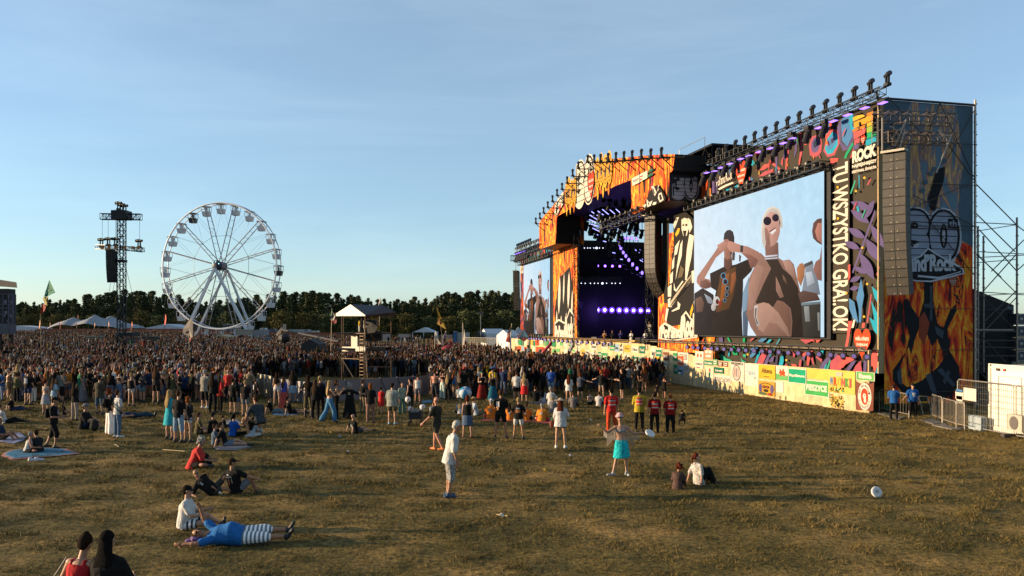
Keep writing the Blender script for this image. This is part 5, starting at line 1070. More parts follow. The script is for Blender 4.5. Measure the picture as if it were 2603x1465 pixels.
m=MB();A_,Bq,Cq=X(1193,320,-.3),X(1608,345,-.5),X(1400,190,.0);sh=Vector((0,4.2,0));sx_=X(2045,300,1.5)-X(1608,300,-.3);sx_.z=0
LC=B(255,242,224,.95)
lowA,lowB=A_-Vector((0,0,.18)),Bq-Vector((0,0,.05))
m.add([A_,Bq,Cq,lowA,lowB],[(0,1,2),(3,4,1,0)],LC)
Cr=X(1860,205,2.0);Br=X(2045,300,2.0);Rr_=Vector((Br.x,Br.y,Br.z));
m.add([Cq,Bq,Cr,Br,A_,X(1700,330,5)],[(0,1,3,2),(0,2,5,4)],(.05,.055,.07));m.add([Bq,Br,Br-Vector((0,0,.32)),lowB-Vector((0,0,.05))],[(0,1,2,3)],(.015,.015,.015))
m.build('canopy',M['tent'],root)
m=MB((.015,.015,.015));m.box(X(1680,520,1),(1.0,.8,1.1));m.bar(X(1600,500,.6),X(1790,500,.6),.18,8,.12);m.bar(X(1690,600,.8),X(1690,810,.8),.05);m.bar(X(1690,640,.8),X(1780,720,.8),.04);m.box(X(1720,640,1.2),(1.3,.6,.7));m.build('television_camera',M['black'],root)
for k,(x,y) in enumerate(((1650,405),(1755,410))):
 m=MB(B(235,120,60) if k==0 else YE);m.box(X(x,y,1.8),(.32,.02,.62));m.box(X(x,y,1.75),(.18,.02,.2),col=CR);tag(m.build('hanging_pennant',M['matte'],None,origin=X(x,y,1.8)),('orange and white','yellow and white')[k]+' pennant hanging under the tower canopy','pennant')
# grey panel enclosure round the tower
def panelrun(pts,h,col,label,grp):
 for k,(p,q) in enumerate(zip(pts[:-1],pts[1:])):
  p=Vector(p);q=Vector(q);n=max(1,round((q-p).length/1.1))
  for i in range(n):
   a_,b_=p.lerp(q,i/n),p.lerp(q,(i+1)/n);rt=empty('barrier_panel',a_,'%s, section %s from the left' % (label[k] if len(label)>1 else label[0],('first','second','third','fourth','fifth','sixth','seventh','eighth','ninth','tenth')[i % 10]),'barrier',grp)
   m=MB(col);d=(b_-a_).normalized();nr=Vector((-d.y,d.x,0))*.025;m.add([a_+nr,b_-d*.02+nr,b_-d*.02+nr+Vector((0,0,h)),a_+nr+Vector((0,0,h)),a_-nr,b_-d*.02-nr,b_-d*.02-nr+Vector((0,0,h)),a_-nr+Vector((0,0,h))],[(0,1,2,3),(4,7,6,5),(0,4,5,1),(3,2,6,7),(0,3,7,4),(1,5,6,2)]);m.build('sheet',M['metal'],rt)
   m=MB(tuple(c_*.7 for c_ in col));m.bar(a_,a_+Vector((0,0,h+.05)),.03,5);m.bar(a_+Vector((0,0,h)),b_+Vector((0,0,h)),.025,5);m.bar(a_+nr*-1.5+Vector((0,0,h)),a_.lerp(b_,.5)+nr*-6,.02,4);m.build('frame',M['metal'],rt)
c1,c2,c3=g(690,1012),g(780,1027),g(1090,1004);c0=g(657,1004)
panelrun([c0,c1],1.25,B(250,235,205),['bright white barrier in sunlight left of the tower'],'barriers round the camera tower')
panelrun([c1,c2,c3],1.15,(.22,.22,.25),['grey barrier at the left front of the tower','grey barrier below the ladder of the camera tower'],'barriers round the camera tower')

# ================================================================ CAMERA CRANE, tents, flags, far fences
D=95;p=gD(722,D);root=empty('camera_crane',p,'camera crane with long black arm in the crowd left of the tower','camera crane');m=MB((.02,.02,.02));m.bar(p,at(722,855,D),.15,6);m.bar(at(716,838,D),at(862,868,75),.11,5);m.ell(at(723,860,D),(.7,.5,.6));m.build('arm',M['black'],root)
m=MB(B(240,225,200));m.box(at(723,834,D),(.3,.3,.9));m.build('counterweight_box',M['white'],root)
fl=[]
fcol=B(200,120,90,.6)
f0=[(95,836,215),(250,836,215),(450,836,205),(640,843,200),(760,845,200),(862,846,200)]
fn_=0;hc_n={};NW='one two three four five six seven eight nine ten eleven twelve thirteen fourteen fifteen sixteen seventeen eighteen nineteen twenty twenty-one twenty-two twenty-three twenty-four twenty-five twenty-six twenty-seven twenty-eight twenty-nine thirty'.split()
for (xa,ya,da),(xb,yb,db) in zip(f0[:-1],f0[1:]):
 n=int((xb-xa)/8)
 for i in range(n):
  x=xa+(xb-xa)*i/n;x2=xa+(xb-xa)*(i+.97)/n;yy=ya+(yb-ya)*i/n;dd=da+(db-da)*i/n;pa,pb=gD(x,dd),gD(x2,dd);zt_=at(x,yy,dd).z;fn_+=1
  if x<300 and 0:continue
  m=MB(tuple(c_*random.Random(fn_).uniform(.8,1.15) for c_ in fcol));m.add([pa,pb,Vector((pb.x,pb.y,zt_)),Vector((pa.x,pa.y,zt_))]+[q+Vector((0,.1,0)) for q in (pa,pb,Vector((pb.x,pb.y,zt_)),Vector((pa.x,pa.y,zt_)))],[(0,1,2,3),(3,2,6,7),(4,7,6,5),(0,3,7,4),(1,5,6,2)])
  zn=0 if x<300 else (1 if x<440 else (2 if x<660 else 3));hc_n[zn]=hc_n.get(zn,0)+1;k_=hc_n[zn];rt=tag(m.build('hoarding_panel',M['matte'],None,origin=pa),'orange brown hoarding panel %s, number %s from the left there' % (('left of the lattice mast','between mast and ferris wheel','below the ferris wheel','right of the ferris wheel')[zn],NW[k_-1]),'hoarding','orange hoarding far behind the crowd')
  if i % 7==3:m=MB(B(235,215,190));m.box(((pa.x+pb.x)/2,pa.y-.06,zt_-.8),((pb.x-pa.x)*.7,.03,.4));m.build('pale_mark',M['matte'],rt)
def feather(px,y0,y1,D,col,label,lean=.12,grp='feather flags on the far hoarding'):
 b=at(px,y1,D);t_=at(px,y0,D);h=t_.z-b.z;gb=gD(px,D);root=empty('feather_flag',gb,label,'flag',grp)
 m=MB((.1,.1,.1));m.bar(gb,b+Vector((0,0,h)),.05,4);m.build('pole',M['metal'],root)
 m=MB(col);n=8;L_=[];Rr_=[]
 for i in range(n+1):
  k=i/n;wd=h*.24*math.sin(math.pi*min(1,k*.8+.18))**.6;x=b.x+lean*h*k;L_.append(Vector((x,D-.05,b.z+k*h)));Rr_.append(Vector((x+wd,D-.05-wd*1.1,b.z+k*h)))
 q=L_+Rr_;m.add(q,[(i,i+1,n+2+i,n+1+i) for i in range(n)])
 m.add([p+Vector((0,.03,0)) for p in q],[(i,n+1+i,n+2+i,i+1) for i in range(n)])
 m.build('cloth',M['tent'],root)
OF=B(255,175,110)
for px,y0,y1,c_,l_ in ((99,814,836,OF,'nearest the left edge'),(152,817,838,B(250,130,90),'at the left end of the big tent'),(194,821,836,B(235,160,120),'left of the tent peak'),(239,821,837,OF,'below the tent peak'),(274,818,838,B(250,170,120),'left of the mast foot'),(333,818,840,B(255,120,60),'right of the mast foot')):feather(px,y0,y1,205,c_,'orange and white feather flag %s' % l_)
feather(418,799,826,200,B(240,40,35),'bright red feather flag above the small white tent left of the wheel',.1)
feather(198,801,812,230,B(170,60,40),'dull red flag behind the big tent',0);feather(127,820,832,225,B(190,130,50),'thin yellow flag far left before the wood',0)
# stretch tent
def stretch(D,peaks,base_y,x0,x1,label,col=(.30,.31,.33)):
 p0=gD((x0+x1)/2,D);root=empty('stretch_tent',p0,label,'tent');n,dpt=60,14;m=MB(col);vs=[];z0=at(0,base_y,D).z;gzv=gD((x0+x1)/2,D).z
 for j in range(9):
  for i in range(n+1):
   px=x0+(x1-x0)*i/n;x=(px-CX)/F*D;k=j/8;e=min(i/8,(n-i)/8,1);z=z0+.3
   for (pxp,pyp,jj) in peaks:
    H_=at(0,pyp,D).z-z0;d=math.hypot((px-pxp)/26.0,(k-jj)*2.1);z=max(z,z0+.3+H_*math.exp(-d*1.15))
   z-=(1-e**.5)*1.0+(.8 if j in (0,) else 0)
   vs.append((x,D+k*dpt-7,z))
 m.add(vs,[(j*(n+1)+i,j*(n+1)+i+1,(j+1)*(n+1)+i+1,(j+1)*(n+1)+i) for j in range(8) for i in range(n)]);m.build('canopy',M['tent'],root,smooth=True)
 m=MB(B(200,150,120));
 for i in range(14):
  px=x0+(x1-x0)*(i+.5)/14;q=gD(px,D-5);m.bar(q,Vector((q.x,q.y,z0)),.08,4)
 m.build('poles',M['metal'],root)
stretch(232,[(194,808,.4),(249,801,.4),(264,803,.8),(287,813,.5),(222,814,.4)],830,150,342,'large grey stretch tent with several peaks behind the mast',(.33,.34,.37))
def marquee(x0,x1,ytop,yeave,ybase,D,dep,label,col=None,open_=False,grp='white marquees'):
 col=col or B(225,232,245,.8);A=gD(x0,D);Bm=gD(x1,D);zb=at(0,ybase,D).z;ze,zt_=at(0,yeave,D).z,at(0,ytop,D).z;xa,xb=A.x,Bm.x;xm=(xa+xb)/2;root=empty('white_marquee',(xa,D,zb),label,'tent',grp);zb-=.6
 m=MB(col);m.add([(xa,D,ze),(xb,D,ze),(xm,D,zt_),(xa,D+dep,ze),(xb,D+dep,ze),(xm,D+dep,zt_)],[(0,1,2),(3,5,4),(0,2,5,3),(1,4,5,2)]);m.build('roof',M['tent'],root)
 m=MB(tuple(c_*.97 for c_ in col))
 if not open_:m.add([(xa,D,zb),(xb,D,zb),(xb,D,ze),(xa,D,ze)],[(0,1,2,3)])
 else:
  for x in (xa,xm,xb):m.bar((x,D,zb),(x,D,ze),.12,4)
 m.add([(xa,D,zb),(xa,D+dep,zb),(xa,D+dep,ze),(xa,D,ze),(xb,D,zb),(xb,D+dep,zb),(xb,D+dep,ze),(xb,D,ze)],[(0,1,2,3),(4,7,6,5)] if not open_ else [(4,7,6,5)]);m.build('walls',M['tent'],root)
def marq2(x0,xr,x1,ytop,yeave,ybase,D,dep,label):   # gable end turned left towards the sun, long side facing us
 A,Bm,Cm=gD(x0,D),gD(xr,D-3),gD(x1,D);root=empty('white_marquee',A,label,'tent','white marquees');z=lambda y,d:at(0,y,d).z;sh=Vector((0,dep,0));W_=B(240,240,245,.8)
 a0=Vector((A.x,D,A.z-.4));b0=Vector((Bm.x,D-3,A.z-.4));c0_=Vector((Cm.x,D,A.z-.4));ze=z(yeave,D);zt_=z(ytop,D)
 up=lambda v,zz:Vector((v.x,v.y,zz));ab=(a0+b0)/2
 off=c0_-b0
 m=MB(W_);m.add([up(a0,ze),up(b0,ze),up(ab,zt_),up(a0+off,ze),up(c0_,ze),up(ab+off,zt_)],[(0,1,2),(1,4,5,2),(0,2,5,3),(3,5,4)]);m.build('roof',M['tent'],root)
 m=MB(W_);m.add([a0,b0,up(b0,ze),up(a0,ze),c0_,up(c0_,ze),a0+off,up(a0+off,ze)],[(0,1,2,3),(1,4,5,2),(4,6,7,5),(0,3,7,6)]);m.build('walls',M['tent'],root)
marquee(370,468,824,834,842,215,10,'low white tent between mast and ferris wheel')
marquee(1049,1105,833,845,868,190,9,'open white tent on posts at the wood edge',open_=True)
marq2(1222,1236,1284,836,848,866,165,10,'white marquee left of the far video wall, the farther one');marq2(1262,1296,1322,839,853,888,135,8,'white marquee next to the stage end, the nearer one')
marquee(1310,1326,831,842,860,170,6,'small white tent peak touching the stage end')
marquee(-10,95,828,833,838,240,8,'long low white stall roofs at far left');
marquee(766,808,862,875,885,78,3.5,'small black pop-up tent roof standing in the crowd',col=(.03,.03,.03),grp=None);marquee(1208,1222,842,850,862,160,6,'dark little tent left of the white marquees',col=(.04,.035,.03),grp=None)
marquee(540,578,851,856,872,150,5,'low cream kiosk below the ferris wheel',col=B(255,225,180),grp=None)
# mesh fences round the far tents, white kiosks and signboards
for k,(x0,x1,y0,y1,D,c_,nm,lb) in enumerate(((1152,1160,843,872,150,BL,'kiosk','narrow blue and white kiosk by the far tents'),(1162,1192,846,872,152,B(240,235,230),'kiosk','white kiosk right of the blue one'),(965,995,850,866,190,B(235,215,205),'signboard','pale signboard behind the camera tower'),(1012,1044,850,867,190,B(235,215,210),'signboard','pale signboard with red blocks left of the open tent'),
  (1120,1150,852,862,160,B(240,190,170),'signboard','pink signboard behind the flags'),(566,612,825,842,195,(.10,.10,.12),'signboard','grey board with lettering at the wheel foot'),(600,645,838,852,160,B(210,195,180),'mesh_screen','pale mesh screen below the ferris wheel'),(666,688,858,874,140,B(80,170,210),'signboard','blue and white board right below the wheel'),
  (581,600,862,872,140,B(40,160,180),'signboard','teal board with white symbols'),(219,262,855,866,130,B(170,150,125),'mesh_screen','pale mesh screen left of the mast foot'),(320,358,858,868,120,(.18,.19,.25),'mesh_screen','blue grey panel right of the mast foot'),(362,405,855,868,122,B(120,110,90),'mesh_screen','wire screen right of the mast foot'),(300,335,845,856,118,(.03,.03,.035),'equipment_block','black equipment block at the mast foot'))):
 p0,p1=at(x0,y1,D),at(x1,y0,D);root=empty(nm,(p0.x,D,p0.z),lb,nm.replace('_',' '));m=MB(c_);dz=p0.z-gz(p0.x,D);dp=2.5 if nm in ('kiosk','equipment_block') else .12
 m.box(((p0.x+p1.x)/2,D+dp/2,(p0.z+p1.z)/2),(p1.x-p0.x,dp,p1.z-p0.z));m.build('body',M['matte'],root)
 m=MB(tuple(v*.5 for v in c_));
 for x in (p0.x,p1.x):m.bar((x,D-.03,gz(x,D)-.1),(x,D-.03,p1.z),.05,4)
 m.bar((p0.x,D-.03,p1.z),(p1.x,D-.03,p1.z),.06,4,col=CR);m.build('frame',M['metal'],root)
for k in range(16):
 x0=1175+k*5.6;D=128;a_=gD(x0,D-k*.4);b_=gD(x0+5.6,D-k*.4-.4);zt_=2.3
 mesh_panel(a_,b_,zt_,ordn(k,16,'tall wire fence panel before the far white tents, %s from the left'),8)
p=gD(1222,150);root=empty('lamp_post',p,'slim lamp post standing before the wood near the white tents','lamp post');m=MB((.25,.25,.27));m.bar(p,at(1222,797,150),.09,6,.06);m.build('pole',M['metal'],root);m=MB((.1,.1,.1));m.box(at(1222,795,150),(1.0,.3,.3));m.build('lamp_head',M['black'],root)
for k,(x0,x1,y0,y1,D,c_,lb) in enumerate(((660,674,834,846,205,CR,'small white van at the right foot of the wheel'),(678,700,837,845,210,(.08,.12,.2),'dark blue truck behind the hoarding'),(733,788,838,846,215,(.35,.38,.40),'long grey trailer behind the hoarding'),(793,808,841,846,210,CR,'white van right of the long trailer'))):
 p0,p1=at(x0,y1,D),at(x1,y0,D);w_,h=p1.x-p0.x,p1.z-p0.z;zb=gz(p0.x,D);root=empty('parked_van' if k in (0,3) else 'parked_truck',(p0.x,D,zb),lb,'van' if k in (0,3) else 'truck','vehicles behind the hoarding')
 m=MB(c_);zt_=p1.z;m.add([(p0.x,y_,z_) if 0 else (x_,y_,z_) for y_ in (D,D+2.2) for x_,z_ in ((p0.x,zb+.5),(p1.x,zb+.5),(p1.x,zt_-h*.25),(p1.x-w_*.12,zt_),(p0.x,zt_))],[(0,1,2,3,4),(9,8,7,6,5),(0,5,6,1),(1,6,7,2),(2,7,8,3),(3,8,9,4),(4,9,5,0)]);m.build('body',M['white'],root)
 m=MB((.02,.02,.02));
 for x in (p0.x+w_*.2,p1.x-w_*.2):m.bar((x,D-.02,zb+.4),(x,D+.3,zb+.4),.4,12)
 m.build('wheels',M['black'],root);m=MB((.02,.025,.03));m.box((p1.x-w_*.18,D-.01,zt_-h*.3),(w_*.15,.03,h*.25));m.build('window',M['black'],root)
# ---- big flags on poles
def pflag(name,foot,tip,D,shapes,label,wav=.12,pole=.03,grp='flags held up in the crowd'):
 ft_=gD(foot[0],D) ;root=empty(name,ft_,label,'flag',grp);m=MB((.12,.10,.08));m.bar(ft_,at(tip[0],tip[1],D),pole,5);m.build('pole',M['metal'],root)
 m=MB()
 for pts,col in shapes:
  n=len(pts);ctr=Vector((sum(p[0] for p in pts)/n,sum(p[1] for p in pts)/n));dd_=lambda x,y:D-.06-(x-tip[0])*D/F*.35+wav*math.sin(x*.5+y*.35);fr=[at(x,y,dd_(x,y)) for x,y in pts];c_=at(ctr.x,ctr.y,dd_(ctr.x,ctr.y));D-=.004
  m.add(fr+[c_],[(i,(i+1) % n,n) for i in range(n)],tuple(v*.62 for v in col))
 m.build('cloth',M['tent'],root)
def Q(pts,ox,oy,sc):return [(ox+x/sc,oy+y/sc) for x,y in pts]
q1=lambda p:Q(p,0,700,7.25);q3=lambda p:Q(p,640,740,5.576);q4=lambda p:Q(p,1000,740,5.576)
pflag('long_banner_flag',(105,0),(103,800),82,[(q1([(910,85),(1020,320),(850,400),(815,380),(830,320)]),(.0,.42,.24)),(q1([(810,390),(850,400),(890,390),(885,480),(870,560),(830,540),(790,430)]),B(235,210,80)),(q1([(790,520),(850,570),(830,630),(780,710),(745,715),(755,600)]),B(255,20,20))],'long green, yellow and red flag flying at left')
m=MB((.03,.06,.12))
D=81.8
for p in (([(880,175),(905,190),(880,215),(910,215)]),([(870,235),(920,240),(880,265)]),([(862,295),(885,330),(935,265),(960,290)])):
 m.path([at(*v,D-.2-(v[0]-103)*D/F*.35) for v in q1(p)],.035,3)
lr=m.build('flag_lettering',M['matte'],bpy.data.objects.get('long_banner_flag'))
pflag('tricolour_flag',(840,0),(844,785),75,[(q3([(1135,262),(1145,300),(1130,350),(1110,350),(1120,300)]),B(20,130,80)),(q3([(1130,350),(1150,300),(1185,360),(1160,420),(1110,400)]),CR),(q3([(1120,420),(1170,360),(1195,380),(1205,440),(1180,468),(1130,440)]),B(190,20,25))],'green, white and red flag hanging left of the camera tower')
pflag('yellow_flag',(1135,0),(1112,782),95,[(q4([(602,212),(628,270),(680,380),(748,545),(700,520),(618,465),(630,370)]),B(240,190,30)),(q4([(650,370),(665,400),(650,440),(680,430),(690,470),(660,480),(640,440)]),B(150,60,20))],'pointed yellow flag with brown spots above the crowd')
pflag('white_banner_flag',(482,0),(480,808),80,[(Q([(455,150),(468,200),(465,400),(430,410),(330,340),(340,290),(400,200)],400,780,5.179),B(225,210,195)),(Q([(420,290),(450,220),(455,240),(430,310)],400,780,5.179),B(180,90,60)),(Q([(370,340),(400,310),(405,330),(385,370)],400,780,5.179),B(180,110,80)),(Q([(420,410),(450,405),(440,460),(430,470)],400,780,5.179),B(220,60,40))],'wide white flag with brownish lettering in front of the wheel leg')
pflag('red_white_flag',(1103,0),(1107,842),90,[(q4([(598,570),(612,600),(610,650),(585,650),(585,600)]),CR),(q4([(600,660),(640,700),(680,750),(625,770)]),CR),(q4([(610,745),(625,765),(682,760),(660,795),(635,785)]),B(225,50,40))],'small white and red flag left of the blue one')
pflag('blue_cross_flag',(1130,0),(1133,842),90,[(q4([(752,562),(748,640),(700,770),(685,770),(700,640)]),B(50,55,110)),(q4([(745,600),(750,625),(690,660),(700,630)]),CR),(q4([(700,660),(745,700),(740,730),(700,690)]),B(220,60,60))],'dark blue flag with white and red cross, drooping over the crowd')
pflag('red_banner',(1150,0),(1143,855),90,[(q4([(785,690),(835,700),(835,790),(800,770)]),B(225,70,60)),(q4([(745,720),(770,730),(765,790),(745,790)]),B(240,130,140))],'red banner beside the drooping blue flag')
pflag('white_feather_flag',(1176,0),(1176,820),88,[(q4([(983,445),(1000,520),(1015,640),(1005,760),(975,780),(978,560)]),B(245,235,225)),(q4([(1005,700),(1020,700),(1042,760),(1005,765)]),B(190,30,30))],'tall narrow white flag with red foot in mid crowd')
pflag('white_red_flag',(1290,0),(1301,823),90,[(q4([(1678,470),(1670,560),(1640,640),(1600,660),(1630,560)]),CR),(q4([(1640,580),(1665,580),(1650,735),(1590,715),(1610,650)]),B(215,30,25))],'large white and red flag before the white marquee')
pflag('blue_square_flag',(1328,0),(1330,838),92,[(q4([(1850,530),(1932,655),(1850,722),(1760,665)]),B(200,90,70)),(q4([(1848,545),(1920,652),(1850,708),(1775,662)]),B(90,160,205)),(q4([(1840,610),(1870,640),(1850,670),(1825,650)]),B(60,80,110))],'light blue square flag with red edge at the stage end')
pflag('white_slanted_flag',(1448,0),(1455,872),80,[(Q([(820,140),(822,220),(760,310),(732,250)],1300,840,5.152),B(215,220,225))],'slanted white flag before the middle of the fence')
pflag('black_emblem_flag',(935,0),(925,815),56.5,[(q3([(1610,430),(1700,450),(1800,510),(1740,590),(1640,600)]),(.02,.02,.02)),(q3([(1595,470),(1625,450),(1635,480),(1600,530)]),(.3,.3,.3)),(q3([(1795,490),(1830,490),(1810,550),(1785,570),(1770,545)]),B(250,220,60))],'black flag with yellow tail by the tower camera',grp=None)
pflag('blue_yellow_flag',(690,0),(723,825),120,[(q3([(430,500),(425,580),(360,640),(340,620)]),B(70,85,110)),(q3([(425,540),(420,600),(370,640)]),B(220,180,50))],'faded blue and yellow flag beside the camera crane')
pflag('white_tip_flag',(962,0),(966,757),120,[(q3([(1822,100),(1840,150),(1835,210),(1790,210),(1800,160)]),B(235,225,215))],'white flag tip above the tower canopy')
for k,(x,y,D,lb) in enumerate(((1136,884,85,'pink inflatable ring below the blue flag'),(1390,886,75,'pink inflatable flamingo with a bent neck held over the crowd'))):
 p=at(x,y,D);root=empty('pool_float',p,lb,'inflatable');m=MB(B(235,80,100));Rb,rb=.40,.15;vs=[]
 for i in range(16):
  for j in range(8):
   a_,b_=2*math.pi*i/16,2*math.pi*j/8;vs.append(p+Vector(((Rb+rb*math.cos(b_))*math.cos(a_),.4*(Rb+rb*math.cos(b_))*math.sin(a_)+.1,rb*1.3*math.sin(b_)+.35*math.cos(a_)*(k+.3))))
 m.add(vs,[(i*8+j,((i+1) % 16)*8+j,((i+1) % 16)*8+(j+1) % 8,i*8+(j+1) % 8) for i in range(16) for j in range(8)]);m.build('ring',M['white'],root,smooth=True)
 if k:m=MB(B(235,80,100));m.path([p+Vector((-.3,0,-.1)),p+Vector((.0,0,-.45)),p+Vector((.1,0,-.7))],.07,8);m.build('neck',M['white'],root)

# ================================================================ TREES
def pine_proto(seed,h,broad,tone,leafy=False):
 rr=np.random.default_rng(seed);root=empty('pine_tree' if not leafy else 'broadleaf_tree',(0,0,0));
 m=MB((.06,.045,.035));m.bar((0,0,0),(.1,0,h*.5),.22,6,.14);m.bar((.1,0,h*.5),(0,0,h*.96),.14,5,.03)
 for k in range(9):a=k*2.4;z=h*(.3+.07*k);m.bar((0,0,z),(math.cos(a)*broad*.6,math.sin(a)*broad*.6,z+.5),.05,4,.015)
 m.build('trunk',M['bark'],root)
 n=2300;cl=60;cz=rr.uniform(.16,1,cl);prof=(lambda z:broad*np.clip((1-z)*1.35,.05,1)*np.clip((z-.05)*4,.35,1)) if not leafy else (lambda z:broad*1.15*np.sqrt(np.clip(1-((z-.5)/.55)**2,.05,1)))
 ca=rr.uniform(0,6.28,cl);crd=prof(cz)*rr.uniform(.25,.95,cl);cc=np.stack([np.cos(ca)*crd,np.sin(ca)*crd,cz*h],1)
 tops=np.array([[rr.uniform(-.12,.12),rr.uniform(-.12,.12),h*(.80+.05*i)] for i in range(5)]);cc=np.concatenate([cc,tops]);idx=rr.integers(0,len(cc),n)
 zf_=np.concatenate([cz,[.8,.85,.9,.95,1.0]])[idx][:,None];sp=np.where(idx[:,None]>=cl,.10+.9*(1-zf_),(.30+.55*(1-zf_)) if not leafy else .75);p=cc[idx]+rr.normal(0,1,(n,3))*sp*np.array([.72,.72,.62])
 a=rr.normal(0,1,(n,3));a /= np.linalg.norm(a,axis=1)[:,None];b=np.cross(a,rr.normal(0,1,(n,3)));b /= np.linalg.norm(b,axis=1)[:,None];s=rr.uniform(.13,.30,(n,1))
 V=np.stack([p-a*s,p+b*s*.6,p+a*s,p-b*s*.6],1).reshape(-1,3);V[:,2]=np.clip(V[:,2],.3,h*1.1)
 me=bpy.data.meshes.new('crown');me.vertices.add(4*n);me.vertices.foreach_set('co',V.ravel());me.loops.add(4*n);me.loops.foreach_set('vertex_index',np.arange(4*n));me.polygons.add(n);me.polygons.foreach_set('loop_start',np.arange(0,4*n,4));me.update(calc_edges=True)
 ck=rr.uniform(.7,1.35,len(cc))[idx];col=np.array(tone)[None]*ck[:,None]*rr.uniform(.8,1.2,(n,1));ca_=me.color_attributes.new('Col','FLOAT_COLOR','POINT');cf=np.ones((n,4,4));cf[...,:3]=col[:,None];ca_.data.foreach_set('color',cf.ravel());mesh_obj('crown',me,M['leaf'],root)
 return root
DG,MGn,OG=(.055,.062,.026),(.070,.078,.030),(.10,.085,.026)
protos=[pine_proto(1,13,1.9,DG),pine_proto(2,12,2.3,DG),pine_proto(3,14,1.7,MGn),pine_proto(4,12.5,2.6,DG),pine_proto(5,8,2.6,OG,True),pine_proto(6,7,2.3,MGn,True)]
usedp=[False]*6;rr=random.Random(17);names_=['slender dark pine','bushy dark pine','tall thin pine','wide dark pine','low olive broadleaf tree','low green broadleaf tree']
marks=[(30,'at the left end of the wood'),(150,'behind the green flag'),(250,'left of the lattice mast'),(330,'right of the lattice mast'),(470,'behind the left wheel leg'),(640,'behind the ferris wheel'),(770,'right of the ferris wheel'),(880,'left of the camera tower'),(1000,'behind the camera tower'),(1110,'behind the open white tent'),(1220,'left of the lamp post'),(1400,'beside the far end of the stage')]
tl_=[];x=20
while x<1345:
 tl_.append((x,0));x+=rr.uniform(6.5,11)
x=22
while x<1340:tl_.append((x,1));x+=rr.uniform(24,62)
lab_n={}
for (x,row) in sorted(tl_):
 k=rr.choice([0,1,2,3,0,2,3]) if row==0 else rr.choice([4,5])
 yt=755+11*math.sin(x/70.0)+rr.uniform(-7,9) if row==0 else rr.uniform(792,812)
 if x<120 and row==0:yt+=6
 if row==0 and rr.random()<.12:yt+=14
 D=rr.uniform(262,280) if row==0 else rr.uniform(250,256)
 b=gD(x,D);hh=at(x,yt,D).z-b.z;ph=[13,12,14,12.5,8,7][k]
 if usedp[k]:o=copy_tree(protos[k])
 else:o=protos[k];usedp[k]=True
 s=hh/ph;o.location=b;o.scale=(s*rr.uniform(1.0,1.3),s*rr.uniform(1.0,1.3),s);o.rotation_euler=(0,0,rr.uniform(0,6.28))
 mk=next(mm for xx,mm in marks if x<=xx);key=(k,mk);lab_n[key]=lab_n.get(key,0)+1
 tag(o,'%s %s, %s from left' % (names_[k],mk,('first','second','third','fourth','fifth','sixth','seventh','eighth','ninth')[min(lab_n[key]-1,8)]),'tree','trees of the wood behind the field')
# the wood behind them, read as one mass
def scatter_mass(name,pts,s0,s1,cols,m_,seed,label):
 rr=np.random.default_rng(seed);n=len(pts);a=rr.normal(0,1,(n,3));a /= np.linalg.norm(a,axis=1)[:,None];b=np.cross(a,rr.normal(0,1,(n,3)));b /= np.linalg.norm(b,axis=1)[:,None];s=rr.uniform(s0,s1,(n,1))
 V=np.stack([pts-a*s,pts+b*s*.6,pts+a*s,pts-b*s*.6],1).reshape(-1,3);me=bpy.data.meshes.new(name);me.vertices.add(4*n);me.vertices.foreach_set('co',V.ravel());me.loops.add(4*n);me.loops.foreach_set('vertex_index',np.arange(4*n));me.polygons.add(n);me.polygons.foreach_set('loop_start',np.arange(0,4*n,4));me.update(calc_edges=True)
 ca_=me.color_attributes.new('Col','FLOAT_COLOR','POINT');cf=np.ones((n,4,4));cf[...,:3]=cols[:,None];ca_.data.foreach_set('color',cf.ravel());return tag(mesh_obj(name,me,m_),label,'wood',kind='stuff')
n=80000;px=rng.uniform(-560,1420,n);D=rng.uniform(284,330,n);xx=(px-CX)/F*D;tz=10.5+1.0*np.sin(px/23.)+1.0*np.sin(px/9.+1);zz=rng.uniform(0,1,n)**.8*tz;col=np.array(DG)[None]*rng.uniform(.6,1.4,(n,1))*np.ones((n,3))
scatter_mass('woodland',np.stack([xx,D,zz+1],1),.5,1.2,col,M['leaf'],3,'dense dark wood filling in behind the first trees')
# ================================================================ GROUND AND GRASS
def waves(x,y,seed=5,n=42):
 r_=np.random.default_rng(seed);z=np.zeros_like(x)
 for i in range(n):
  lam=.35*(1.15**(i % 14));a=r_.uniform(0,6.28);ph=r_.uniform(0,6.28);z+=lam**.6*np.sin((x*np.cos(a)+y*np.sin(a))*6.283/lam+ph+1.3*np.sin((x*np.sin(a)-y*np.cos(a))*6.283/(lam*2.7)+ph*2))
 return z
xs=np.concatenate([-np.geomspace(1400,46,26),np.arange(-45,45.1,.3),np.geomspace(46,1400,26)]);ys=np.concatenate([np.linspace(-300,4,8),np.arange(5,60,.3),np.geomspace(61,3500,60)])
Xg,Yg=np.meshgrid(xs,ys);GZ=np.vectorize(gz)(Xg,Yg)
fade=np.clip((58-Yg)/12,0,1)*np.clip((Yg-3)/3,0,1)*np.clip((44-np.abs(Xg))/4,0,1)
def bumpz(x,y):return .0032*waves(x,y)
Zg=GZ+np.where(fade>0,bumpz(Xg,Yg)*fade,0)
nx,ny=len(xs),len(ys);V=np.stack([Xg,Yg,Zg],-1).reshape(-1,3);i=np.arange(ny-1)[:,None]*nx+np.arange(nx-1)[None];Fc=np.stack([i,i+1,i+nx+1,i+nx],-1).reshape(-1,4)
me=bpy.data.meshes.new('ground');me.from_pydata(V.tolist(),[],Fc.tolist());me.polygons.foreach_set('use_smooth',[True]*len(me.polygons))
gm=bpy.data.materials.new('dry_trodden_grass');gm.use_nodes=True;t_=gm.node_tree;bs=t_.nodes['Principled BSDF'];bs.inputs['Roughness'].default_value=.9;bs.inputs['Specular IOR Level'].default_value=.1
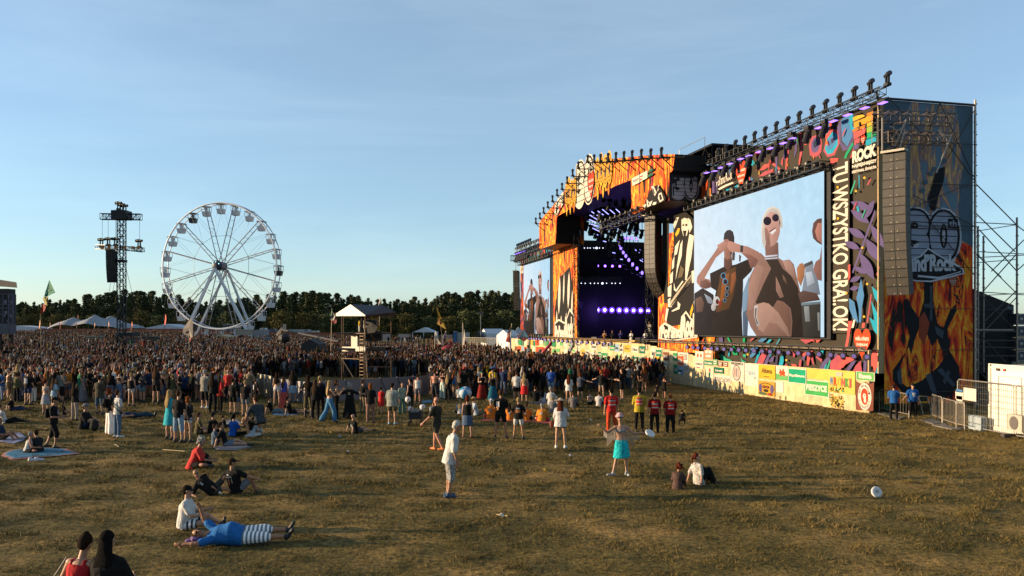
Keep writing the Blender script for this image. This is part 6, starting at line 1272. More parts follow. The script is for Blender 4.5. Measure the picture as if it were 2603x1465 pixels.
tcn=t_.nodes.new('ShaderNodeTexCoord')
def nz_(sc,det=6,st=(1,1,1)):
 mp_=t_.nodes.new('ShaderNodeMapping');mp_.inputs['Scale'].default_value=st;t_.links.new(tcn.outputs['Object'],mp_.inputs[0]);n_=t_.nodes.new('ShaderNodeTexNoise');n_.inputs['Scale'].default_value=sc;n_.inputs['Detail'].default_value=det;n_.inputs['Roughness'].default_value=.62;t_.links.new(mp_.outputs[0],n_.inputs['Vector']);return n_.outputs['Fac']
def ramp(f,stops):
 r_=t_.nodes.new('ShaderNodeValToRGB');e=r_.color_ramp.elements
 while len(e)<len(stops):e.new(.5)
 for q,(p_,c_) in zip(e,stops):q.position=p_;q.color=(*c_,1)
 t_.links.new(f,r_.inputs[0]);return r_.outputs[0]
c1_=ramp(nz_(.35,8),[(.35,(.045,.040,.010)),(.5,(.120,.090,.028)),(.62,(.215,.142,.050))]);c2_=ramp(nz_(9,8),[(.33,(.25,.27,.25)),(.68,(1.6,1.5,1.4))])
mxn=t_.nodes.new('ShaderNodeMixRGB');mxn.blend_type='MULTIPLY';mxn.inputs[0].default_value=1;t_.links.new(c1_,mxn.inputs[1]);t_.links.new(c2_,mxn.inputs[2]);t_.links.new(mxn.outputs[0],bs.inputs['Base Color'])
bp_=t_.nodes.new('ShaderNodeBump');bp_.inputs['Strength'].default_value=.9;bp_.inputs['Distance'].default_value=.05;t_.links.new(nz_(14,6),bp_.inputs['Height']);t_.links.new(bp_.outputs[0],bs.inputs['Normal'])
me.materials.append(gm);go=bpy.data.objects.new('ground',me);C.objects.link(go);tag(go,kind='structure',label='wide trodden field of dry yellow green grass',cat='ground')
# blades
NT=190000;yy=10.5*(50/10.5)**(rng.random(NT)**.8);xx=(rng.random(NT)*2-1)*(.68*yy+3)
dn=waves(xx*1.0,yy*1.0,77,28);keep=rng.random(NT)<np.clip(.70+dn*.05,.3,1);xx=xx[keep];yy=yy[keep]
keep=~((xx>17.4+(37.8-yy)*.24) & (yy>36.5));xx=xx[keep];yy=yy[keep];n=len(xx);zz=bumpz(xx,yy)*np.clip((58-yy)/12,0,1)
NB=5;bx=np.repeat(xx,NB)+rng.normal(0,.035,n*NB);by=np.repeat(yy,NB)+rng.normal(0,.035,n*NB);bz=np.repeat(zz,NB)-.01;k=len(bx)
sc_=(np.clip(by/16,.8,2.4))*rng.uniform(.6,1.25,k)*np.clip(1+.25*np.repeat(waves(xx,yy,33,28),NB)*.4,.5,1.7)
aa=rng.uniform(0,6.283,k);h=np.where(by<24,.05,.036)*sc_*rng.uniform(.5,1.2,k);ln=rng.uniform(.3,1.6,k)*h;wd=.0045*sc_*rng.uniform(.7,1.3,k);ba=rng.uniform(0,6.283,k)
V=np.empty((k,3,3));V[:,0]=np.stack([bx-np.cos(ba)*wd,by-np.sin(ba)*wd,bz],1);V[:,1]=np.stack([bx+np.cos(ba)*wd,by+np.sin(ba)*wd,bz],1);V[:,2]=np.stack([bx+np.cos(aa)*ln,by+np.sin(aa)*ln,bz+h],1)
me=bpy.data.meshes.new('grass');me.vertices.add(3*k);me.vertices.foreach_set('co',V.ravel());me.loops.add(3*k);me.loops.foreach_set('vertex_index',np.arange(3*k));me.polygons.add(k);me.polygons.foreach_set('loop_start',np.arange(0,3*k,3));me.update(calc_edges=True)
gmix=np.clip(.40+.05*np.repeat(waves(xx*.4,yy*.4,55,28),NB)+rng.normal(0,.28,k),0,1)[:,None];col=(np.array([[.080,.070,.017]])*gmix+np.array([[.29,.20,.070]])*(1-gmix))*rng.uniform(.65,1.25,(k,1));cf=np.ones((k,3,4));cf[...,:3]=col[:,None]
me.color_attributes.new('Col','FLOAT_COLOR','POINT').data.foreach_set('color',cf.ravel());tag(mesh_obj('grass',me,M['grass']),'short tufted dry grass over the foreground field','grass',kind='stuff')
# litter
rr=random.Random(8)
for i,(x,y) in enumerate(((864,1113),(886,1153),(1450,1163),(1386,1201),(2202,1118),(1898,1006),(1885,1006),(1910,1008),(296,1137),(1502,1070),(560,1260),(1277,1317),(345,1045),(2030,1019),(1580,1047),(842,1104))):
 p=gp(x,y);m=MB(rr.choice([CR,B(200,200,215),CR,B(240,200,60)]) if i!=14 else YE);a_=rr.uniform(0,3);s=rr.uniform(.05,.1);d1,d2=Vector((math.cos(a_),math.sin(a_),.1))*s,Vector((-math.sin(a_),math.cos(a_),.35))*s*.6;p+=Vector((0,0,.06))
 m.add([p-d1-d2,p+d1-d2*.6,p+d1*.8+d2,p-d1*.7+d2*1.2,p+Vector((0,0,.05)),p-Vector((0,0,.03))],[(0,1,4),(1,2,4),(2,3,4),(3,0,4),(0,5,1),(1,5,2),(2,5,3),(3,5,0)])
 tag(m.build('litter',M['matte'],None,origin=p),'scrap of litter on the grass, %s' % ('pale scrap left of centre','crumpled white scrap left of centre','tiny scrap right of the wide hat woman','tiny grey scrap in the middle field','small white scrap before the side banner','white cup before the white sheet','scrap beside the cup near the fence','second scrap near the fence','straw coloured bit below the jeans man','white scrap below the medic in red trousers','bit beside the reclining bald man','twig-like scrap in the foreground middle','scrap behind the jeans man','paper by the fence middle','yellow object beside the medics','scrap above the foreground at left')[i],'litter','litter on the grass')
for i,(x0,y0,x1,y1) in enumerate(((292,1134,303,1141),(413,1147,470,1152),(1262,1314,1290,1319))):
 p,q=gp(x0,y0)+Vector((0,0,.05)),gp(x1,y1)+Vector((0,0,.06));m=MB(B(250,220,160));m.bar(p,q,.014,5);tag(m.build('straw_stick',M['matte'],None,origin=p),('short pale stick below the couple in jeans and striped trousers','long pale stick left of the red shirt','pale stick in the foreground middle')[i],'stick')
# ================================================================ PEOPLE
def ring_add(vs,fs,rings,cap=True):
 b0=len(vs);n=len(rings[0])
 for r_ in rings:vs+=r_
 for i in range(len(rings)-1):
  for j in range(n):a=b0+i*n+j;b=b0+i*n+(j+1) % n;fs.append((a,b,b+n,a+n))
 fs.append(tuple(range(b0+n-1,b0-1,-1)));fs.append(tuple(range(b0+(len(rings)-1)*n,b0+len(rings)*n)))
class Sol:
 def __init__(s):s.v=[];s.f=[]
 def cap(s,a,b,ra,rb,n=10,fl=1.0,side=None):
  a=Vector(a);b=Vector(b);d=b-a;L_=d.length
  if L_<1e-5:d=Vector((0,0,1));L_=0
  d.normalize();u=(side-d*side.dot(d)).normalized() if side is not None and abs(side.dot(d))<.95 else d.orthogonal().normalized();w_=d.cross(u)
  rs=[]
  for p,r_ in ((a-d*ra*.97,ra*.25),(a-d*ra*.7,ra*.71),(a,ra),(a.lerp(b,.5),(ra+rb)/2),(b,rb),(b+d*rb*.7,rb*.71),(b+d*rb*.97,rb*.25)):
   rs.append([p+u*math.cos(2*math.pi*i/n)*r_+w_*math.sin(2*math.pi*i/n)*r_*fl for i in range(n)])
  ring_add(s.v,s.f,rs);return s
 def loft(s,secs,n=14):                        # secs: (centre, side vec*ra, front vec*rb)
  ring_add(s.v,s.f,[[c+u*math.cos(2*math.pi*i/n)+w_*math.sin(2*math.pi*i/n) for i in range(n)] for c,u,w_ in secs]);return s
 def ell(s,c,ax,n=10,m_=8):
  c=Vector(c);rs=[]
  for j in range(m_):
   ph=math.pi*(j+.5)/m_;rs.append([c+ax[0]*math.sin(ph)*math.cos(2*math.pi*i/n)+ax[1]*math.sin(ph)*math.sin(2*math.pi*i/n)+ax[2]*math.cos(ph) for i in range(n)])
  ring_add(s.v,s.f,rs);return s
 def mesh(s,name,vox,smooth=2):
  me=bpy.data.meshes.new(name);me.from_pydata([tuple(v) for v in s.v],[],s.f);bm=bmesh.new();bm.from_mesh(me);bmesh.ops.recalc_face_normals(bm,faces=bm.faces);bm.to_mesh(me);bm.free()
  o=bpy.data.objects.new('tmp',me);C.objects.link(o);md=o.modifiers.new('r','REMESH');md.mode='VOXEL';md.voxel_size=vox;md.use_smooth_shade=True
  if smooth:sm=o.modifiers.new('s','SMOOTH');sm.iterations=smooth;sm.factor=.5
  r_=bpy.data.meshes.new_from_object(o.evaluated_get(bpy.context.evaluated_depsgraph_get()));r_.name=name;bpy.data.objects.remove(o);bpy.data.meshes.remove(me);r_.materials.clear();return r_
def U3(*a):return Vector(a).normalized()
V3=Vector
def pose(kind,**k):
 """joint directions in the body's own frame: +X its right, +Y forward, +Z up"""
 P=dict(lean=(0,.02,1),face=(0,1,0),pz=.93,aR=((.16,.0,-1),(.10,.25,-1)),aL=((-.16,.0,-1),(-.10,.25,-1)),lR=((.09,.02,-1),(.02,-.04,-1)),lL=((-.09,-.02,-1),(-.02,-.04,-1)),tR=None,tL=None,hd=(0,.05,1),look=None)
 if kind=='sit':P.update(pz=.13,lean=(0,-.12,1),lR=((.25,.8,.62),(.05,.55,-.85)),lL=((-.25,.8,.62),(-.05,.55,-.85)),aR=((.25,.35,-1),(-.25,1,-.1)),aL=((-.25,.35,-1),(.25,1,-.1)))
 if kind=='crossed':P.update(pz=.13,lean=(0,.12,1),lR=((.75,.8,.12),(-1.2,.3,-.25)),lL=((-.75,.8,.12),(1.2,.15,-.25)),aR=((.3,.3,-1),(-.4,.9,-.1)),aL=((-.3,.3,-1),(.4,.9,-.1)))
 if kind=='stretch':P.update(pz=.13,lean=(0,-.3,1),lR=((.12,1,.05),(.05,1,-.08)),lL=((-.12,1,.3),(-.05,1,-.45)),aR=((.25,-.6,-.9),(.1,-.25,-1)),aL=((-.25,-.6,-.9),(-.1,-.25,-1)))
 if kind=='walk':P.update(lR=((.06,.38,-1),(.0,.05,-1)),lL=((-.06,-.25,-1),(-.02,-.6,-1)),aR=((.16,-.3,-1),(.1,.2,-1)),aL=((-.16,.3,-1),(-.05,.7,-.8)))
 if kind=='crouch':P.update(pz=.42,lean=(0,.5,1),lR=((.3,.95,.15),(.0,-.4,-1)),lL=((-.3,.9,-.1),(.0,-.5,-1)),aR=((.2,.9,-.7),(-.1,1,-.5)),aL=((-.2,.9,-.7),(.1,1,-.5)))
 P.update(k);return P
def joints(P,fem=False):
 J={};ln=V3(P['lean']).normalized();fc=V3(P['face']).normalized();side=fc.cross(ln).normalized();fr=ln.cross(side).normalized()
 if P.get('side'):side=V3(P['side']).normalized();fr=ln.cross(side).normalized()
 pel=V3((0,0,P['pz']));nb=pel+ln*.50;shw=.165 if fem else .19;J.update(pel=pel,nb=nb,ln=ln,side=side,fr=fr)
 for s,nm in ((1,'R'),(-1,'L')):
  a1,a2=(V3(v).normalized() for v in P['a'+nm]);sh=nb+side*s*shw-ln*.055;el=sh+a1*.285;wr=el+a2*.25;J['sh'+nm],J['el'+nm],J['wr'+nm],J['hd'+nm]=sh,el,wr,(a2+a1*.1).normalized()
  l1,l2=(V3(v).normalized() for v in P['l'+nm]);hp_=pel+side*s*.088-ln*.02;kn=hp_+l1*.43;an=kn+l2*.41;J['hp'+nm],J['kn'+nm],J['an'+nm]=hp_,kn,an
  td=P['t'+nm];td=V3(td).normalized() if td else V3((fc.x+s*.25,fc.y,-.05)).normalized();J['to'+nm]=td
 hd=V3(P['hd']).normalized() if P['hd'] else ln;J['neck']=nb+ln*.05;J['head']=nb+ln*.06+hd*.15;lk=V3(P['look']).normalized() if P['look'] else fr;J['hu']=hd;J['hf']=(lk-hd*lk.dot(hd)).normalized();J['hs']=J['hf'].cross(hd).normalized();return J
def torso(S,J,g,fem,fat,lo=-.07,hi=.50,belly=0.0):
 pel,ln,sd_,fr=J['pel'],J['ln'],J['side'],J['fr']
 prof=[(-.09,.12,.09),(-.04,.165,.115),(.04,.172 if fem else .160,.12),(.16,.128 if fem else .142,.098),(.27,.137 if fem else .152,.105),(.37,.158 if fem else .178,.118),(.44,.150 if fem else .175,.10),(.49,.09,.07)]
 secs=[]
 for z,a,b in prof:
  if z<lo-.03 or z>hi:continue
  f=fat if z<.4 else 1;bl=belly*math.exp(-((z-.14)/.13)**2);secs.append((pel+ln*z+fr*bl*.6,sd_*(a*f+g+bl*.5),fr*(b*f+g+bl)))
 S.loft(secs)
def hand(S,J,nm,s,curl=.5,thick=1.0):
 w_,d=J['wr'+nm],J['hd'+nm];el=J['el'+nm];pn=J['side']*(-s);pn=(pn-d*pn.dot(d));pn=pn.normalized() if pn.length>.1 else d.orthogonal().normalized();ac=d.cross(pn).normalized()
 S.ell(w_+d*.05,(d*.052,ac*.040,pn*.018))
 for i,L_ in enumerate((.072,.082,.076,.058)):
  b=w_+d*.085+ac*(.028-.019*i);m1=b+(d+pn*curl*.35).normalized()*L_*.5;t1=m1+(d+pn*curl*1.1).normalized()*L_*.5;S.cap(b-d*.02,m1,.0105,.0100,6);S.cap(m1,t1,.0098,.0088,6)
 th=w_+d*.03+ac*.034;S.cap(th,th+(d*.7+ac*.7+pn*.3).normalized()*.045,.013,.011,6);S.cap(th+(d*.7+ac*.7+pn*.3).normalized()*.045,th+(d*.9+ac*.45+pn*.5).normalized()*.078,.011,.009,6)
def body_mesh(J,fem,fat,curl=.5,vox=.0125,belly=0):
 S=Sol();torso(S,J,0,fem,fat,belly=belly*.8);f=(.9 if fem else 1)*(1+(fat-1)*.6);hc,hu,hf,hs=J['head'],J['hu'],J['hf'],J['hs']
 S.cap(J['nb']-J['ln']*.02,J['nb'].lerp(hc,.75),.058*f,.05*f,10);S.cap(J['shR'],J['shL'],.055,.055)
 S.ell(hc+hu*.03-hf*.012,(hs*.076,hf*.094,hu*.095),12,10);S.ell(hc-hu*.045+hf*.02,(hs*.058,hf*.07,hu*.07),10,8);S.cap(hc+hf*.088+hu*.012,hc+hf*.104-hu*.022,.011,.016,6);S.cap(hc+hf*.07-hu*.062-hs*.02,hc+hf*.07-hu*.062+hs*.02,.017,.017,6);S.ell(hc+hf*.06-hu*.095,(hs*.025,hf*.025,hu*.02))
 for s in (-1,1):S.ell(hc+hs*s*.077-hf*.008-hu*.005,(hs*.014,hf*.02,hu*.03),8,6)
 for s,nm in ((1,'R'),(-1,'L')):
  S.cap(J['sh'+nm],J['el'+nm],.052*f,.038*f);S.cap(J['el'+nm],J['wr'+nm],.040*f,.027*f);S.cap(J['el'+nm],J['el'+nm].lerp(J['wr'+nm],.35),.036*f,.042*f);hand(S,J,nm,s,curl)
  k=J['kn'+nm];a=J['an'+nm];S.cap(J['hp'+nm],k,.088*f,.056*f);S.cap(k,a,.054*f,.036*f);bk=-(J['to'+nm]);bk=(bk-(a-k).normalized()*bk.dot((a-k).normalized()));S.cap(k.lerp(a,.18)+bk*.012,k.lerp(a,.42)+bk*.018,.050*f,.044*f)
  t_=J['to'+nm];S.cap(a+(a-k).normalized()*.03-t_*.03,a+(a-k).normalized()*.035+t_*.15,.034,.026,8)
 return S.mesh('person',vox,1)
def top_mesh(J,fem,fat,kind,belly=0):
 S=Sol();g=.020
 lo={'tee':-.08,'long':-.08,'tank':-.05,'crop':.2,'bikini':.3,'dress':-.08,'halter':-.02,'oversize':-.15}[kind]
 if kind=='bikini':S.loft([(J['pel']+J['ln']*z,J['side']*(a+.008),J['fr']*(b+.010)) for z,a,b in ((.31,.145,.108),(.34,.150,.125),(.385,.150,.118))]);return S.mesh('shirt',.012,1)
 if kind in ('oversize',):g=.035
 pel,ln,sd_,fr=J['pel'],J['ln'],J['side'],J['fr'];f=fat
 prof=[(-.16,.185,.135),(-.09,.175,.125),(-.02,.170,.122),(.06,.160 if fem else .158,.118),(.16,.135 if fem else .150,.105),(.27,.143 if fem else .158,.11),(.37,.160 if fem else .182,.12),(.44,.150 if fem else .178,.10),(.485,.10,.078)]
 secs=[]
 for z,a,b in prof:
  if z<lo-.03:continue
  bl=belly*math.exp(-((z-.14)/.13)**2);ff=f if z<.4 else 1;secs.append((pel+ln*z+fr*bl*.6,sd_*(a*ff+g+bl*.5),fr*(b*ff+g*.9+bl)))
 if kind in ('tank','halter','crop') :secs=secs[:-1]
 S.loft(secs,16);f2=(.9 if fem else 1)*(1+(fat-1)*.6)
 for nm,s in (('R',1),('L',-1)):
  sh,el,wr=J['sh'+nm],J['el'+nm],J['wr'+nm]
  if kind in ('tee','oversize','dress'):q=sh.lerp(el,.72 if kind!='oversize' else .9);S.cap(sh-(sh-J['nb'])*.9,sh,.066,.070*f2);S.cap(sh,q,.074*f2,.068*f2+.012*(kind=='oversize'))
  elif kind=='long':S.cap(sh-(sh-J['nb'])*.9,sh,.066,.070*f2);S.cap(sh,el,.070*f2,.054*f2);S.cap(el,wr,.052*f2,.040*f2)
  else:
   t_=J['nb']+sd_*s*.09-ln*.02;S.cap(t_+fr*.05,t_-fr*.06,.024,.024,8);S.cap(t_,t_-ln*.12,.03,.04,8)
 return S.mesh('shirt',.016,2)
def bottom_mesh(J,fem,fat,kind,belly=0):
 S=Sol();pel,ln,sd_,fr=J['pel'],J['ln'],J['side'],J['fr'];f=fat
 S.loft([(pel+ln*z,sd_*(a*f+.014),fr*(b*f+.014)) for z,a,b in ((-.09,.13,.10),(-.04,.168,.118),(.03,.170 if fem else .16,.12),(.09,.148,.108))])
 if kind in ('skirt','longskirt'):
  L_=.40 if kind=='skirt' else .84;d=V3((0,0,-1)) if J['knR'].z<J['hpR'].z-.2 else ((J['knR']+J['knL'])/2-pel).normalized()
  u=sd_;w_=d.cross(u).normalized();S.loft([(pel+d*(.02+L_*k),u*(.175*f+.02+.16*k*(1 if kind=='longskirt' else .35)),w_*(.13*f+.02+.14*k*(1 if kind=='longskirt' else .4))) for k in (0,.2,.4,.7,1)],18)
  return S.mesh('skirt',.016,1)
 fr_={'shorts':.62,'mini':.28,'longshorts':1.0,'pants':1,'wide':1}[kind]
 for nm in 'RL':
  hp_,kn,an=J['hp'+nm],J['kn'+nm],J['an'+nm]
  if kind in ('shorts','mini'):q=hp_.lerp(kn,fr_);S.cap(hp_,q,.108*f,.088*f)
  elif kind=='longshorts':S.cap(hp_,kn,.108*f,.082*f);S.cap(kn,kn.lerp(an,.18),.082*f,.076*f)
  else:r_=(.075,.055) if kind=='pants' else (.095,.105);S.cap(hp_,kn,.104*f,r_[0]*f);S.cap(kn,an.lerp(kn,.06),r_[0]*f,r_[1])
 return S.mesh('trousers' if kind in ('pants','wide') else 'shorts',.016,1)
def shoes_mesh(J,boot=False):
 S=Sol()
 for nm in 'RL':
  a,k,t_=J['an'+nm],J['kn'+nm],J['to'+nm];d=(a-k).normalized();b=a+d*.045;sd2=t_.cross(d);S.cap(b-t_*.045,b+t_*.16,.046,.042,10,.85,sd2);S.cap(a-d*(.02 if not boot else .2),b,.046 if not boot else .062,.048)
 return S.mesh('shoes',.014,1)
def hair_mesh(J,kind):
 S=Sol();hc,hu,hf,hs=J['head'],J['hu'],J['hf'],J['hs'];dn=V3((0,0,-1));r_=random.Random(3)
 if kind in ('short','long','bun','curly','pony','bob'):
  S.ell(hc+hu*.045-hf*.028,(hs*.086,hf*.094,hu*.092),12,9);S.ell(hc-hu*.0-hf*.055,(hs*.078,hf*.06,hu*.085))
 if kind=='long':S.loft([(hc-hf*.05+hu*.02,hs*.088,hf*.06),(hc-hf*.07-hu*.10,hs*.098,hf*.055),(J['nb']-J['fr']*.085+J['ln']*.03,hs*.115,hf*.045),(J['nb']-J['fr']*.115-J['ln']*.08,hs*.13,hf*.035),(J['nb']-J['fr']*.125-J['ln']*.20,hs*.11,hf*.028),(J['nb']-J['fr']*.12-J['ln']*.30,hs*.06,hf*.02)])
 if kind=='bob':S.loft([(hc-hf*.04+hu*.0,hs*.088,hf*.07),(hc-hf*.05-hu*.09,hs*.098,hf*.07),(hc-hf*.045-hu*.15,hs*.085,hf*.06)])
 if kind=='bun':S.ell(hc+hu*.13-hf*.05,(hs*.045,hf*.045,hu*.04))
 if kind=='pony':S.cap(hc-hf*.10+hu*.05,hc-hf*.15-hu*.06,.035,.03);S.cap(hc-hf*.15-hu*.06,hc-hf*.13-hu*.22,.032,.015)
 if kind=='curly':
  for i in range(26):a=r_.uniform(0,6.28);z=r_.uniform(-.10,.15);q=hc+hu*z-hf*.03+(hs*math.cos(a)+hf*math.sin(a)*.8)*(.11*math.sqrt(max(.1,1-(z/.2)**2))) ;q=q if (q-hc).dot(hf)<.06 else q-hf*.06;S.ell(q,(hs*.04,hf*.04,hu*.04),7,5)
 if kind=='cap':S.ell(hc+hu*.055-hf*.012,(hs*.084,hf*.100,hu*.075),12,8);S.cap(hc+hu*.06+hf*.07,hc+hu*.05+hf*.15,.06,.052,10,.22,hs)
 if kind=='backcap':S.ell(hc+hu*.055-hf*.012,(hs*.084,hf*.100,hu*.075),12,8);S.cap(hc+hu*.03-hf*.08,hc+hu*.0-hf*.13,.055,.05,10,.22,hs)
 if kind in ('hat','widehat','bucket'):
  r0={'hat':.17,'widehat':.25,'bucket':.13}[kind];up=hu;S.ell(hc+up*.085,(hs*.088,hf*.098,up*.075));S.loft([(hc+up*(.062-.03*(kind=='bucket')),hs*r0,hf*r0),(hc+up*(.078),hs*(r0*.9),hf*(r0*.9)),(hc+up*.092,hs*.08,hf*.09)],20)
 return S.mesh({'cap':'cap','backcap':'cap','hat':'hat','widehat':'hat','bucket':'hat'}.get(kind,'hair'),.013,1)
def face_mesh(J,shades=False):
 m=MB((.02,.015,.012));hc,hu,hf,hs=J['head'],J['hu'],J['hf'],J['hs'];
 for s in (-1,1):
  if shades:m.ell(hc+hs*s*.034+hf*.088+hu*.015,(.028,.028,.020),nu=8,nv=5)
  else:m.ell(hc+hs*s*.032+hf*.082+hu*.014,(.012,.010,.008),nu=8,nv=5);m.bar(hc+hs*s*.018+hf*.088+hu*.034,hc+hs*s*.048+hf*.080+hu*.034,.005,4)
 if shades:m.bar(hc-hs*.08+hf*.01+hu*.018,hc-hs*.06+hf*.08+hu*.018,.006,4);m.bar(hc+hs*.08+hf*.01+hu*.018,hc+hs*.06+hf*.08+hu*.018,.006,4);m.bar(hc-hs*.03+hf*.092+hu*.02,hc+hs*.03+hf*.092+hu*.02,.006,4)
 m.bar(hc-hs*.022+hf*.088-hu*.058,hc+hs*.022+hf*.088-hu*.058,.0055,5,col=(.25,.06,.05));return m
SKN={'light':(.50,.27,.17),'tan':(.42,.20,.11),'pale':(.58,.35,.25),'red':(.52,.22,.13)}
HR={'black':(.012,.010,.009),'dark':(.03,.018,.012),'brown':(.07,.038,.02),'blond':(.38,.26,.12),'grey':(.35,.33,.30),'ginger':(.25,.075,.02),'white':(.62,.60,.55),'auburn':(.12,.03,.015)}
_cache={}
def person(P,top=('tee',(.02,.02,.02)),bot=('pants',(.03,.03,.04)),hair=('short','brown'),skin='light',shoes=(.03,.03,.03),fem=False,fat=1.0,belly=0,curl=.5,face=True,shades=False,boot=False,topmat='cloth',botmat='cloth',label=None,extra=None,prints=None):
 """one figure at the origin; the body is one continuous mesh, hair and clothes are its children"""
 J=joints(P,fem);zmin=min(J['an'+n_].z+(J['an'+n_]-J['kn'+n_]).normalized().z*.05-.045 for n_ in 'RL');
 sh=0
 if P['pz']>.3:sh=-zmin+.0
 for k_ in list(J):
  if k_[:2] in ('pe','nb','ne','he') or k_[:2] in ('sh','el','wr','hp','kn','an'):J[k_]=J[k_]+V3((0,0,sh))
 key=(str(sorted((a,str(b)) for a,b in P.items())),fem,fat,belly,curl)
 def cg(nm,fn_):
  if (key,nm) not in _cache:_cache[(key,nm)]=fn_()
  return _cache[(key,nm)]
 def ob(nm,me,mt,col,par):
  if not me.materials:me.materials.append(M[mt])
  elif me.materials[0]!=M[mt]:me=me.copy();me.materials[0]=M[mt]
  o=bpy.data.objects.new(nm,me);C.objects.link(o);o.color=(*col,1)
  if par:o.parent=par
  return o
 root=ob('person',cg('body',lambda:body_mesh(J,fem,fat,curl,belly=belly)),'skin',SKN[skin],None)
 if top[0]!='none':ob('shirt' if top[0]!='dress' else 'dress',cg('top'+top[0],lambda:top_mesh(J,fem,fat,top[0],belly)),topmat,top[1],root)
 if bot[0]!='none':ob({'pants':'trousers','wide':'trousers','skirt':'skirt','longskirt':'skirt'}.get(bot[0],'shorts'),cg('bot'+bot[0],lambda:bottom_mesh(J,fem,fat,bot[0])),botmat,bot[1],root)
 hk,hcol=hair
 if hk in ('cap','backcap','hat','widehat','bucket'):
  ob('hat' if hk in ('hat','widehat','bucket') else 'cap',cg('h'+hk,lambda:hair_mesh(J,hk)),'cloth',hcol[0][0],root)
  ob('hair',cg('h'+hcol[1]+'u',lambda:hair_mesh(J,'short' if hcol[1]=='s' else 'long')),'hair',HR[hcol[2]],root).scale=(.985,.985,.997)
 elif hk!='bald':ob('hair',cg('h'+hk,lambda:hair_mesh(J,hk)),'hair',HR[hcol] if isinstance(hcol,str) else hcol,root)
 ob('boots' if boot else 'shoes',cg('sh%d' % boot,lambda:shoes_mesh(J,boot)),'shoe',shoes,root)
 if face:
  m=face_mesh(J,shades);o=m.build('sunglasses' if shades else 'facial_features',M['matte'],root)
  o.location=(0,0,0)
 if prints:                                        # printed patches on the back (b) or chest (f)
  m=MB();
  for (wh,u,v,w_,h,col) in prints:
   sg=-1 if wh=='b' else 1;n=5
   for i in range(n):                       # curved with the cloth
    def pt(uu,vv):
     z=.27+vv;b=.145*fat+belly*math.exp(-((z-.14)/.13)**2)*1.6+(.0 if top[0]!='oversize' else .014);xx=uu;a=.205*fat;yb=b*math.sqrt(max(.08,1-(xx/a)**2))
     return J['pel']+J['ln']*z+J['side']*xx+J['fr']*sg*(yb+.006)
    ua,ub=u-w_/2+w_*i/n,u-w_/2+w_*(i+1)/n;m.poly([pt(ua,v-h/2),pt(ub,v-h/2),pt(ub,v+h/2),pt(ua,v+h/2)],col)
  m.build('shirt_print',M['banner'],root)
 root['_J']=0;del root['_J'];root_J[root.name]=J
 tag(root,label,'person');return root
root_J={}
def put(o,px,py,hd,s=1.0,D=None,dz=0,label=None,group=None):
 p=gp(px,py) if D is None else gD(px,D);fx=0
 if p.y<55 and abs(p.x)<44:p.z+=float(bumpz(np.array([p.x]),np.array([p.y]))[0])
 o.location=p+Vector((0,0,dz));o.rotation_euler=(0,0,-R(hd));o.scale=(s,s,s);tag(o,label,None,group);return o
def wpt(o,v):return o.location+Matrix.Rotation(o.rotation_euler.z,3,'Z')@(Vector(v)*o.scale.x)
# colours of cloth
K_=(.016,.015,.015);Kg=(.05,.05,.055);Wt=(.80,.78,.74);Rd=(.60,.05,.04);Nv=(.03,.05,.12);Jn=(.12,.19,.30);Jl=(.30,.42,.55);Ol=(.14,.12,.06);Kh=(.28,.22,.13);Og=(.85,.24,.03);Tq=(.04,.50,.62);Rb=(.02,.12,.55);Pk=(.60,.30,.30);Gn=(.05,.28,.14);Yl=(.85,.55,.03);Gy=(.22,.22,.23);Br_=(.12,.07,.04);Lb=(.35,.50,.62);Pu_=(.16,.08,.25)
def backpack(o,col,label,z=.28,sz=(.28,.16,.40)):
 J=root_J[o.name];c=J['pel']+J['ln']*z-J['fr']*(.20*1.0);p=wpt(o,c);rt=empty('backpack',p,label,'backpack',rz=o.rotation_euler.z);S=Sol();u,w_,h=J['side']*sz[0]/2,J['fr']*sz[1]/2,J['ln']*sz[2]/2
 S.loft([(-h*.98,u*.8,w_*.7),(-h*.85,u*1.05,w_),(h*0,u*1.1,w_*1.1),(h*.8,u*.9,w_*.9),(h*1.0,u*.5,w_*.5)]);S.ell(-h*.25-w_*1.0,(u*.7,w_*.5,h*.45));me=S.mesh('bag',.016,1);me.materials.append(M['cloth']);b=mesh_obj('bag',me,None,rt);b.color=(*col,1)
 S=Sol()
 for s in (-1,1):S.cap(u*s*.6+h*.9,u*s*.7+h*.95+J['fr']*.19,.016,.016,6);S.cap(u*s*.7+h*.95+J['fr']*.19,u*s*.9+h*.1+J['fr']*.28,.016,.016,6)
 me=S.mesh('strap',.012,0);me.materials.append(M['cloth']);b=mesh_obj('strap',me,None,rt);b.color=(*K_,1)
def groundthing(name,px,py,pts,col,label,cat,m_='tent',th=.012,bumps=True):   # blanket or towel from its outline pixels
 P=[gp(x,y) for x,y in pts];c=sum(P,Vector())/len(P);m=MB(col);rr=random.Random(len(label));top=[];n=len(P)
 def zz(p):return float(bumpz(np.array([p.x]),np.array([p.y]))[0])+.03
 mid=[p.lerp(c,.16)+Vector((0,0,0)) for p in P];A_=[Vector((p.x,p.y,zz(p)-.005)) for p in P];Bm=[Vector((p.x,p.y,zz(p)+th*rr.uniform(.2,1.2))) for p in mid];cc=Vector((c.x,c.y,zz(c)+th));m.add(A_+Bm+[cc],[(i,(i+1) % n,n+(i+1) % n,n+i) for i in range(n)]+[(n+i,n+(i+1) % n,2*n) for i in range(n)])
 return m,c
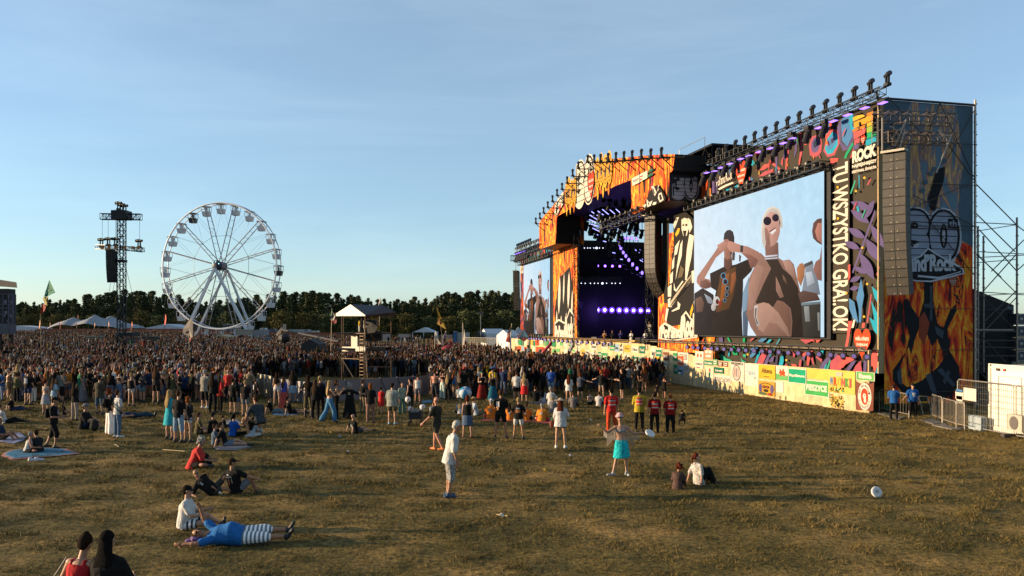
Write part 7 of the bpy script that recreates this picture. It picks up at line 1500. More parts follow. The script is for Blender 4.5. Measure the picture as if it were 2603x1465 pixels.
def bandmat(name,c1,c2,axis,scale):
 m=bpy.data.materials.new(name);m.use_nodes=True;t=m.node_tree;b=t.nodes['Principled BSDF'];b.inputs['Roughness'].default_value=.9;wv=t.nodes.new('ShaderNodeTexWave');wv.bands_direction=axis;wv.inputs['Scale'].default_value=scale;wv.inputs['Distortion'].default_value=.6
 r_=t.nodes.new('ShaderNodeValToRGB');r_.color_ramp.interpolation='CONSTANT';r_.color_ramp.elements[0].color=(*c1,1);r_.color_ramp.elements[1].color=(*c2,1);r_.color_ramp.elements[1].position=.5;c=t.nodes.new('ShaderNodeTexCoord');t.links.new(c.outputs['Object'],wv.inputs['Vector']);t.links.new(wv.outputs['Fac'],r_.inputs[0]);t.links.new(r_.outputs[0],b.inputs['Base Color']);return m
M['stripeX']=bandmat('grey_white_stripes',(.75,.73,.70),(.13,.15,.18),'X',4.2);M['stripeZ']=bandmat('pink_white_stripes',(.75,.62,.55),(.75,.74,.70),'X',7);M['checkZ']=bandmat('black_white_bands',(.02,.02,.025),(.6,.6,.6),'Y',3.2)
_first={}
def pp(px,py,top_px,hd,P,label,group=None,**kw):
 o=person(P,label=label,**kw);J=root_J[o.name];h=max(J['head'].z+.135,.3);Dd=gp(px,py).y;s=(py-top_px)/F*Dd/h if top_px else .96
 o.update_tag();put(o,px,py,hd,min(max(s,.45),1.18),group=group);return o
S_,W2=pose('stand'),pose('walk')
def st(**k):return pose('stand',**k)
akimbo=dict(aR=((.6,-.15,-1),(-.75,.35,-.15)),aL=((-.6,-.15,-1),(.75,.35,-.15)))
front=dict(aR=((.15,.15,-1),(-.35,1,.15)),aL=((-.15,.15,-1),(.35,1,.15)))
pr_w=(('b',0,.06,.20,.05,Wt),('b',0,-.03,.16,.08,(.3,.3,.32)))
# --- the near group at left and in the middle foreground
o=pp(192,1545,1355,12,pose('crossed',lean=(.05,.16,1),aL=((-.65,.15,-1),(-.1,.8,-.5)),aR=((.3,.3,-1),(-.2,.8,-.3)),hd=(.28,.1,1)),'woman in red strappy top with tied dark hair, sitting at the bottom left edge',fem=True,top=('halter',(.62,.03,.035)),bot=('skirt',(.35,.33,.26)),botmat='flower',hair=('bun','dark'),skin='light')
b=pp(268,1550,1353,8,pose('crossed',lean=(-.02,.14,1),hd=(-.08,.08,1)),'woman in black with long straight black hair, sitting beside the red strappy top',fem=True,fat=1.12,top=('oversize',K_),bot=('pants',K_),hair=('long','black'))
p=wpt(o,(-.30,-.06,.30));rt=empty('shoulder_bag',p,'dark shoulder bag hanging at the left of the red strappy top','bag');m=MB((.05,.045,.045));m.ell(p,(.04,.12,.10));m.build('bag',M['black'],rt);m=MB((.12,.1,.1));m.bar(p+Vector((0,0,.08)),wpt(o,(-.13,.0,.66)),.011,5);m.build('strap',M['black'],rt)
pp(470,1346,1233,80,pose('sit',pz=.14,lean=(0,.10,1),aR=((.2,.55,-1),(.0,1,.05)),aL=((-.2,.55,-1),(.15,1,.2)),lR=((.35,1,.12),(-.15,1,-.30)),lL=((-.05,1,.42),(-.1,.9,-.62)),tR=(.15,.25,1),tL=(-.1,.3,1)),'stout person in white tee, black cap and checked shorts, sitting in the foreground facing right',fat=1.2,belly=.05,top=('tee',Wt),bot=('shorts',(.3,.3,.3)),botmat='checkZ',hair=('backcap',([K_],'s','dark')),shades=True,prints=[('b',0,.05,.12,.10,(.35,.34,.33))])
lie=pose('stand',pz=.15,lean=(-1,-.05,.08),face=(0,-.25,1),hd=(-1,.12,.12),look=(.2,-.75,.8),aR=((-.75,-.75,-.05),(-1,.12,-.03)),aL=((-.75,.35,.55),(-.25,-.35,1)),lR=((1,-.05,.02),(1,.12,-.03)),lL=((1,.10,.12),(1,.18,-.10)),tR=(.55,-.2,.8),tL=(.5,.2,.85))
o=pp(606,1382,None,0,lie,'man in blue tee and striped shorts lying on his back, arm stretched out',fat=1.25,belly=.07,top=('tee',(.03,.18,.50)),bot=('longshorts',Wt),botmat='stripeX',hair=('short','brown'),skin='tan',shades=True);o.rotation_euler=(0,0,R(7));o.scale=(1.02,)*3
p=gp(500,1385);m=MB(Pu_);rt=None;m.ell(p+Vector((0,0,.12)),(.12,.13,.07));m.ell(p+Vector((-.12,-.02,.09)),(.09,.11,.03));tag(m.build('cap',M['matte'],None,origin=p),'purple cap lying under the head of the lying man','cap')
o=pp(600,1254,1162,25,pose('sit',pz=.13,lean=(-.12,-.18,1),aL=((-.45,-.55,-1),(-.25,-.2,-1)),aR=((.65,.55,-.45),(.35,.8,-.3)),lR=((.55,.7,.75),(.1,.35,-1)),lL=((-.5,.85,.5),(0,.5,-.9)),hd=(.1,.1,1),look=(.6,.8,0)),'man in black cap and black tee with printed back, sitting leaning on his left arm',fat=1.15,top=('tee',K_),bot=('shorts',(.22,.23,.25)),hair=('cap',([K_],'s','brown')),skin='tan',prints=[('b',-.01,.10,.20,.035,(.7,.6,.5)),('b',-.01,-.02,.035,.17,(.55,.16,.06)),('b',-.09,-.01,.03,.12,(.35,.33,.3)),('b',.08,-.01,.03,.12,(.35,.33,.3)),('b',-.01,.16,.05,.05,Wt)])
pp(540,1257,1194,0,pose('sit',pz=.13,lean=(-.95,-.1,.75),face=(.25,-.9,.5),hd=(-.3,0,1),look=(.5,-1,0),aR=((-.35,-.25,-1),(.6,-.5,-.1)),aL=((.4,-.4,-.7),(.9,-.3,-.4)),lR=((1,.2,.25),(.9,.3,-.5)),lL=((.85,.25,.95),(.5,.3,-1))),'bald man in black tee reclining on his elbow beside the black cap man',fat=1.1,belly=.03,top=('tee',K_),bot=('shorts',(.07,.07,.06)),hair=('bald','brown'),skin='tan',shades=True,prints=[('f',.08,.08,.05,.12,(.4,.4,.4))])
pp(490,1192,1112,72,pose('crossed',lean=(0,.38,1),hd=(0,.35,1),aR=((.2,.5,-1),(-.1,1,-.2)),aL=((-.2,.5,-1),(.1,1,-.2))),'person in a bright red tee with curly fair hair, sitting cross-legged facing right',fat=1.05,top=('oversize',(.70,.06,.05)),bot=('shorts',K_),hair=('curly','grey'),skin='tan')
p=gp(519,1186);S=Sol();S.ell(p+Vector((0,0,.20)),(Vector((.20,0,.03)),Vector((0,.17,0)),Vector((-.03,0,.20))));S.ell(p+Vector((.10,-.05,.1)),(Vector((.16,0,0)),Vector((0,.14,0)),Vector((0,0,.12))));me=S.mesh('bag',.02);me.materials.append(M['cloth']);b_=mesh_obj('dark_bag',me,None,None);b_.color=(*K_,1);tag(b_,'lumpy black bag in front of the red tee sitter','bag')
# --- blue towel pair
pp(68,1152,1096,60,pose('crossed',lean=(.05,.28,1)),'fair-haired man in white tank top sitting on the blue towel, seen from behind',top=('tank',Wt),bot=('shorts',K_),hair=('short','grey'),skin='red')
pp(100,1150,1092,-70,pose('crossed',lean=(0,.3,1),hd=(0,.3,1)),'person in black tee and black cap sitting on the blue towel facing the tank top',top=('tee',(.03,.03,.035)),bot=('shorts',K_),hair=('cap',([K_],'s','dark')),prints=[('f',0,.05,.12,.08,(.3,.3,.3))])
m,c=groundthing('towel',0,0,[(10,1152),(3,1160),(28,1170),(80,1167),(160,1161),(205,1154),(168,1142),(120,1140),(60,1143),(30,1147)],(.012,.17,.30),'blue towel with orange edge','towel')
for i in range(10):m.c[i]=(.45,.11,.03)
tag(m.build('beach_towel',M['tent'],None,origin=c),'bright blue towel with an orange edge spread on the grass at left','towel')
for i,(x,y) in enumerate(((84,1174),(100,1173))):
 p=gp(x,y);S=Sol();S.cap(p+Vector((-.10,0,.06)),p+Vector((.12,0,.05)),.06,.045,8,.8);S.ell(p+Vector((-.09,0,.09)),(Vector((.06,0,0)),Vector((0,.045,0)),Vector((0,0,.05))));me=S.mesh('shoe',.015);me.materials.append(M['shoe']);q=mesh_obj('lone_shoe',me,None,None);q.color=(.55,.55,.56,1);tag(q,('left','right')[i]+' of the two white shoes standing before the blue towel','shoe')
m,c=groundthing('blanket',0,0,[(0,1118),(0,1127),(35,1129),(60,1122),(68,1112),(50,1101),(30,1100),(12,1108)],(.25,.27,.42),'b','b');tag(m.build('picnic_blanket',M['tent'],None,origin=c),'blue and white patterned blanket at the left photo edge','blanket')
pp(4,1121,1060,75,pose('sit'),'person in a blue shirt sitting on the patterned blanket, cut by the left edge',top=('tee',Nv),bot=('shorts',(.15,.10,.07)),hair=('short','brown'),skin='tan')
pp(12,1078,1030,60,pose('stretch'),'white-shirted person with brown hair sitting at the left edge, legs out to the right',top=('tee',Wt),bot=('pants',K_),hair=('short','brown'))
pp(30,1044,1003,70,pose('stretch',lean=(0,-.05,1)),'person in black printed tee sitting with legs stretched, near the left edge',top=('tee',K_),bot=('pants',Nv),hair=('short','blond'),prints=[('b',0,.05,.15,.12,(.4,.4,.4))])
o=pp(213,1092,1027,85,pose('sit',lean=(0,.12,1),aR=((.2,.6,-1),(0,1,.1))),'bearded man in black with a round dark hat, sitting facing right',fat=1.2,belly=.03,top=('oversize',K_),bot=('shorts',Nv),hair=('bucket',([Gy],'s','dark')))
p=gp(240,1097);S=Sol();S.ell(p+Vector((0,0,.24)),(Vector((.17,0,0)),Vector((0,.14,0)),Vector((0,0,.25))));S.ell(p+Vector((0,-.12,.16)),(Vector((.12,0,0)),Vector((0,.07,0)),Vector((0,0,.12))));me=S.mesh('rucksack',.02);me.materials.append(M['cloth']);b_=mesh_obj('rucksack',me,None,None);b_.color=(.035,.035,.03,1);tag(b_,'black rucksack on the grass before the bearded man in the round hat','rucksack')
o=pp(136,1141,1010,78,pose('walk',lR=((.06,.35,-1),(.0,-.15,-1)),lL=((-.06,-.2,-1),(-.02,-.5,-1)),aR=((.2,.1,-1),(-.1,1,-.05)),aL=((-.2,.1,-1),(.1,1,-.05)),hd=(0,.25,1)),'man in black with small backpack walking right, near the blue towel',top=('tee',K_),bot=('longshorts',K_),hair=('backcap',([K_],'s','dark')),skin='tan',prints=[('f',.02,.05,.1,.15,(.35,.35,.38))]);backpack(o,K_,'small black backpack on the man walking right near the blue towel',sz=(.22,.12,.32))
o=pp(279,1107,988,45,st(),'woman with curly hair, black top and striped pale trousers, standing beside the jeans man',fem=True,top=('tee',K_),bot=('wide',Wt),botmat='stripeZ',hair=('curly','auburn'));backpack(o,K_,'black backpack on the woman in striped trousers',sz=(.22,.13,.34))
o=pp(299,1111,989,40,st(aR=((.12,.05,-1),(-.1,.45,-1))),'man in white patterned shirt and blue jeans with a strap across his back',top=('tee',(.62,.60,.58)),topmat='flower',bot=('pants',Jn),hair=('short','brown'),skin='light',shoes=Wt);
J=root_J[o.name];m=MB((.03,.03,.03));a_=[wpt(o,J['nb']+J['side']*s*.1+J['fr']*f_-J['ln']*d) for s,f_,d in ((-1,-.09,.0),(-.3,-.15,.12),(.6,-.16,.28),(1.7,-.07,.42),(1.8,.02,.46))];rt=empty('shoulder_strap',a_[0],'black strap bag across the white patterned shirt','bag');m.path(a_,.018,6);m.build('strap',M['matte'],rt);m=MB((.03,.03,.03));m.ell(a_[-1]+Vector((.02,0,-.05)),(.05,.09,.07));m.build('pouch',M['matte'],rt)
# left crowd edge, standing
LC_=[
 (116,1053,963,20,dict(fem=True,top=('crop',(.55,.48,.42)),bot=('skirt',(.42,.42,.46)),hair=('pony','auburn')),'slim woman in cream crop top and pale skirt, left of the blue-white wrap'),
 (137,1049,962,30,dict(fem=True,top=('tee',Lb),topmat='flower',bot=('mini',(.45,.55,.60)),hair=('long','brown')),'long-haired woman in blue-white wrap and pale shorts'),
 (71,1031,941,15,dict(top=('tee',K_),bot=('shorts',Nv),hair=('short','brown'),prints=[('b',0,.02,.22,.26,(.32,.34,.38))]),'broad man in black tee with large pale print on the back, at left'),
 (46,1020,925,20,dict(fem=True,top=('crop',K_),bot=('pants',Jn),hair=('long','blond')),'woman in black crop top and jeans left of the large pale print'),
 (190,1071,972,30,dict(fem=True,top=('long',K_),bot=('pants',(.42,.34,.28)),hair=('long','dark'),boot=True),'woman in loose black top and beige trousers at left'),
 (253,1054,954,10,dict(top=('oversize',(.09,.075,.05)),bot=('longshorts',(.09,.15,.22)),hair=('short','dark')),'man in brown shirt and blue knee shorts'),
 (281,1022,940,10,dict(fem=True,top=('long',K_),bot=('longskirt',(.13,.15,.22)),hair=('long','brown')),'woman in black top and long grey blue skirt'),
 (334,1034,948,15,dict(fem=True,top=('tank',K_),bot=('mini',(.60,.58,.58)),hair=('bun','blond')),'woman in black tank top and white shorts with raised hair'),
 (352,1020,935,25,dict(top=('tee',K_),bot=('shorts',Jl),hair=('short','dark')),'dark-haired person in black top and pale blue shorts'),
 (397,1028,930,20,dict(fem=True,top=('tee',(.03,.03,.03)),bot=('shorts',K_),hair=('long','brown')),'woman in black dress-like top with long brown hair'),
 (431,1119,991,35,dict(fem=True,top=('dress',Tq),bot=('skirt',Tq),hair=('long','blond')),'blonde woman in a tight turquoise dress'),
 (454,1127,993,20,dict(top=('tee',K_),bot=('longshorts',Jl),hair=('cap',([(.3,.22,.16)],'s','brown'))),'man in black tee and denim shorts next to the turquoise dress'),
 (478,1124,1006,25,dict(fem=True,top=('tee',(.03,.03,.035)),topmat='flower',bot=('mini',Wt),hair=('bob','ginger')),'woman in dotted black blouse and white shorts with ginger hair'),
 (521,1040,940,25,dict(fat=1.1,top=('oversize',(.25,.23,.20)),topmat='flower',bot=('longshorts',K_),hair=('short','grey'),shoes=Wt),'man in black and white camouflage shirt and black shorts'),
 (505,1021,932,5,dict(fem=True,top=('tee',Gy),bot=('mini',(.3,.25,.25)),hair=('bun','brown')),'woman with backpack left of the camouflage shirt'),
 (541,1050,948,15,dict(top=('long',K_),bot=('pants',K_),hair=('long','dark'),boot=True),'long-haired person all in black left of the red shawl'),
 (560,1048,953,50,dict(fem=True,top=('oversize',(.50,.03,.03)),topmat='flower',bot=('pants',K_),hair=('cap',([Lb],'l','dark'))),'person wearing a red patterned shawl and blue cap'),
 (592,1053,962,25,dict(top=('tee',K_),bot=('shorts',K_),hair=('short','dark')),'short-haired person in black with a white wrist band'),
 (612,1053,962,10,dict(top=('tee',(.02,.02,.02)),bot=('shorts',Jn),hair=('short','brown')),'man in plain black tee and blue shorts, second from the white barrier'),
 (624,1060,966,12,dict(top=('tee',K_),bot=('shorts',Gy),hair=('short','blond')),'man in black tee and grey shorts left of the white barrier'),
 (650,1030,963,40,dict(top=('tee',K_),bot=('shorts',K_),hair=('cap',([Wt],'s','brown')),prints=[('b',-.06,.0,.12,.3,(.6,.6,.6))]),'man in black tee with tall white letters and white cap'),
 (704,1032,946,10,dict(fem=True,top=('crop',K_),bot=('mini',Wt),hair=('long','dark')),'woman with white shorts leaning by the white barrier'),
 (722,1040,958,30,dict(fem=True,top=('dress',(.07,.09,.40)),topmat='flower',bot=('longskirt',(.45,.08,.06)),botmat='flower',hair=('long','brown')),'person wrapped in a rainbow coloured cape'),
 (745,1025,938,10,dict(fem=True,top=('tee',K_),bot=('skirt',Jl),hair=('long','dark')),'woman in black top and pale denim skirt before the grey panels'),
 (784,1062,953,15,dict(fem=True,top=('tee',K_),bot=('longshorts',Ol),hair=('long','dark'),boot=True,P=st(**akimbo)),'woman in black top, olive knee trousers and boots, hand on hip'),
 (802,1066,964,10,dict(fem=True,top=('long',K_),bot=('pants',K_),hair=('long','brown')),'long brown-haired woman all in black left of a blonde one'),
 (814,1064,956,20,dict(fem=True,top=('long',(.02,.02,.025)),bot=('pants',K_),hair=('pony','blond')),'blonde woman in black trousers before the grey panels'),
 (838,1073,965,60,dict(fem=True,top=('crop',(.25,.12,.07)),bot=('wide',(.10,.28,.50)),hair=('long','blond'),P=pose('walk',aR=((.3,.6,-.9),(.2,.8,.7)),aL=((-.3,.4,-.9),(-.1,.9,.6)))),'dancing woman in bright blue wide trousers'),
 (855,1066,967,80,dict(fem=True,top=('tank',K_),bot=('wide',K_),hair=('curly','brown'),P=st(aR=((.3,.5,-.9),(.1,.7,.9)),aL=((-.3,.5,-.9),(-.1,.6,1)))),'curly-haired woman in black with raised joined hands'),
 (889,1066,975,0,dict(fem=True,fat=1.1,top=('oversize',K_),bot=('longskirt',K_),hair=('curly','grey'),P=st(aR=((1,.2,-.55),(.9,.2,-.05)),aL=((-1,.2,-.55),(-.8,.4,.25))),prints=[('b',0,.10,.12,.06,(.5,.3,.06)),('b',0,.03,.12,.05,(.5,.5,.5))]),'grey curly-haired woman in black shawl with both arms spread'),
 (922,1049,967,40,dict(top=('tee',K_),bot=('pants',Kh),hair=('short','brown'),P=st(aR=((.7,.3,-.7),(.6,.3,-.2)))),'person in black tee and khaki trousers reaching sideways'),
 (942,1077,974,0,dict(fem=True,top=('tee',K_),bot=('pants',(.30,.16,.12)),botmat='flower',hair=('bob','ginger')),'red-haired woman in black tee and colourful patterned trousers'),
 (997,1079,972,15,dict(fat=1.2,top=('oversize',(.28,.30,.27)),topmat='flower',bot=('shorts',Ol),hair=('backcap',([K_],'s','dark')),shoes=Lb),'heavy man in grey speckled shirt and camouflage shorts'),
 (969,1051,983,20,dict(fem=True,top=('dress',(.70,.03,.03)),bot=('skirt',(.70,.03,.03)),hair=('short','dark')),'child in a bright red dress holding hands'),
 (1022,1053,971,150,dict(fem=True,top=('tee',(.40,.45,.33)),bot=('wide',(.16,.25,.20)),hair=('long','dark')),'woman in pale blouse and wide green trousers facing back'),
 (1043,1047,962,-60,dict(fem=True,top=('tank',K_),bot=('pants',K_),hair=('pony','dark')),'woman in black bending toward the green trousers'),
 (1062,1028,951,10,dict(top=('tank',Wt),bot=('shorts',Gy),hair=('short','dark'),skin='red'),'man in white tank top and grey shorts behind the balloons'),
 (1105,1019,941,20,dict(top=('none',K_),bot=('longshorts',(.05,.055,.06)),hair=('short','brown'),skin='red'),'shirtless tanned man in dark shorts'),
 (1138,1022,951,25,dict(fem=True,top=('tee',K_),bot=('pants',K_),hair=('long','blond')),'blonde woman in black right of the shirtless man'),
 (1110,1146,1008,-60,dict(top=('tee',(.04,.035,.025)),topmat='flower',bot=('shorts',(.06,.055,.04)),hair=('bald','brown'),shades=True,skin='red',shoes=(.7,.2,.05),P=pose('walk',aR=((.2,.2,-1),(-.3,1,-.1)),aL=((-.35,.3,-1),(-.3,.8,-.7)))),'bald man with sunglasses in dark floral shirt walking toward the camera'),
 (1168,1035,981,0,dict(top=('oversize',(.55,.60,.62)),bot=('pants',K_),hair=('short','brown'),prints=[('b',0,.05,.13,.11,(.15,.13,.09))]),'child in white tee with round print next to the beach ball'),
 (1188,1115,1006,12,dict(fem=True,top=('tank',K_),bot=('skirt',(.10,.15,.25)),hair=('bob','auburn'),shoes=(.3,.12,.08),P=st(lR=((.14,0,-1),(.06,0,-1)),lL=((-.14,0,-1),(-.06,0,-1)))),'woman in black sleeveless top and denim skirt'),
 (1225,1016,944,170,dict(top=('tank',K_),bot=('longskirt',(.30,.03,.02)),hair=('backcap',([Gn],'s','brown')),P=st(**front)),'person in green cap with red wrap round the hips'),
 (1253,1020,948,175,dict(fem=True,top=('tank',K_),bot=('longskirt',(.02,.14,.22)),hair=('bun','dark'),P=st(aR=((.4,.5,-.9),(-.2,.3,1)))),'woman in sunglasses and long teal skirt facing back'),
 (1172,1010,936,20,dict(fat=1.1,top=('tee',(.12,.12,.10)),bot=('shorts',K_),hair=('long','auburn')),'long-haired person in grey shirt with crossed hands behind'),
 (1273,1115,990,15,dict(top=('tee',K_),bot=('shorts',K_),hair=('short','brown'),skin='tan',P=st(lR=((.2,0,-1),(.08,0,-1)),lL=((-.2,0,-1),(-.08,0,-1)),**{k:v for k,v in front.items()}),prints=[('b',-.08,.05,.13,.2,(.62,.58,.52)),('b',-.10,-.12,.1,.12,(.6,.25,.08))]),'man in black tee with large white and orange print, black shorts, legs apart'),
 (1318,1118,1011,10,dict(fem=True,fat=1.1,top=('tee',K_),bot=('shorts',(.70,.68,.62)),hair=('short','blond'),skin='tan',P=st(**{**akimbo},lR=((.16,0,-1),(.1,0,-1)),lL=((-.16,0,-1),(-.1,0,-1))),prints=[('b',0,.10,.16,.04,(.5,.55,.6)),('b',0,-.02,.2,.14,(.45,.18,.06))]),'woman in printed black tee and white shorts holding something black'),
 (1313,1022,943,12,dict(top=('tee',Wt),bot=('shorts',K_),hair=('cap',([Gy],'s','brown'))),'man in white tee and black shorts beside the red skirt'),
 (1333,1026,950,15,dict(fem=True,top=('bikini',(.6,.05,.04)),bot=('skirt',(.70,.03,.03)),hair=('long','blond'),skin='light'),'blonde woman in a red mini skirt'),
 (1425,1140,1012,12,dict(fem=True,fat=1.1,top=('oversize',(.74,.73,.72)),bot=('mini',K_),hair=('widehat',([(.62,.48,.33)],'l','auburn')),skin='light',shoes=Wt,P=st(aR=((.35,.35,-1),(-.05,.9,.2)),lR=((.12,0,-1),(.05,0,-1)),lL=((-.12,0,-1),(-.05,0,-1)))),'woman in a wide straw hat and long white shirt'),
 (1446,1027,950,20,dict(fem=True,top=('oversize',Wt),bot=('mini',Jl),hair=('long','auburn')),'woman in baggy white hooded top and tiny shorts'),
 (1401,1008,932,15,dict(top=('tee',(.03,.09,.35)),topmat='flower',bot=('shorts',Jl),hair=('cap',([Lb],'s','brown'))),'man in blue floral shirt and pale shorts'),
 (1475,1020,945,40,dict(fem=True,top=('tee',(.06,.07,.10)),topmat='flower',bot=('shorts',K_),hair=('bob','auburn'),P=st(aR=((.8,.4,-.5),(.9,.3,-.2)))),'woman in dark patterned top reaching to the right'),
 (1529,1015,941,30,dict(fem=True,top=('tee',K_),bot=('mini',(.42,.36,.30)),hair=('curly','ginger'),P=st(aR=((.8,.3,-.5),(.9,.4,-.1)),aL=((-.8,.3,-.5),(-.9,.4,-.2)))),'ginger-haired woman in black top and beige shorts, arms spread in a ring'),
 (1581,1018,936,-60,dict(top=('tee',K_),bot=('shorts',K_),hair=('short','brown'),P=st(**front)),'person in black tee and black shorts facing left, right of the ring'),
 (1614,1001,930,30,dict(top=('tee',K_),bot=('shorts',Kh),hair=('short','brown'),boot=True,P=pose('walk')),'person in black tee and khaki shorts striding in boots'),
 (1637,1000,928,-30,dict(fem=True,top=('oversize',(.12,.06,.04)),topmat='flower',bot=('mini',K_),hair=('long','ginger')),'person in patterned top near the right crowd edge'),
 (1688,1016,956,60,dict(top=('tank',K_),bot=('shorts',K_),hair=('cap',([Rd],'s','dark')),skin='red',P=st(aR=((.2,.8,-.6),(-.2,.8,-.2)),aL=((-.2,.8,-.6),(.2,.8,-.2)))),'man in black tank top and red cap bending to a child'),
 (1670,1010,980,20,dict(top=('tee',K_),bot=('shorts',K_),hair=('short','dark')),'small child in black with the red cap man'),
 (1600,972,915,30,dict(top=('tank',Wt),bot=('shorts',Gy),hair=('cap',([Gn],'s','brown'))),'person in white tank and green cap above the right crowd'),
]
for x,y,tp_,hd,kw,lb in LC_:
 kw=dict(kw);P=kw.pop('P',None) or st(aR=((.14+.03*(x % 3),.05*(x % 2),-1),(-.05,.15+.2*(y % 3),-1)),aL=((-.16,.03*(y % 3),-1),(.0,.2*(x % 3),-1)),lR=((.07+.02*(x % 3),.04*(y % 2),-1),(.02,-.04,-1)))
 o=pp(x,y,tp_,hd,P,lb,**kw)
 if x==1105:o_sh=o
# medics, guards, dancer with the frisbee
vest=lambda:[('b',0,.155,.25,.05,(.75,.06,.03)),('b',0,.11,.20,.035,(.04,.04,.04)),('b',0,.075,.26,.03,(.6,.6,.6)),('b',0,.0,.27,.11,(.75,.06,.03)),('b',0,-.075,.27,.035,(.62,.62,.6)),('b',0,-.115,.27,.04,(.75,.06,.03))]
pp(1554,1103,985,-8,st(lR=((.14,.0,-1),(.12,-.1,-1)),lL=((-.08,.0,-1),(-.02,-.02,-1))),'paramedic in red top and red-orange work trousers, leftmost of the four',top=('tee',(.70,.03,.03)),bot=('pants',(.80,.09,.03)),hair=('short','black'),skin='light',prints=vest(),group='paramedics standing in a row')
pp(1625,1099,988,6,st(**front),'paramedic in yellow top with red vest and ear protectors',top=('oversize',(.55,.42,.04)),bot=('pants',K_),hair=('short','black'),skin='light',prints=vest(),group='paramedics standing in a row')
pp(1664,1103,995,4,st(),'slim paramedic in dark red top, third of the four in the row',top=('tee',(.25,.015,.015)),bot=('pants',K_),hair=('short','dark'),prints=vest(),group='paramedics standing in a row')
pp(1704,1103,999,2,st(aR=((.25,-.1,-1),(-.3,.5,-.9)),aL=((-.35,-.1,-1),(.2,.5,-.9))),'broad paramedic in dark red top, rightmost of the four',fat=1.22,top=('tee',(.32,.015,.015)),bot=('pants',K_),hair=('short','ginger'),prints=vest(),group='paramedics standing in a row')
pp(1732,1083,1042,20,pose('crouch'),'person dressed in black crouching behind the broad paramedic',top=('long',K_),bot=('pants',K_),hair=('cap',([K_],'s','dark')))
dn_=st(lean=(.06,-.03,1),face=(0,1,0),aR=((.85,.25,-.42),(.75,.3,.62)),aL=((-.75,.35,-.75),(-.95,.35,.10)),lR=((.18,.05,-1),(.22,-.02,-1)),lL=((-.10,.02,-1),(-.03,.0,-1)),tR=(.95,.25,0),tL=(-.15,1,0),hd=(.10,.05,1),look=(.35,1,.1))
dg=pp(1580,1211,1051,172,dn_,'dancing woman in pink and white bucket hat, bikini top and turquoise skirt holding a disc',fem=True,top=('bikini',(.35,.36,.38)),bot=('skirt',(.02,.48,.52)),botmat='flower',hair=('bucket',([(.75,.45,.45)],'s','brown')),skin='light',shades=True,shoes=(.4,.4,.38))
m=MB((.65,.58,.55));J=root_J[dg.name]                 # thin fishnet shawl as real threads
for nm in 'RL':
 for i in range(12):
  k=i/11;q=J['sh'+nm].lerp(J['el'+nm],k);w1=J['el'+nm].lerp(J['wr'+nm],k*.6);m.bar(q,q-Vector((0,0,.30+.1*k)),.0022,3);m.bar(w1,w1-Vector((0,0,.18)),.0022,3)
 for j in range(6):m.bar(J['sh'+nm]-Vector((0,0,.06*j)),J['el'+nm]-Vector((0,0,.06*j)),.0022,3)
for i in range(14):
 a_=2*math.pi*i/14;m.bar(J['nb']+Vector((math.cos(a_)*.16,math.sin(a_)*.12,-.08)),J['pel']+Vector((math.cos(a_)*.21,math.sin(a_)*.16,.05)),.0022,3)
me=bpy.data.meshes.new('net_shawl');me.from_pydata(m.v,[],m.f);ca_=me.color_attributes.new('Col','FLOAT_COLOR','POINT');ca_.data.foreach_set('color',[k for c in m.c for k in (*c,1)]);mesh_obj('net_shawl',me,M['matte'],dg)
def disc(p,r_,tilt,label,rot=(0,0,0),mark=True):
 root=empty('flying_disc',p,label,'frisbee');mm=Matrix.Rotation(tilt[0],3,'X')@Matrix.Rotation(tilt[1],3,'Y');m=MB((.80,.78,.74));n=26
 rs=[(r_,-.022),(r_*1.02,-.008),(r_*.95,.006),(r_*.7,.010),(.001,.011),(.001,.006),(r_*.68,.005),(r_*.93,.0),(r_*.97,-.022)];vs=[Vector(p)+mm@Vector((a*math.cos(2*math.pi*i/n),a*math.sin(2*math.pi*i/n),z)) for a,z in rs for i in range(n)]
 m.add(vs,[(j*n+i,j*n+(i+1) % n,(j+1)*n+(i+1) % n,(j+1)*n+i) for j in range(len(rs)-1) for i in range(n)]);m.build('rim_and_plate',M['white'],root,smooth=True)
 if mark:
  m=MB((.25,.20,.15));
  for (x0,y0,x1,y1) in ((-.03,-.04,-.03,.03),(-.03,.03,.03,.04),(.03,.04,.03,-.03),(-.03,-.04,.03,-.03),(-.01,-.03,-.01,.03),(.01,-.03,.01,.035),(-.03,.0,.03,.0)):m.bar(Vector(p)+mm@Vector((x0,y0,.0125)),Vector(p)+mm@Vector((x1,y1,.0125)),.003,4)
  m.build('printed_mark',M['matte'],root)
disc(wpt(dg,J['wrL']+J['hdL']*.22),.14,(R(35),R(20)),'white disc held out by the dancing woman',mark=False)
p=gp(2229,1262);disc(at(2229,1251,19.2),.135,(R(68),R(6)),'white flying disc with small dark mark, low over the grass at right')
pp(1722,1242,1177,20,pose('sit',lean=(.05,.12,1),hd=(.2,.2,1)),'person with messy reddish hair sitting, left of the pair at right',fem=True,top=('oversize',(.10,.06,.05)),topmat='flower',bot=('pants',(.03,.02,.02)),hair=('curly','auburn'),skin='red')
pp(1776,1231,1152,60,pose('sit',lean=(-.05,-.12,1),aL=((-.3,-.3,-1),(-.3,-.1,-1)),aR=((.3,-.1,-1),(.1,-.2,-1)),lR=((.15,.75,.85),(0,.5,-1)),lL=((-.1,.8,.8),(0,.55,-1)),look=(.4,1,0)),'person in half white half grey tee with a dark ponytail, sitting knees up',fem=True,top=('oversize',(.50,.46,.42)),topmat='flower',bot=('wide',K_),hair=('pony','auburn'))
g1=pp(2272,1071,977,25,st(**front),'guard in blue printed tee and black cap, left of the two by the barriers',top=('tee',(.03,.14,.42)),bot=('pants',K_),hair=('cap',([K_],'s','dark')),group='guards in blue')
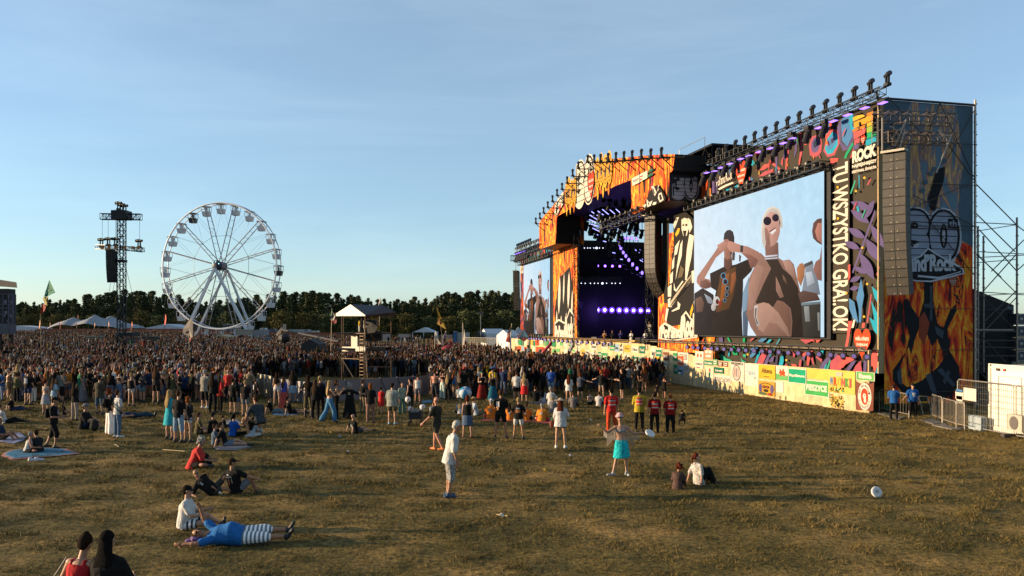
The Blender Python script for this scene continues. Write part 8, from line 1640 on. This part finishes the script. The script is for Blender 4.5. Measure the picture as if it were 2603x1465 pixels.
pp(2320,1065,975,190,st(aR=((.45,.2,-1),(.5,.3,-.4))),'stout guard in blue tee with white chest print, right one by the barriers',fat=1.22,belly=.03,top=('tee',(.02,.12,.40)),bot=('pants',K_),hair=('cap',([K_],'s','dark')),shades=True,prints=[('f',0,.05,.16,.12,(.55,.55,.58)),('f',0,-.06,.12,.05,(.5,.5,.52))],group='guards in blue')
# sitting groups
SIT=[
 (502,1104,1048,60,dict(top=('tee',Ol),bot=('shorts',K_),hair=('short','brown')),'crossed','seated man in olive tee, leftmost of the seated circle'),
 (537,1103,1050,30,dict(top=('oversize',K_),bot=('pants',K_),hair=('hat',([K_],'s','dark'))),'crossed','seated person in black with a brimmed black hat in the circle'),
 (545,1132,1076,70,dict(top=('tee',(.12,.18,.26)),bot=('shorts',Nv),hair=('short','brown')),'sit','seated child in grey blue tee left of the printed black tee'),
 (572,1135,1071,75,dict(top=('tee',K_),bot=('shorts',(.2,.25,.32)),hair=('short','dark'),prints=[('b',-.05,.08,.1,.05,(.6,.5,.4)),('b',-.06,-.03,.08,.16,(.55,.2,.06))]),'stretch','seated boy in black tee with orange back print and jeans shorts'),
 (592,1110,1052,20,dict(top=('tee',Rb),bot=('pants',K_),hair=('pony','black'),fem=True),'crossed','seated person in royal blue printed tee'),
 (641,1112,1061,20,dict(top=('tee',(.5,.58,.64)),bot=('shorts',Wt),hair=('cap',([Tq],'l','dark')),fem=True),'crossed','child in white tee and turquoise cap with a dark braid'),
 (627,1085,1048,180,dict(top=('tank',(.4,.2,.12)),bot=('shorts',K_),hair=('short','dark')),'crossed','small person facing back behind the turquoise cap'),
 (572,1088,1056,60,dict(top=('long',K_),bot=('pants',K_),hair=('short','black')),'stretch','dark figure lying among the seated circle'),
 (690,1052,1010,70,dict(top=('tee',K_),bot=('pants',(.2,.25,.3)),hair=('short','dark')),'stretch','person in black sitting on blue cloth before the white barrier, left one'),
 (738,1054,1008,60,dict(top=('tee',K_),bot=('shorts',K_),hair=('short','black')),'stretch','person in black sitting on blue cloth, right one, before the grey panel'),
 (904,1101,1052,50,dict(top=('tee',K_),bot=('shorts',(.07,.08,.08)),hair=('bald','brown'),fat=1.1,prints=[('b',0,.03,.24,.05,(.32,.34,.36)),('b',0,-.03,.2,.05,(.2,.22,.24)),('b',0,.09,.2,.05,(.2,.22,.24))]),'stretch','bald man in black tee with large round print, reclining with legs to the right'),
 (1170,1054,1013,10,dict(fem=True,top=('tee',(.58,.62,.68)),bot=('pants',K_),hair=('long','blond')),'crossed','seated woman in white tee left of the black sleeveless top'),
 (1210,1058,1010,60,dict(top=('tee',(.50,.60,.68)),bot=('pants',Kh),hair=('hat',([(.5,.36,.16)],'s','brown'))),'stretch','seated man in pale blue tee and straw hat'),
 (1100,1056,1020,-30,dict(top=('tee',(.55,.58,.62)),bot=('pants',K_),hair=('short','brown')),'stretch','seated person in pale tee behind the floral shirt man'),
 (1247,1066,1015,8,dict(top=('oversize',Og),bot=('shorts',Rd),hair=('hat',([Wt],'s','grey')),prints=[('b',0,.03,.13,.13,(.35,.30,.25))],fat=1.1),'crossed','orange tee sitter with white hat, leftmost of the orange row'),
 (1296,1070,1025,10,dict(top=('oversize',Og),bot=('shorts',K_),hair=('long','dark'),fem=True,prints=[('b',0,.0,.11,.11,(.6,.5,.45))]),'crossed','orange tee sitter with dark hair, second of the orange row'),
 (1337,1070,1025,12,dict(top=('oversize',Og),bot=('shorts',K_),hair=('short','brown'),prints=[('b',-.03,.0,.11,.11,(.6,.5,.45))]),'crossed','orange tee sitter half hidden by the white shorts, third of the orange row'),
 (1377,1073,1026,15,dict(top=('oversize',(.85,.30,.04)),bot=('shorts',Rd),hair=('short','grey'),fat=1.15,prints=[('b',0,.03,.13,.14,(.6,.5,.42))]),'crossed','orange tee sitter, rightmost of the orange row, left of the straw hat woman'),
 (1361,1023,981,20,dict(top=('tee',K_),bot=('shorts',K_),hair=('short','brown')),'sit','sitter in black tee right of the red mini skirt'),
 (1381,1023,986,20,dict(fem=True,top=('tee',(.55,.6,.66)),bot=('pants',K_),hair=('long','black')),'sit','sitter in white tee with long black hair'),
 (1401,1030,984,20,dict(fem=True,top=('oversize',(.68,.66,.62)),bot=('pants',Wt),hair=('bucket',([Gy],'s','grey'))),'sit','sitter in white with grey bucket hat'),
 (1405,1047,1008,20,dict(top=('oversize',Gy),bot=('pants',K_),hair=('short','blond')),'crossed','sitter in grey sweater bent over, left of the straw hat'),
 (1457,1038,996,15,dict(top=('tee',(.22,.20,.19)),bot=('pants',K_),hair=('short','brown')),'sit','sitter in grey tee, right of the straw hat'),
 (1434,1012,993,20,dict(top=('tee',Br_),bot=('pants',K_),hair=('short','blond')),'sit','fair-haired small sitter behind the straw hat'),
 (1500,1030,995,40,dict(fem=True,top=('bikini',K_),bot=('pants',K_),hair=('bun','brown'),skin='pale'),'sit','sitter in off-shoulder black top with hair bun'),
 (1522,1034,995,30,dict(top=('tee',(.66,.62,.60)),bot=('pants',K_),hair=('short','brown')),'sit','sitter in white tee left of the paramedics'),
 (1731,971,944,-50,dict(top=('tee',K_),bot=('pants',K_),hair=('short','dark')),'sit','dark person sitting against the fence, left of two'),
 (1778,977,946,-60,dict(top=('long',K_),bot=('pants',K_),hair=('curly','auburn')),'sit','dark long-haired person sitting against the fence, right of two'),
 (1862,993,965,-75,dict(fem=True,top=('tee',(.3,.25,.25)),bot=('mini',Gy),hair=('long','brown')),'stretch','woman sitting against the fence with legs stretched to the left'),
 (342,1064,1050,80,dict(top=('tee',Nv),bot=('pants',(.02,.06,.10)),hair=('short','dark')),'lie','person in dark blue lying on the grass right of the jeans man'),
 (162,1056,1020,60,dict(fem=True,top=('tee',K_),bot=('mini',K_),hair=('long','brown')),'sit','dark woman sitting behind the walking backpack man'),
]
for x,y,tp_,hd,kw,ps,lb in SIT:
 P=pose(ps,lean=(.03*((x % 5)-2),{'sit':.02,'crossed':.15,'stretch':-.28}.get(ps,0)+.04*((y % 3)-1),1),hd=(.1*((x % 3)-1),.08,1)) if ps!='lie' else pose('stand',pz=.13,lean=(0,-1,.1),face=(0,.1,1),hd=(0,-1,.3),aR=((.5,.3,-.05),(0,1,.1)),aL=((-.4,.2,-.05),(0,1,.1)),lR=((.1,1,.05),(0,1,-.05)),lL=((-.1,1,.2),(0,1,-.25)),tR=(0,.4,1),tL=(0,.4,1))
 pp(x,y,tp_ if ps!='lie' else None,hd,P,lb,**kw)
pp(661,1112,993,-55,pose('crouch',pz=.40,lean=(-.05,.35,1),aR=((.4,.2,-1),(.2,-.1,-1)),aL=((-.3,.5,-1),(.1,.6,-.9))),'man in dark floral shirt kneeling over the seated circle',top=('tee',(.05,.06,.07)),topmat='flower',bot=('shorts',K_),hair=('short','brown'),skin='tan',shoes=(.4,.5,.6))
for k,(pts,c_,lb,nm) in enumerate((([(560,1134),(540,1140),(552,1147),(600,1146),(640,1138),(620,1130)],(.15,.15,.18),'dark blanket under the boy with the orange back print','blanket'),([(702,1051),(690,1056),(720,1058),(758,1056),(750,1050)],(.06,.20,.38),'blue cloth under the two sitters before the white barrier','blanket'),([(1230,1062),(1222,1070),(1300,1073),(1420,1078),(1425,1071),(1330,1066)],(.35,.06,.07),'long red and blue blanket under the orange row','blanket'),([(1345,1022),(1340,1027),(1380,1029),(1410,1027),(1400,1021)],(.05,.07,.12),'dark blanket under the sitters by the red mini skirt','blanket'),([(600,1066),(560,1074),(580,1082),(615,1078)],(.3,.3,.32),'black and white blanket behind the seated circle','blanket'),([(1070,1020),(1075,1026),(1100,1024),(1095,1018)],(.1,.25,.35),'small blue mat behind the balloons','mat'))):
 m,c=groundthing('b',0,0,pts,c_,lb,nm);tag(m.build(nm if nm!='blanket' else 'picnic_blanket',M['tent'],None,origin=c),lb,nm)
# items: beach ball, balloons, handcart, handbag
p=at(1183,999,gp(1168,1035).y-.25);root=empty('beach_ball',p,'large blue and white beach ball carried by the child','beach ball')
for k in range(2):
 m=MB((.03,.26,.48) if k==0 else (.50,.55,.62));n=24;vs=[];fs=[]
 for i in range(n):
  if (i//4) % 2!=k:continue
  for j in range(8):
   q=[(i,j),(i+1,j),(i+1,j+1),(i,j+1)];m.add([p+Vector((math.sin(math.pi*b/8)*math.cos(2*math.pi*a/n),math.cos(math.pi*b/8)*.8-math.sin(math.pi*b/8)*math.sin(2*math.pi*a/n)*.4,math.cos(math.pi*b/8)*.5+math.sin(math.pi*b/8)*math.sin(2*math.pi*a/n)*.9))*.33 if 0 else p+Matrix.Rotation(R(50),3,'X')@(Vector((math.sin(math.pi*b/8)*math.cos(2*math.pi*a/n),math.sin(math.pi*b/8)*math.sin(2*math.pi*a/n),math.cos(math.pi*b/8)))*.33) for a,b in q],[(0,1,2,3)])
 m.build('blue_panels' if k==0 else 'white_panels',M['white'],root,smooth=True)
p=gp(1057,1082);root=empty('handcart',p,'black folding handcart with balloons beside it','handcart');m=MB((.02,.02,.022));m.box(p+Vector((0,0,.48)),(.50,.75,.36));m.build('basket',M['cloth'] if 0 else M['black'],root);m=MB((.03,.03,.03))
for s in (-.22,.22):
 for s2 in (-.3,.3):m.bar(p+Vector((s,s2,.12)),p+Vector((s,s2,.85 if s2>0 else .6)),.018,5)
m.bar(p+Vector((-.25,.3,.98)),p+Vector((.2,.3,.98)),.015,5);m.bar(p+Vector((-.03,.3,.7)),p+Vector((-.03,.3,1.15)),.018,5);m.box(p+Vector((0,-.39,.62)),(.36,.02,.05),col=(.3,.3,.3));m.build('frame',M['metal'],root)
for s in (-.25,.25):
 for s2 in (-.3,.3):m=MB((.02,.02,.02));m.bar(p+Vector((s-.03,s2,.11)),p+Vector((s+.03,s2,.11)),.11,14);m.build('wheel',M['black'],root)
for k,(x,y,lb) in enumerate(((1037,1016,'white balloon over the left of the handcart'),(1074,1035,'white balloon with red print at the right of the handcart'),(1043,1040,'bluish white balloon low behind the handcart'))):
 q=at(x,y,p.y-.1+.5*(k==2));root=empty('balloon',q,lb,'balloon','balloons at the handcart');m=MB((.80,.76,.72));m.ell(q,(.12,.12,.125),nu=16,nv=12);m.bar(q-Vector((0,0,.12)),q-Vector((0,0,.145)),.012,6,.02);m.build('skin',M['white'],root,smooth=True)
 m=MB((.75,.72,.68));m.bar(q-Vector((0,0,.14)),p+Vector((.1*(k-1),0,.6)),.004,3);m.build('string',M['matte'],root)
 m=MB((.6,.06,.05));m.ell(q+Vector((.03,-.112,.03)),(.035,.012,.03),nu=8,nv=5);m.build('print',M['matte'],root)
q=at(1403,1078,gp(1425,1139).y);root=empty('woven_bag',q,'red woven bag hanging beside the straw hat woman','bag');m=MB((.22,.05,.03));m.ell(q,(.09,.06,.14));m.build('pouch',M['cloth'] if 0 else M['matte'],root);m=MB(Gn);m.bar(q+Vector((0,0,.1)),q+Vector((.02,0,.24)),.035,6,.01);m.build('tassel',M['matte'],root)
# the white-shirted man standing in the middle foreground
pp(1143,1263,1067,78,st(lean=(0,.20,1),hd=(0,.42,1),aR=((.10,-.02,-1),(-.02,.22,-1)),aL=((-.10,-.35,-1),(-.05,-.12,-1)),lR=((.04,.10,-1),(.0,-.22,-1)),lL=((-.04,.06,-1),(.0,-.16,-1)),tR=(.05,1,0),tL=(-.05,1,0)),'grey-haired man in white tee and black-white patterned shorts standing in the middle foreground',top=('oversize',Wt),bot=('longshorts',(.30,.30,.30)),botmat='flower',hair=('short','white'),skin='tan',shoes=(.03,.07,.14),prints=[('f',.05,.0,.06,.12,(.6,.12,.04))])
# band on the stage, camera operators
for k,(x,yb_,yt_,kw,lb) in enumerate(((1605,857,824,dict(fem=True,top=('dress',Wt),bot=('longskirt',Wt),hair=('short','dark')),'singer in long white robe at the front of the dark stage'),(1651,845,806,dict(top=('tee',(.6,.55,.45)),bot=('pants',(.6,.55,.45)),hair=('short','dark')),'musician in cream clothes on a riser at the right of the stage'),(1641,857,824,dict(top=('tee',Wt),bot=('pants',K_),hair=('short','dark')),'musician in white shirt beside the cream one'),
  (1537,857,823,dict(top=('tank',(.4,.2,.06)),bot=('pants',K_),hair=('short','brown')),'musician in an ochre top left on the stage'),(1557,856,824,dict(top=('tee',K_),bot=('pants',K_),hair=('short','dark')),'musician in black beside the ochre top'),(1578,857,825,dict(top=('tee',(.05,.05,.2)),bot=('pants',K_),hair=('short','dark')),'dim blue-lit musician left of the singer'))):
 pd=crx(x,yb_,38 if k<3 else 43);o=person(st(**front),label=lb,**kw);o.location=(pd.x,pd.y,2.25 if k!=1 else 3.1);J=root_J[o.name];s=(yt_-yb_)/-F*pd.y/(J['head'].z+.13);s=min(max(s,.85),1.1);o.scale=(s,s,s);o.rotation_euler=(0,0,R(180-35));o['group']='band on the stage'
p0=crx(1651,845,38);m=MB(BLK);m.box((p0.x,p0.y,2.68),(2.2,2,.84),rz=LR);tag(m.build('riser',M['black'],None,origin=(p0.x,p0.y,2.25)),'black riser under the musician in cream clothes','riser')
o=person(st(),top=('tee',(.7,.45,.03)),bot=('pants',Wt),hair=('short','dark'),label='person in yellow and white vest on the camera tower deck');o.location=X(1525,600,1.0)+Vector((0,0,.05));o.rotation_euler=(0,0,-R(60));o.scale=(.55,)*3
o=person(st(**front),top=('tee',K_),bot=('pants',K_),hair=('short','dark'),label='person in black operating the camera on the tower deck');o.location=X(1570,600,1.2)+Vector((0,0,.05));o.rotation_euler=(0,0,-R(50));o.scale=(.88,)*3
print('people so far',sum(1 for o in bpy.data.objects if o.name.split('.')[0]=='person'))

# ================================================================ CROWD: individuals in front, the rest as one mass
V_=[('tee','pants','short',0,{}),('tee','shorts','short',0,dict(aR=((.2,.3,-1),(-.3,1,.3)))),('tank','mini','long',1,{}),('tee','skirt','bob',1,{}),('oversize','longshorts','short',0,dict(aR=((.35,.2,.95),(.05,.1,1)))),('tee','pants','long',1,dict(aL=((-.4,.2,.9),(.15,.1,1)),aR=((.4,.2,.9),(-.15,.1,1)))),
  ('long','pants','curly',1,{}),('tee','shorts','cap',0,akimbo),('tee','pants','bald',0,front),('dress','longskirt','long',1,{}),('tee','shorts','bucket',0,{}),('crop','wide','pony',1,front),('none','shorts','short',0,dict(aR=((.5,.5,.6),(-.2,.4,.9)))),('oversize','pants','backcap',0,{}),('tee','mini','bun',1,akimbo),('tank','longshorts','short',0,front)]
TOPC=[('black',K_,46),('dark grey',Kg,10),('white',Wt,7),('grey',Gy,8),('navy',Nv,6),('red',Rd,4),('olive',Ol,6),('brown',Br_,6),('orange',Og,2),('blue',(.05,.15,.4),3),('beige',Kh,5),('pink',Pk,2),('yellow',Yl,2),('green',Gn,2),('pale blue',Lb,3)]
BOTC=[('black',K_,12),('denim',Jn,6),('khaki',Kh,4),('grey',Gy,4),('olive',Ol,3),('pale',Jl,3),('white',Wt,2),('brown',Br_,2)]
HRC=['black','dark','brown','brown','blond','ginger','auburn','grey']
rr=random.Random(101);pr_=[None]*16
def wch(L_):return rr.choices(L_,[l[-1] for l in L_])[0]
near_y=lambda px:float(np.interp(px,[0,150,380,500,650,690,700,1090,1100,1250,1400,1560,1680,1700],[1034,1026,1022,1024,1012,1005,975,975,1010,1003,995,990,975,955]))
taken=[o.location.xy.copy() for o in bpy.data.objects if o.name.split('.')[0]=='person' and o.parent is None]
bmp=lambda p:p
fence_ok=lambda x,y:(Vector((x,y))-S0).dot(NN)>(1.6 if y<62 else 4.2)
encl=[c0,c1,c2,c3]
def in_encl(x,y):
 px=CX+F*x/y;yb_=832+F*CH/y
 return 640<px<1095 and 42.5<y<64.5
MK=[(60,'near the left edge'),(160,'below the green flag'),(270,'left of the lattice mast'),(350,'below the lattice mast'),(450,'left of the ferris wheel'),(560,'below the wheel hub'),(680,'left of the camera tower'),(860,'left of the ladder'),(1010,'behind the camera tower'),(1120,'below the yellow flag'),(1240,'below the tall white flag'),(1330,'below the white red flag'),(1420,'below the far video wall'),(1520,'below the stage opening'),(1620,'below the singer'),(1720,'at the right crowd end')]
seen={};placed=0;tries=0;cand=[]
while len(cand)<1500 and tries<60000:
 tries+=1;y=43+rr.random()**1.1*26;px=rr.uniform(-20,1715);x=(px-CX)/F*y;py=HY+F*CH/y
 if py>near_y(px)+rr.uniform(-14,8) or not fence_ok(x,y) or in_encl(x,y):continue
 v=Vector((x,y));
 if any((v-q).length_squared<.34 for q in taken):continue
 taken.append(v);cand.append((x,y))
cand.sort(key=lambda q:q[1]);NI=300-sum(1 for o in bpy.data.objects if o.name.split('.')[0]=='person' and o.parent is None)
hair_n={'short':'short %s hair','long':'long %s hair','bob':'%s bob','curly':'curly %s hair','pony':'%s ponytail','bun':'%s bun'}
rank={0:'front',1:'second',2:'third',3:'fourth',4:'fifth'}
for (x,y) in cand[:NI]:
 k=rr.randrange(16);tk,bk,hk,fem,pk=V_[k]
 tc,tcol,_=wch(TOPC);bc,bcol,_=wch(BOTC);hc_=rr.choice(HRC);hatc=rr.choice([('white',Wt),('black',K_),('blue',(.05,.15,.4)),('red',Rd),('beige',Kh)])
 if pr_[k] is None:
  P=st(**pk);hh=(hk,hc_) if hk not in ('cap','bucket','backcap') else (hk,([hatc[1]],'s','brown'));o=person(P,top=(tk,tcol),bot=(bk,bcol),hair=hh,fem=bool(fem),face=False,label='x');pr_[k]=o
 else:o=copy_tree(pr_[k])
 j=lambda c:tuple(min(1,v*rr.uniform(.85,1.15)) for v in c)
 o.color=(*SKN[rr.choice(['light','tan','light','red'])],1)
 for ch in o.children:
  b_=ch.name.split('.')[0]
  if b_ in ('shirt','dress'):ch.color=(*j(tcol),1)
  elif b_ in ('trousers','shorts','skirt'):ch.color=(*j(bcol),1)
  elif b_=='hair':ch.color=(*HR[hc_],1)
  elif b_ in ('cap','hat'):ch.color=(*hatc[1],1)
 o.location=(x,y,gz(x,y));s=rr.uniform(.90,1.04)*(.95 if fem else 1);o.scale=(s,s,s);o.rotation_euler=(0,0,-R(rr.gauss(38,28)));px=CX+F*x/y;mk=next((mm for xx,mm in MK if px<=xx),MK[-1][1])
 bn={'pants':'trousers','wide':'wide trousers','mini':'hotpants','longshorts':'breeches','longskirt':'long skirt'}.get(bk,bk);tn={'tee':'tee','oversize':'baggy tee','long':'long-sleeved top','crop':'crop top','tank':'tank top','dress':'dress'}.get(tk,'')
 hn={'cap':hatc[0]+' cap','backcap':hatc[0]+' backwards cap','bucket':hatc[0]+' bucket hat','bald':'bald head'}.get(hk) or hair_n[hk] % hc_
 lb=('shirtless person' if tk=='none' else 'person in %s %s' % (tc,tn))+', %s %s, %s, %s%s' % (bc,bn,hn,'cheering, ' if k in (4,5,12) else '',mk)
 n_=seen.get(lb,0);seen[lb]=n_+1
 if n_:lb=lb.replace('person','farther person' if n_==1 else 'farthest person',1)
 tag(o,lb,'person','standing people in the front of the crowd')
ymax=cand[NI-1][1];print('individual people up to',ymax)
# mass
def low(seed):
 r_=random.Random(seed);A=[];
 def tube(pts,rad,part,n=5):
  vs=[];fs=[]
  for (p,r0) in zip(pts,rad):
   for i in range(n):a=2*math.pi*i/n;vs.append((p[0]+r0[0]*math.cos(a),p[1]+r0[1]*math.sin(a),p[2]))
  for k in range(len(pts)-1):
   for i in range(n):a,b=k*n+i,k*n+(i+1) % n;fs+=[(a,b,b+n),(a,b+n,a+n)]
  c=len(vs);vs.append(pts[-1]);k=(len(pts)-1)*n
  for i in range(n):fs.append((k+i,k+(i+1) % n,c))
  A.append((vs,fs,part))
 sh=seed % 3==0
 for s in (-1,1):
  tube([(s*.10,0,0),(s*.10,.0,.48),(s*.09,0,.9)],[(.05,.05),(.06,.06),(.10,.10)],1 if not sh else 3);
  if sh:tube([(s*.09,0,.5),(s*.09,0,.92)],[(.10,.10),(.11,.11)],1)
  up=(seed % 4==1 and s==1) or seed % 7==2
  if up:tube([(s*.20,0,1.40),(s*.30,.12,1.62),(s*.26,.2,1.90)],[(.06,.06),(.045,.045),(.035,.035)],3)
  else:tube([(s*.19,0,1.42),(s*.25,.03,1.15),(s*.22,.14+.1*(seed % 3),.95+.1*(seed % 2))],[(.07,.07),(.05,.05),(.035,.035)],3 if seed % 5 else 2)
  tube([(s*.24,.02,1.18),(s*.19,0,1.44)],[(.065,.065),(.08,.07)],2)
 tube([(0,0,.84),(0,0,1.08),(0,0,1.3),(0,0,1.45),(0,0,1.5)],[(.17,.12),(.155,.11),(.19,.12),(.17,.10),(.07,.06)],2,7)
 tube([(0,0,1.46),(0,.01,1.55),(0,.02,1.66),(0,.01,1.74)],[(.055,.055),(.07,.08),(.078,.095),(.04,.05)],3,6)
 if seed % 3!=2:tube([(0,-.03,1.60),(0,-.03,1.70),(0,-.015,1.77),(0,-.01,1.79)],[(.08,.08),(.09,.10),(.07,.075),(.02,.02)],4,6)
 else:tube([(0,-.08,1.32),(0,-.07,1.5),(0,-.04,1.66),(0,-.01,1.78)],[(.09,.03),(.09,.05),(.09,.09),(.04,.05)],4,6)
 if seed==5:tube([(0,0,1.68),(0,0,1.72),(0,0,1.80)],[(.17,.18),(.10,.11),(.08,.09)],5,7)
 v=np.concatenate([np.array(a[0],float) for a in A]);f=[];b=0;pt=[]
 for a in A:f+=[[i+b for i in q] for q in a[1]];b+=len(a[0]);pt+=[a[2]]*len(a[0])
 return v,np.array(f),np.array(pt)
LV=[low(s) for s in range(8)]
pos=[];tries=0;r2=np.random.default_rng(9);grid={}
def okd(x,y,d):
 gx,gy=int(x/d),int(y/d)
 for a in (-1,0,1):
  for b in (-1,0,1):
   for q in grid.get((d,gx+a,gy+b),()):
    if (q[0]-x)**2+(q[1]-y)**2<d*d*.55:return False
 grid.setdefault((d,gx,gy),[]).append((x,y));return True
pos+=[c for c in cand[NI:] if c[1]<69]
for (D_a,D_b,per,d) in ((60,82,1.5,.56),(82,110,1.4,.6),(110,150,1.05,.68),(150,212,.55,.9)):
 area=0;cnt=int((D_b**2-D_a**2)/2*1.04*per)
 for _ in range(cnt):
  y=math.sqrt(r2.uniform(D_a**2,D_b**2));px=r2.uniform(-380,1690);x=(px-CX)/F*y
  if y<ymax+.5 or not fence_ok(x,y) or in_encl(x,y):continue
  if y>118 and px>905:continue
  if y>100 and px>1215+3*(118-y):continue
  if y>150 and 280<px<420 and r2.random()<.3:continue
  if abs(px-309)<7 and abs(y-100)<3:continue
  if -150<px<42 and 86<y<96:continue
  if r2.random()<.9*(math.sin(x*.31+2*math.sin(y*.17))*math.sin(y*.23+1.5*math.sin(x*.12))>.62):continue
  if okd(x,y,d):pos.append((x,y))
for _ in range(60):px=r2.choice([r2.uniform(780,1000),r2.uniform(1000,1120)]);y=r2.uniform(150,185);pos.append(((px-CX)/F*y,y))   # strollers on the far meadow
print('mass',len(pos))
cols_t=np.array([t[1] for t in TOPC]);wt=np.array([t[2] for t in TOPC],float);wt /= wt.sum();cols_b=np.array([t[1] for t in BOTC]);wb=np.array([t[2] for t in BOTC],float);wb /= wb.sum();hcs=np.array([HR[h] for h in HRC]);sks=np.array(list(SKN.values()))
Vs,Fs,Cs=[],[],[];off=0
for (x,y) in pos:
 v,f,pt=LV[r2.integers(0,8)];a=-R(r2.normal(38,40));s=r2.uniform(.84,1.08);c_,s_=math.cos(a),math.sin(a);vv=v*s;vv=np.stack([vv[:,0]*c_-vv[:,1]*s_+x,vv[:,0]*s_+vv[:,1]*c_+y,vv[:,2]+gz(x,y)+(.55 if r2.random()<.012 else 0)],1)
 pal=np.array([(0,0,0),cols_b[r2.choice(len(cols_b),p=wb)],cols_t[r2.choice(len(cols_t),p=wt)]*r2.uniform(.8,1.2),sks[r2.integers(0,4)],hcs[r2.integers(0,len(hcs))] if r2.random()>.16 else cols_t[r2.choice([2,2,5,9,10,0])],Wt]);Vs.append(vv);Fs.append(f+off);Cs.append(pal[pt]);off+=len(v)
V=np.concatenate(Vs);Fc=np.concatenate(Fs);Cc_=np.concatenate(Cs);me=bpy.data.meshes.new('crowd');me.vertices.add(len(V));me.vertices.foreach_set('co',V.ravel());nf=len(Fc);me.loops.add(3*nf);me.loops.foreach_set('vertex_index',Fc.ravel());me.polygons.add(nf);me.polygons.foreach_set('loop_start',np.arange(0,3*nf,3));me.polygons.foreach_set('use_smooth',np.ones(nf,bool));me.update(calc_edges=True)
cf=np.ones((len(V),4));cf[:,:3]=np.clip(Cc_,0,1);me.color_attributes.new('Col','FLOAT_COLOR','POINT').data.foreach_set('color',cf.ravel());tag(mesh_obj('crowd',me,M['crowd']),'dense festival crowd filling the field behind the nearest people','crowd',kind='stuff')
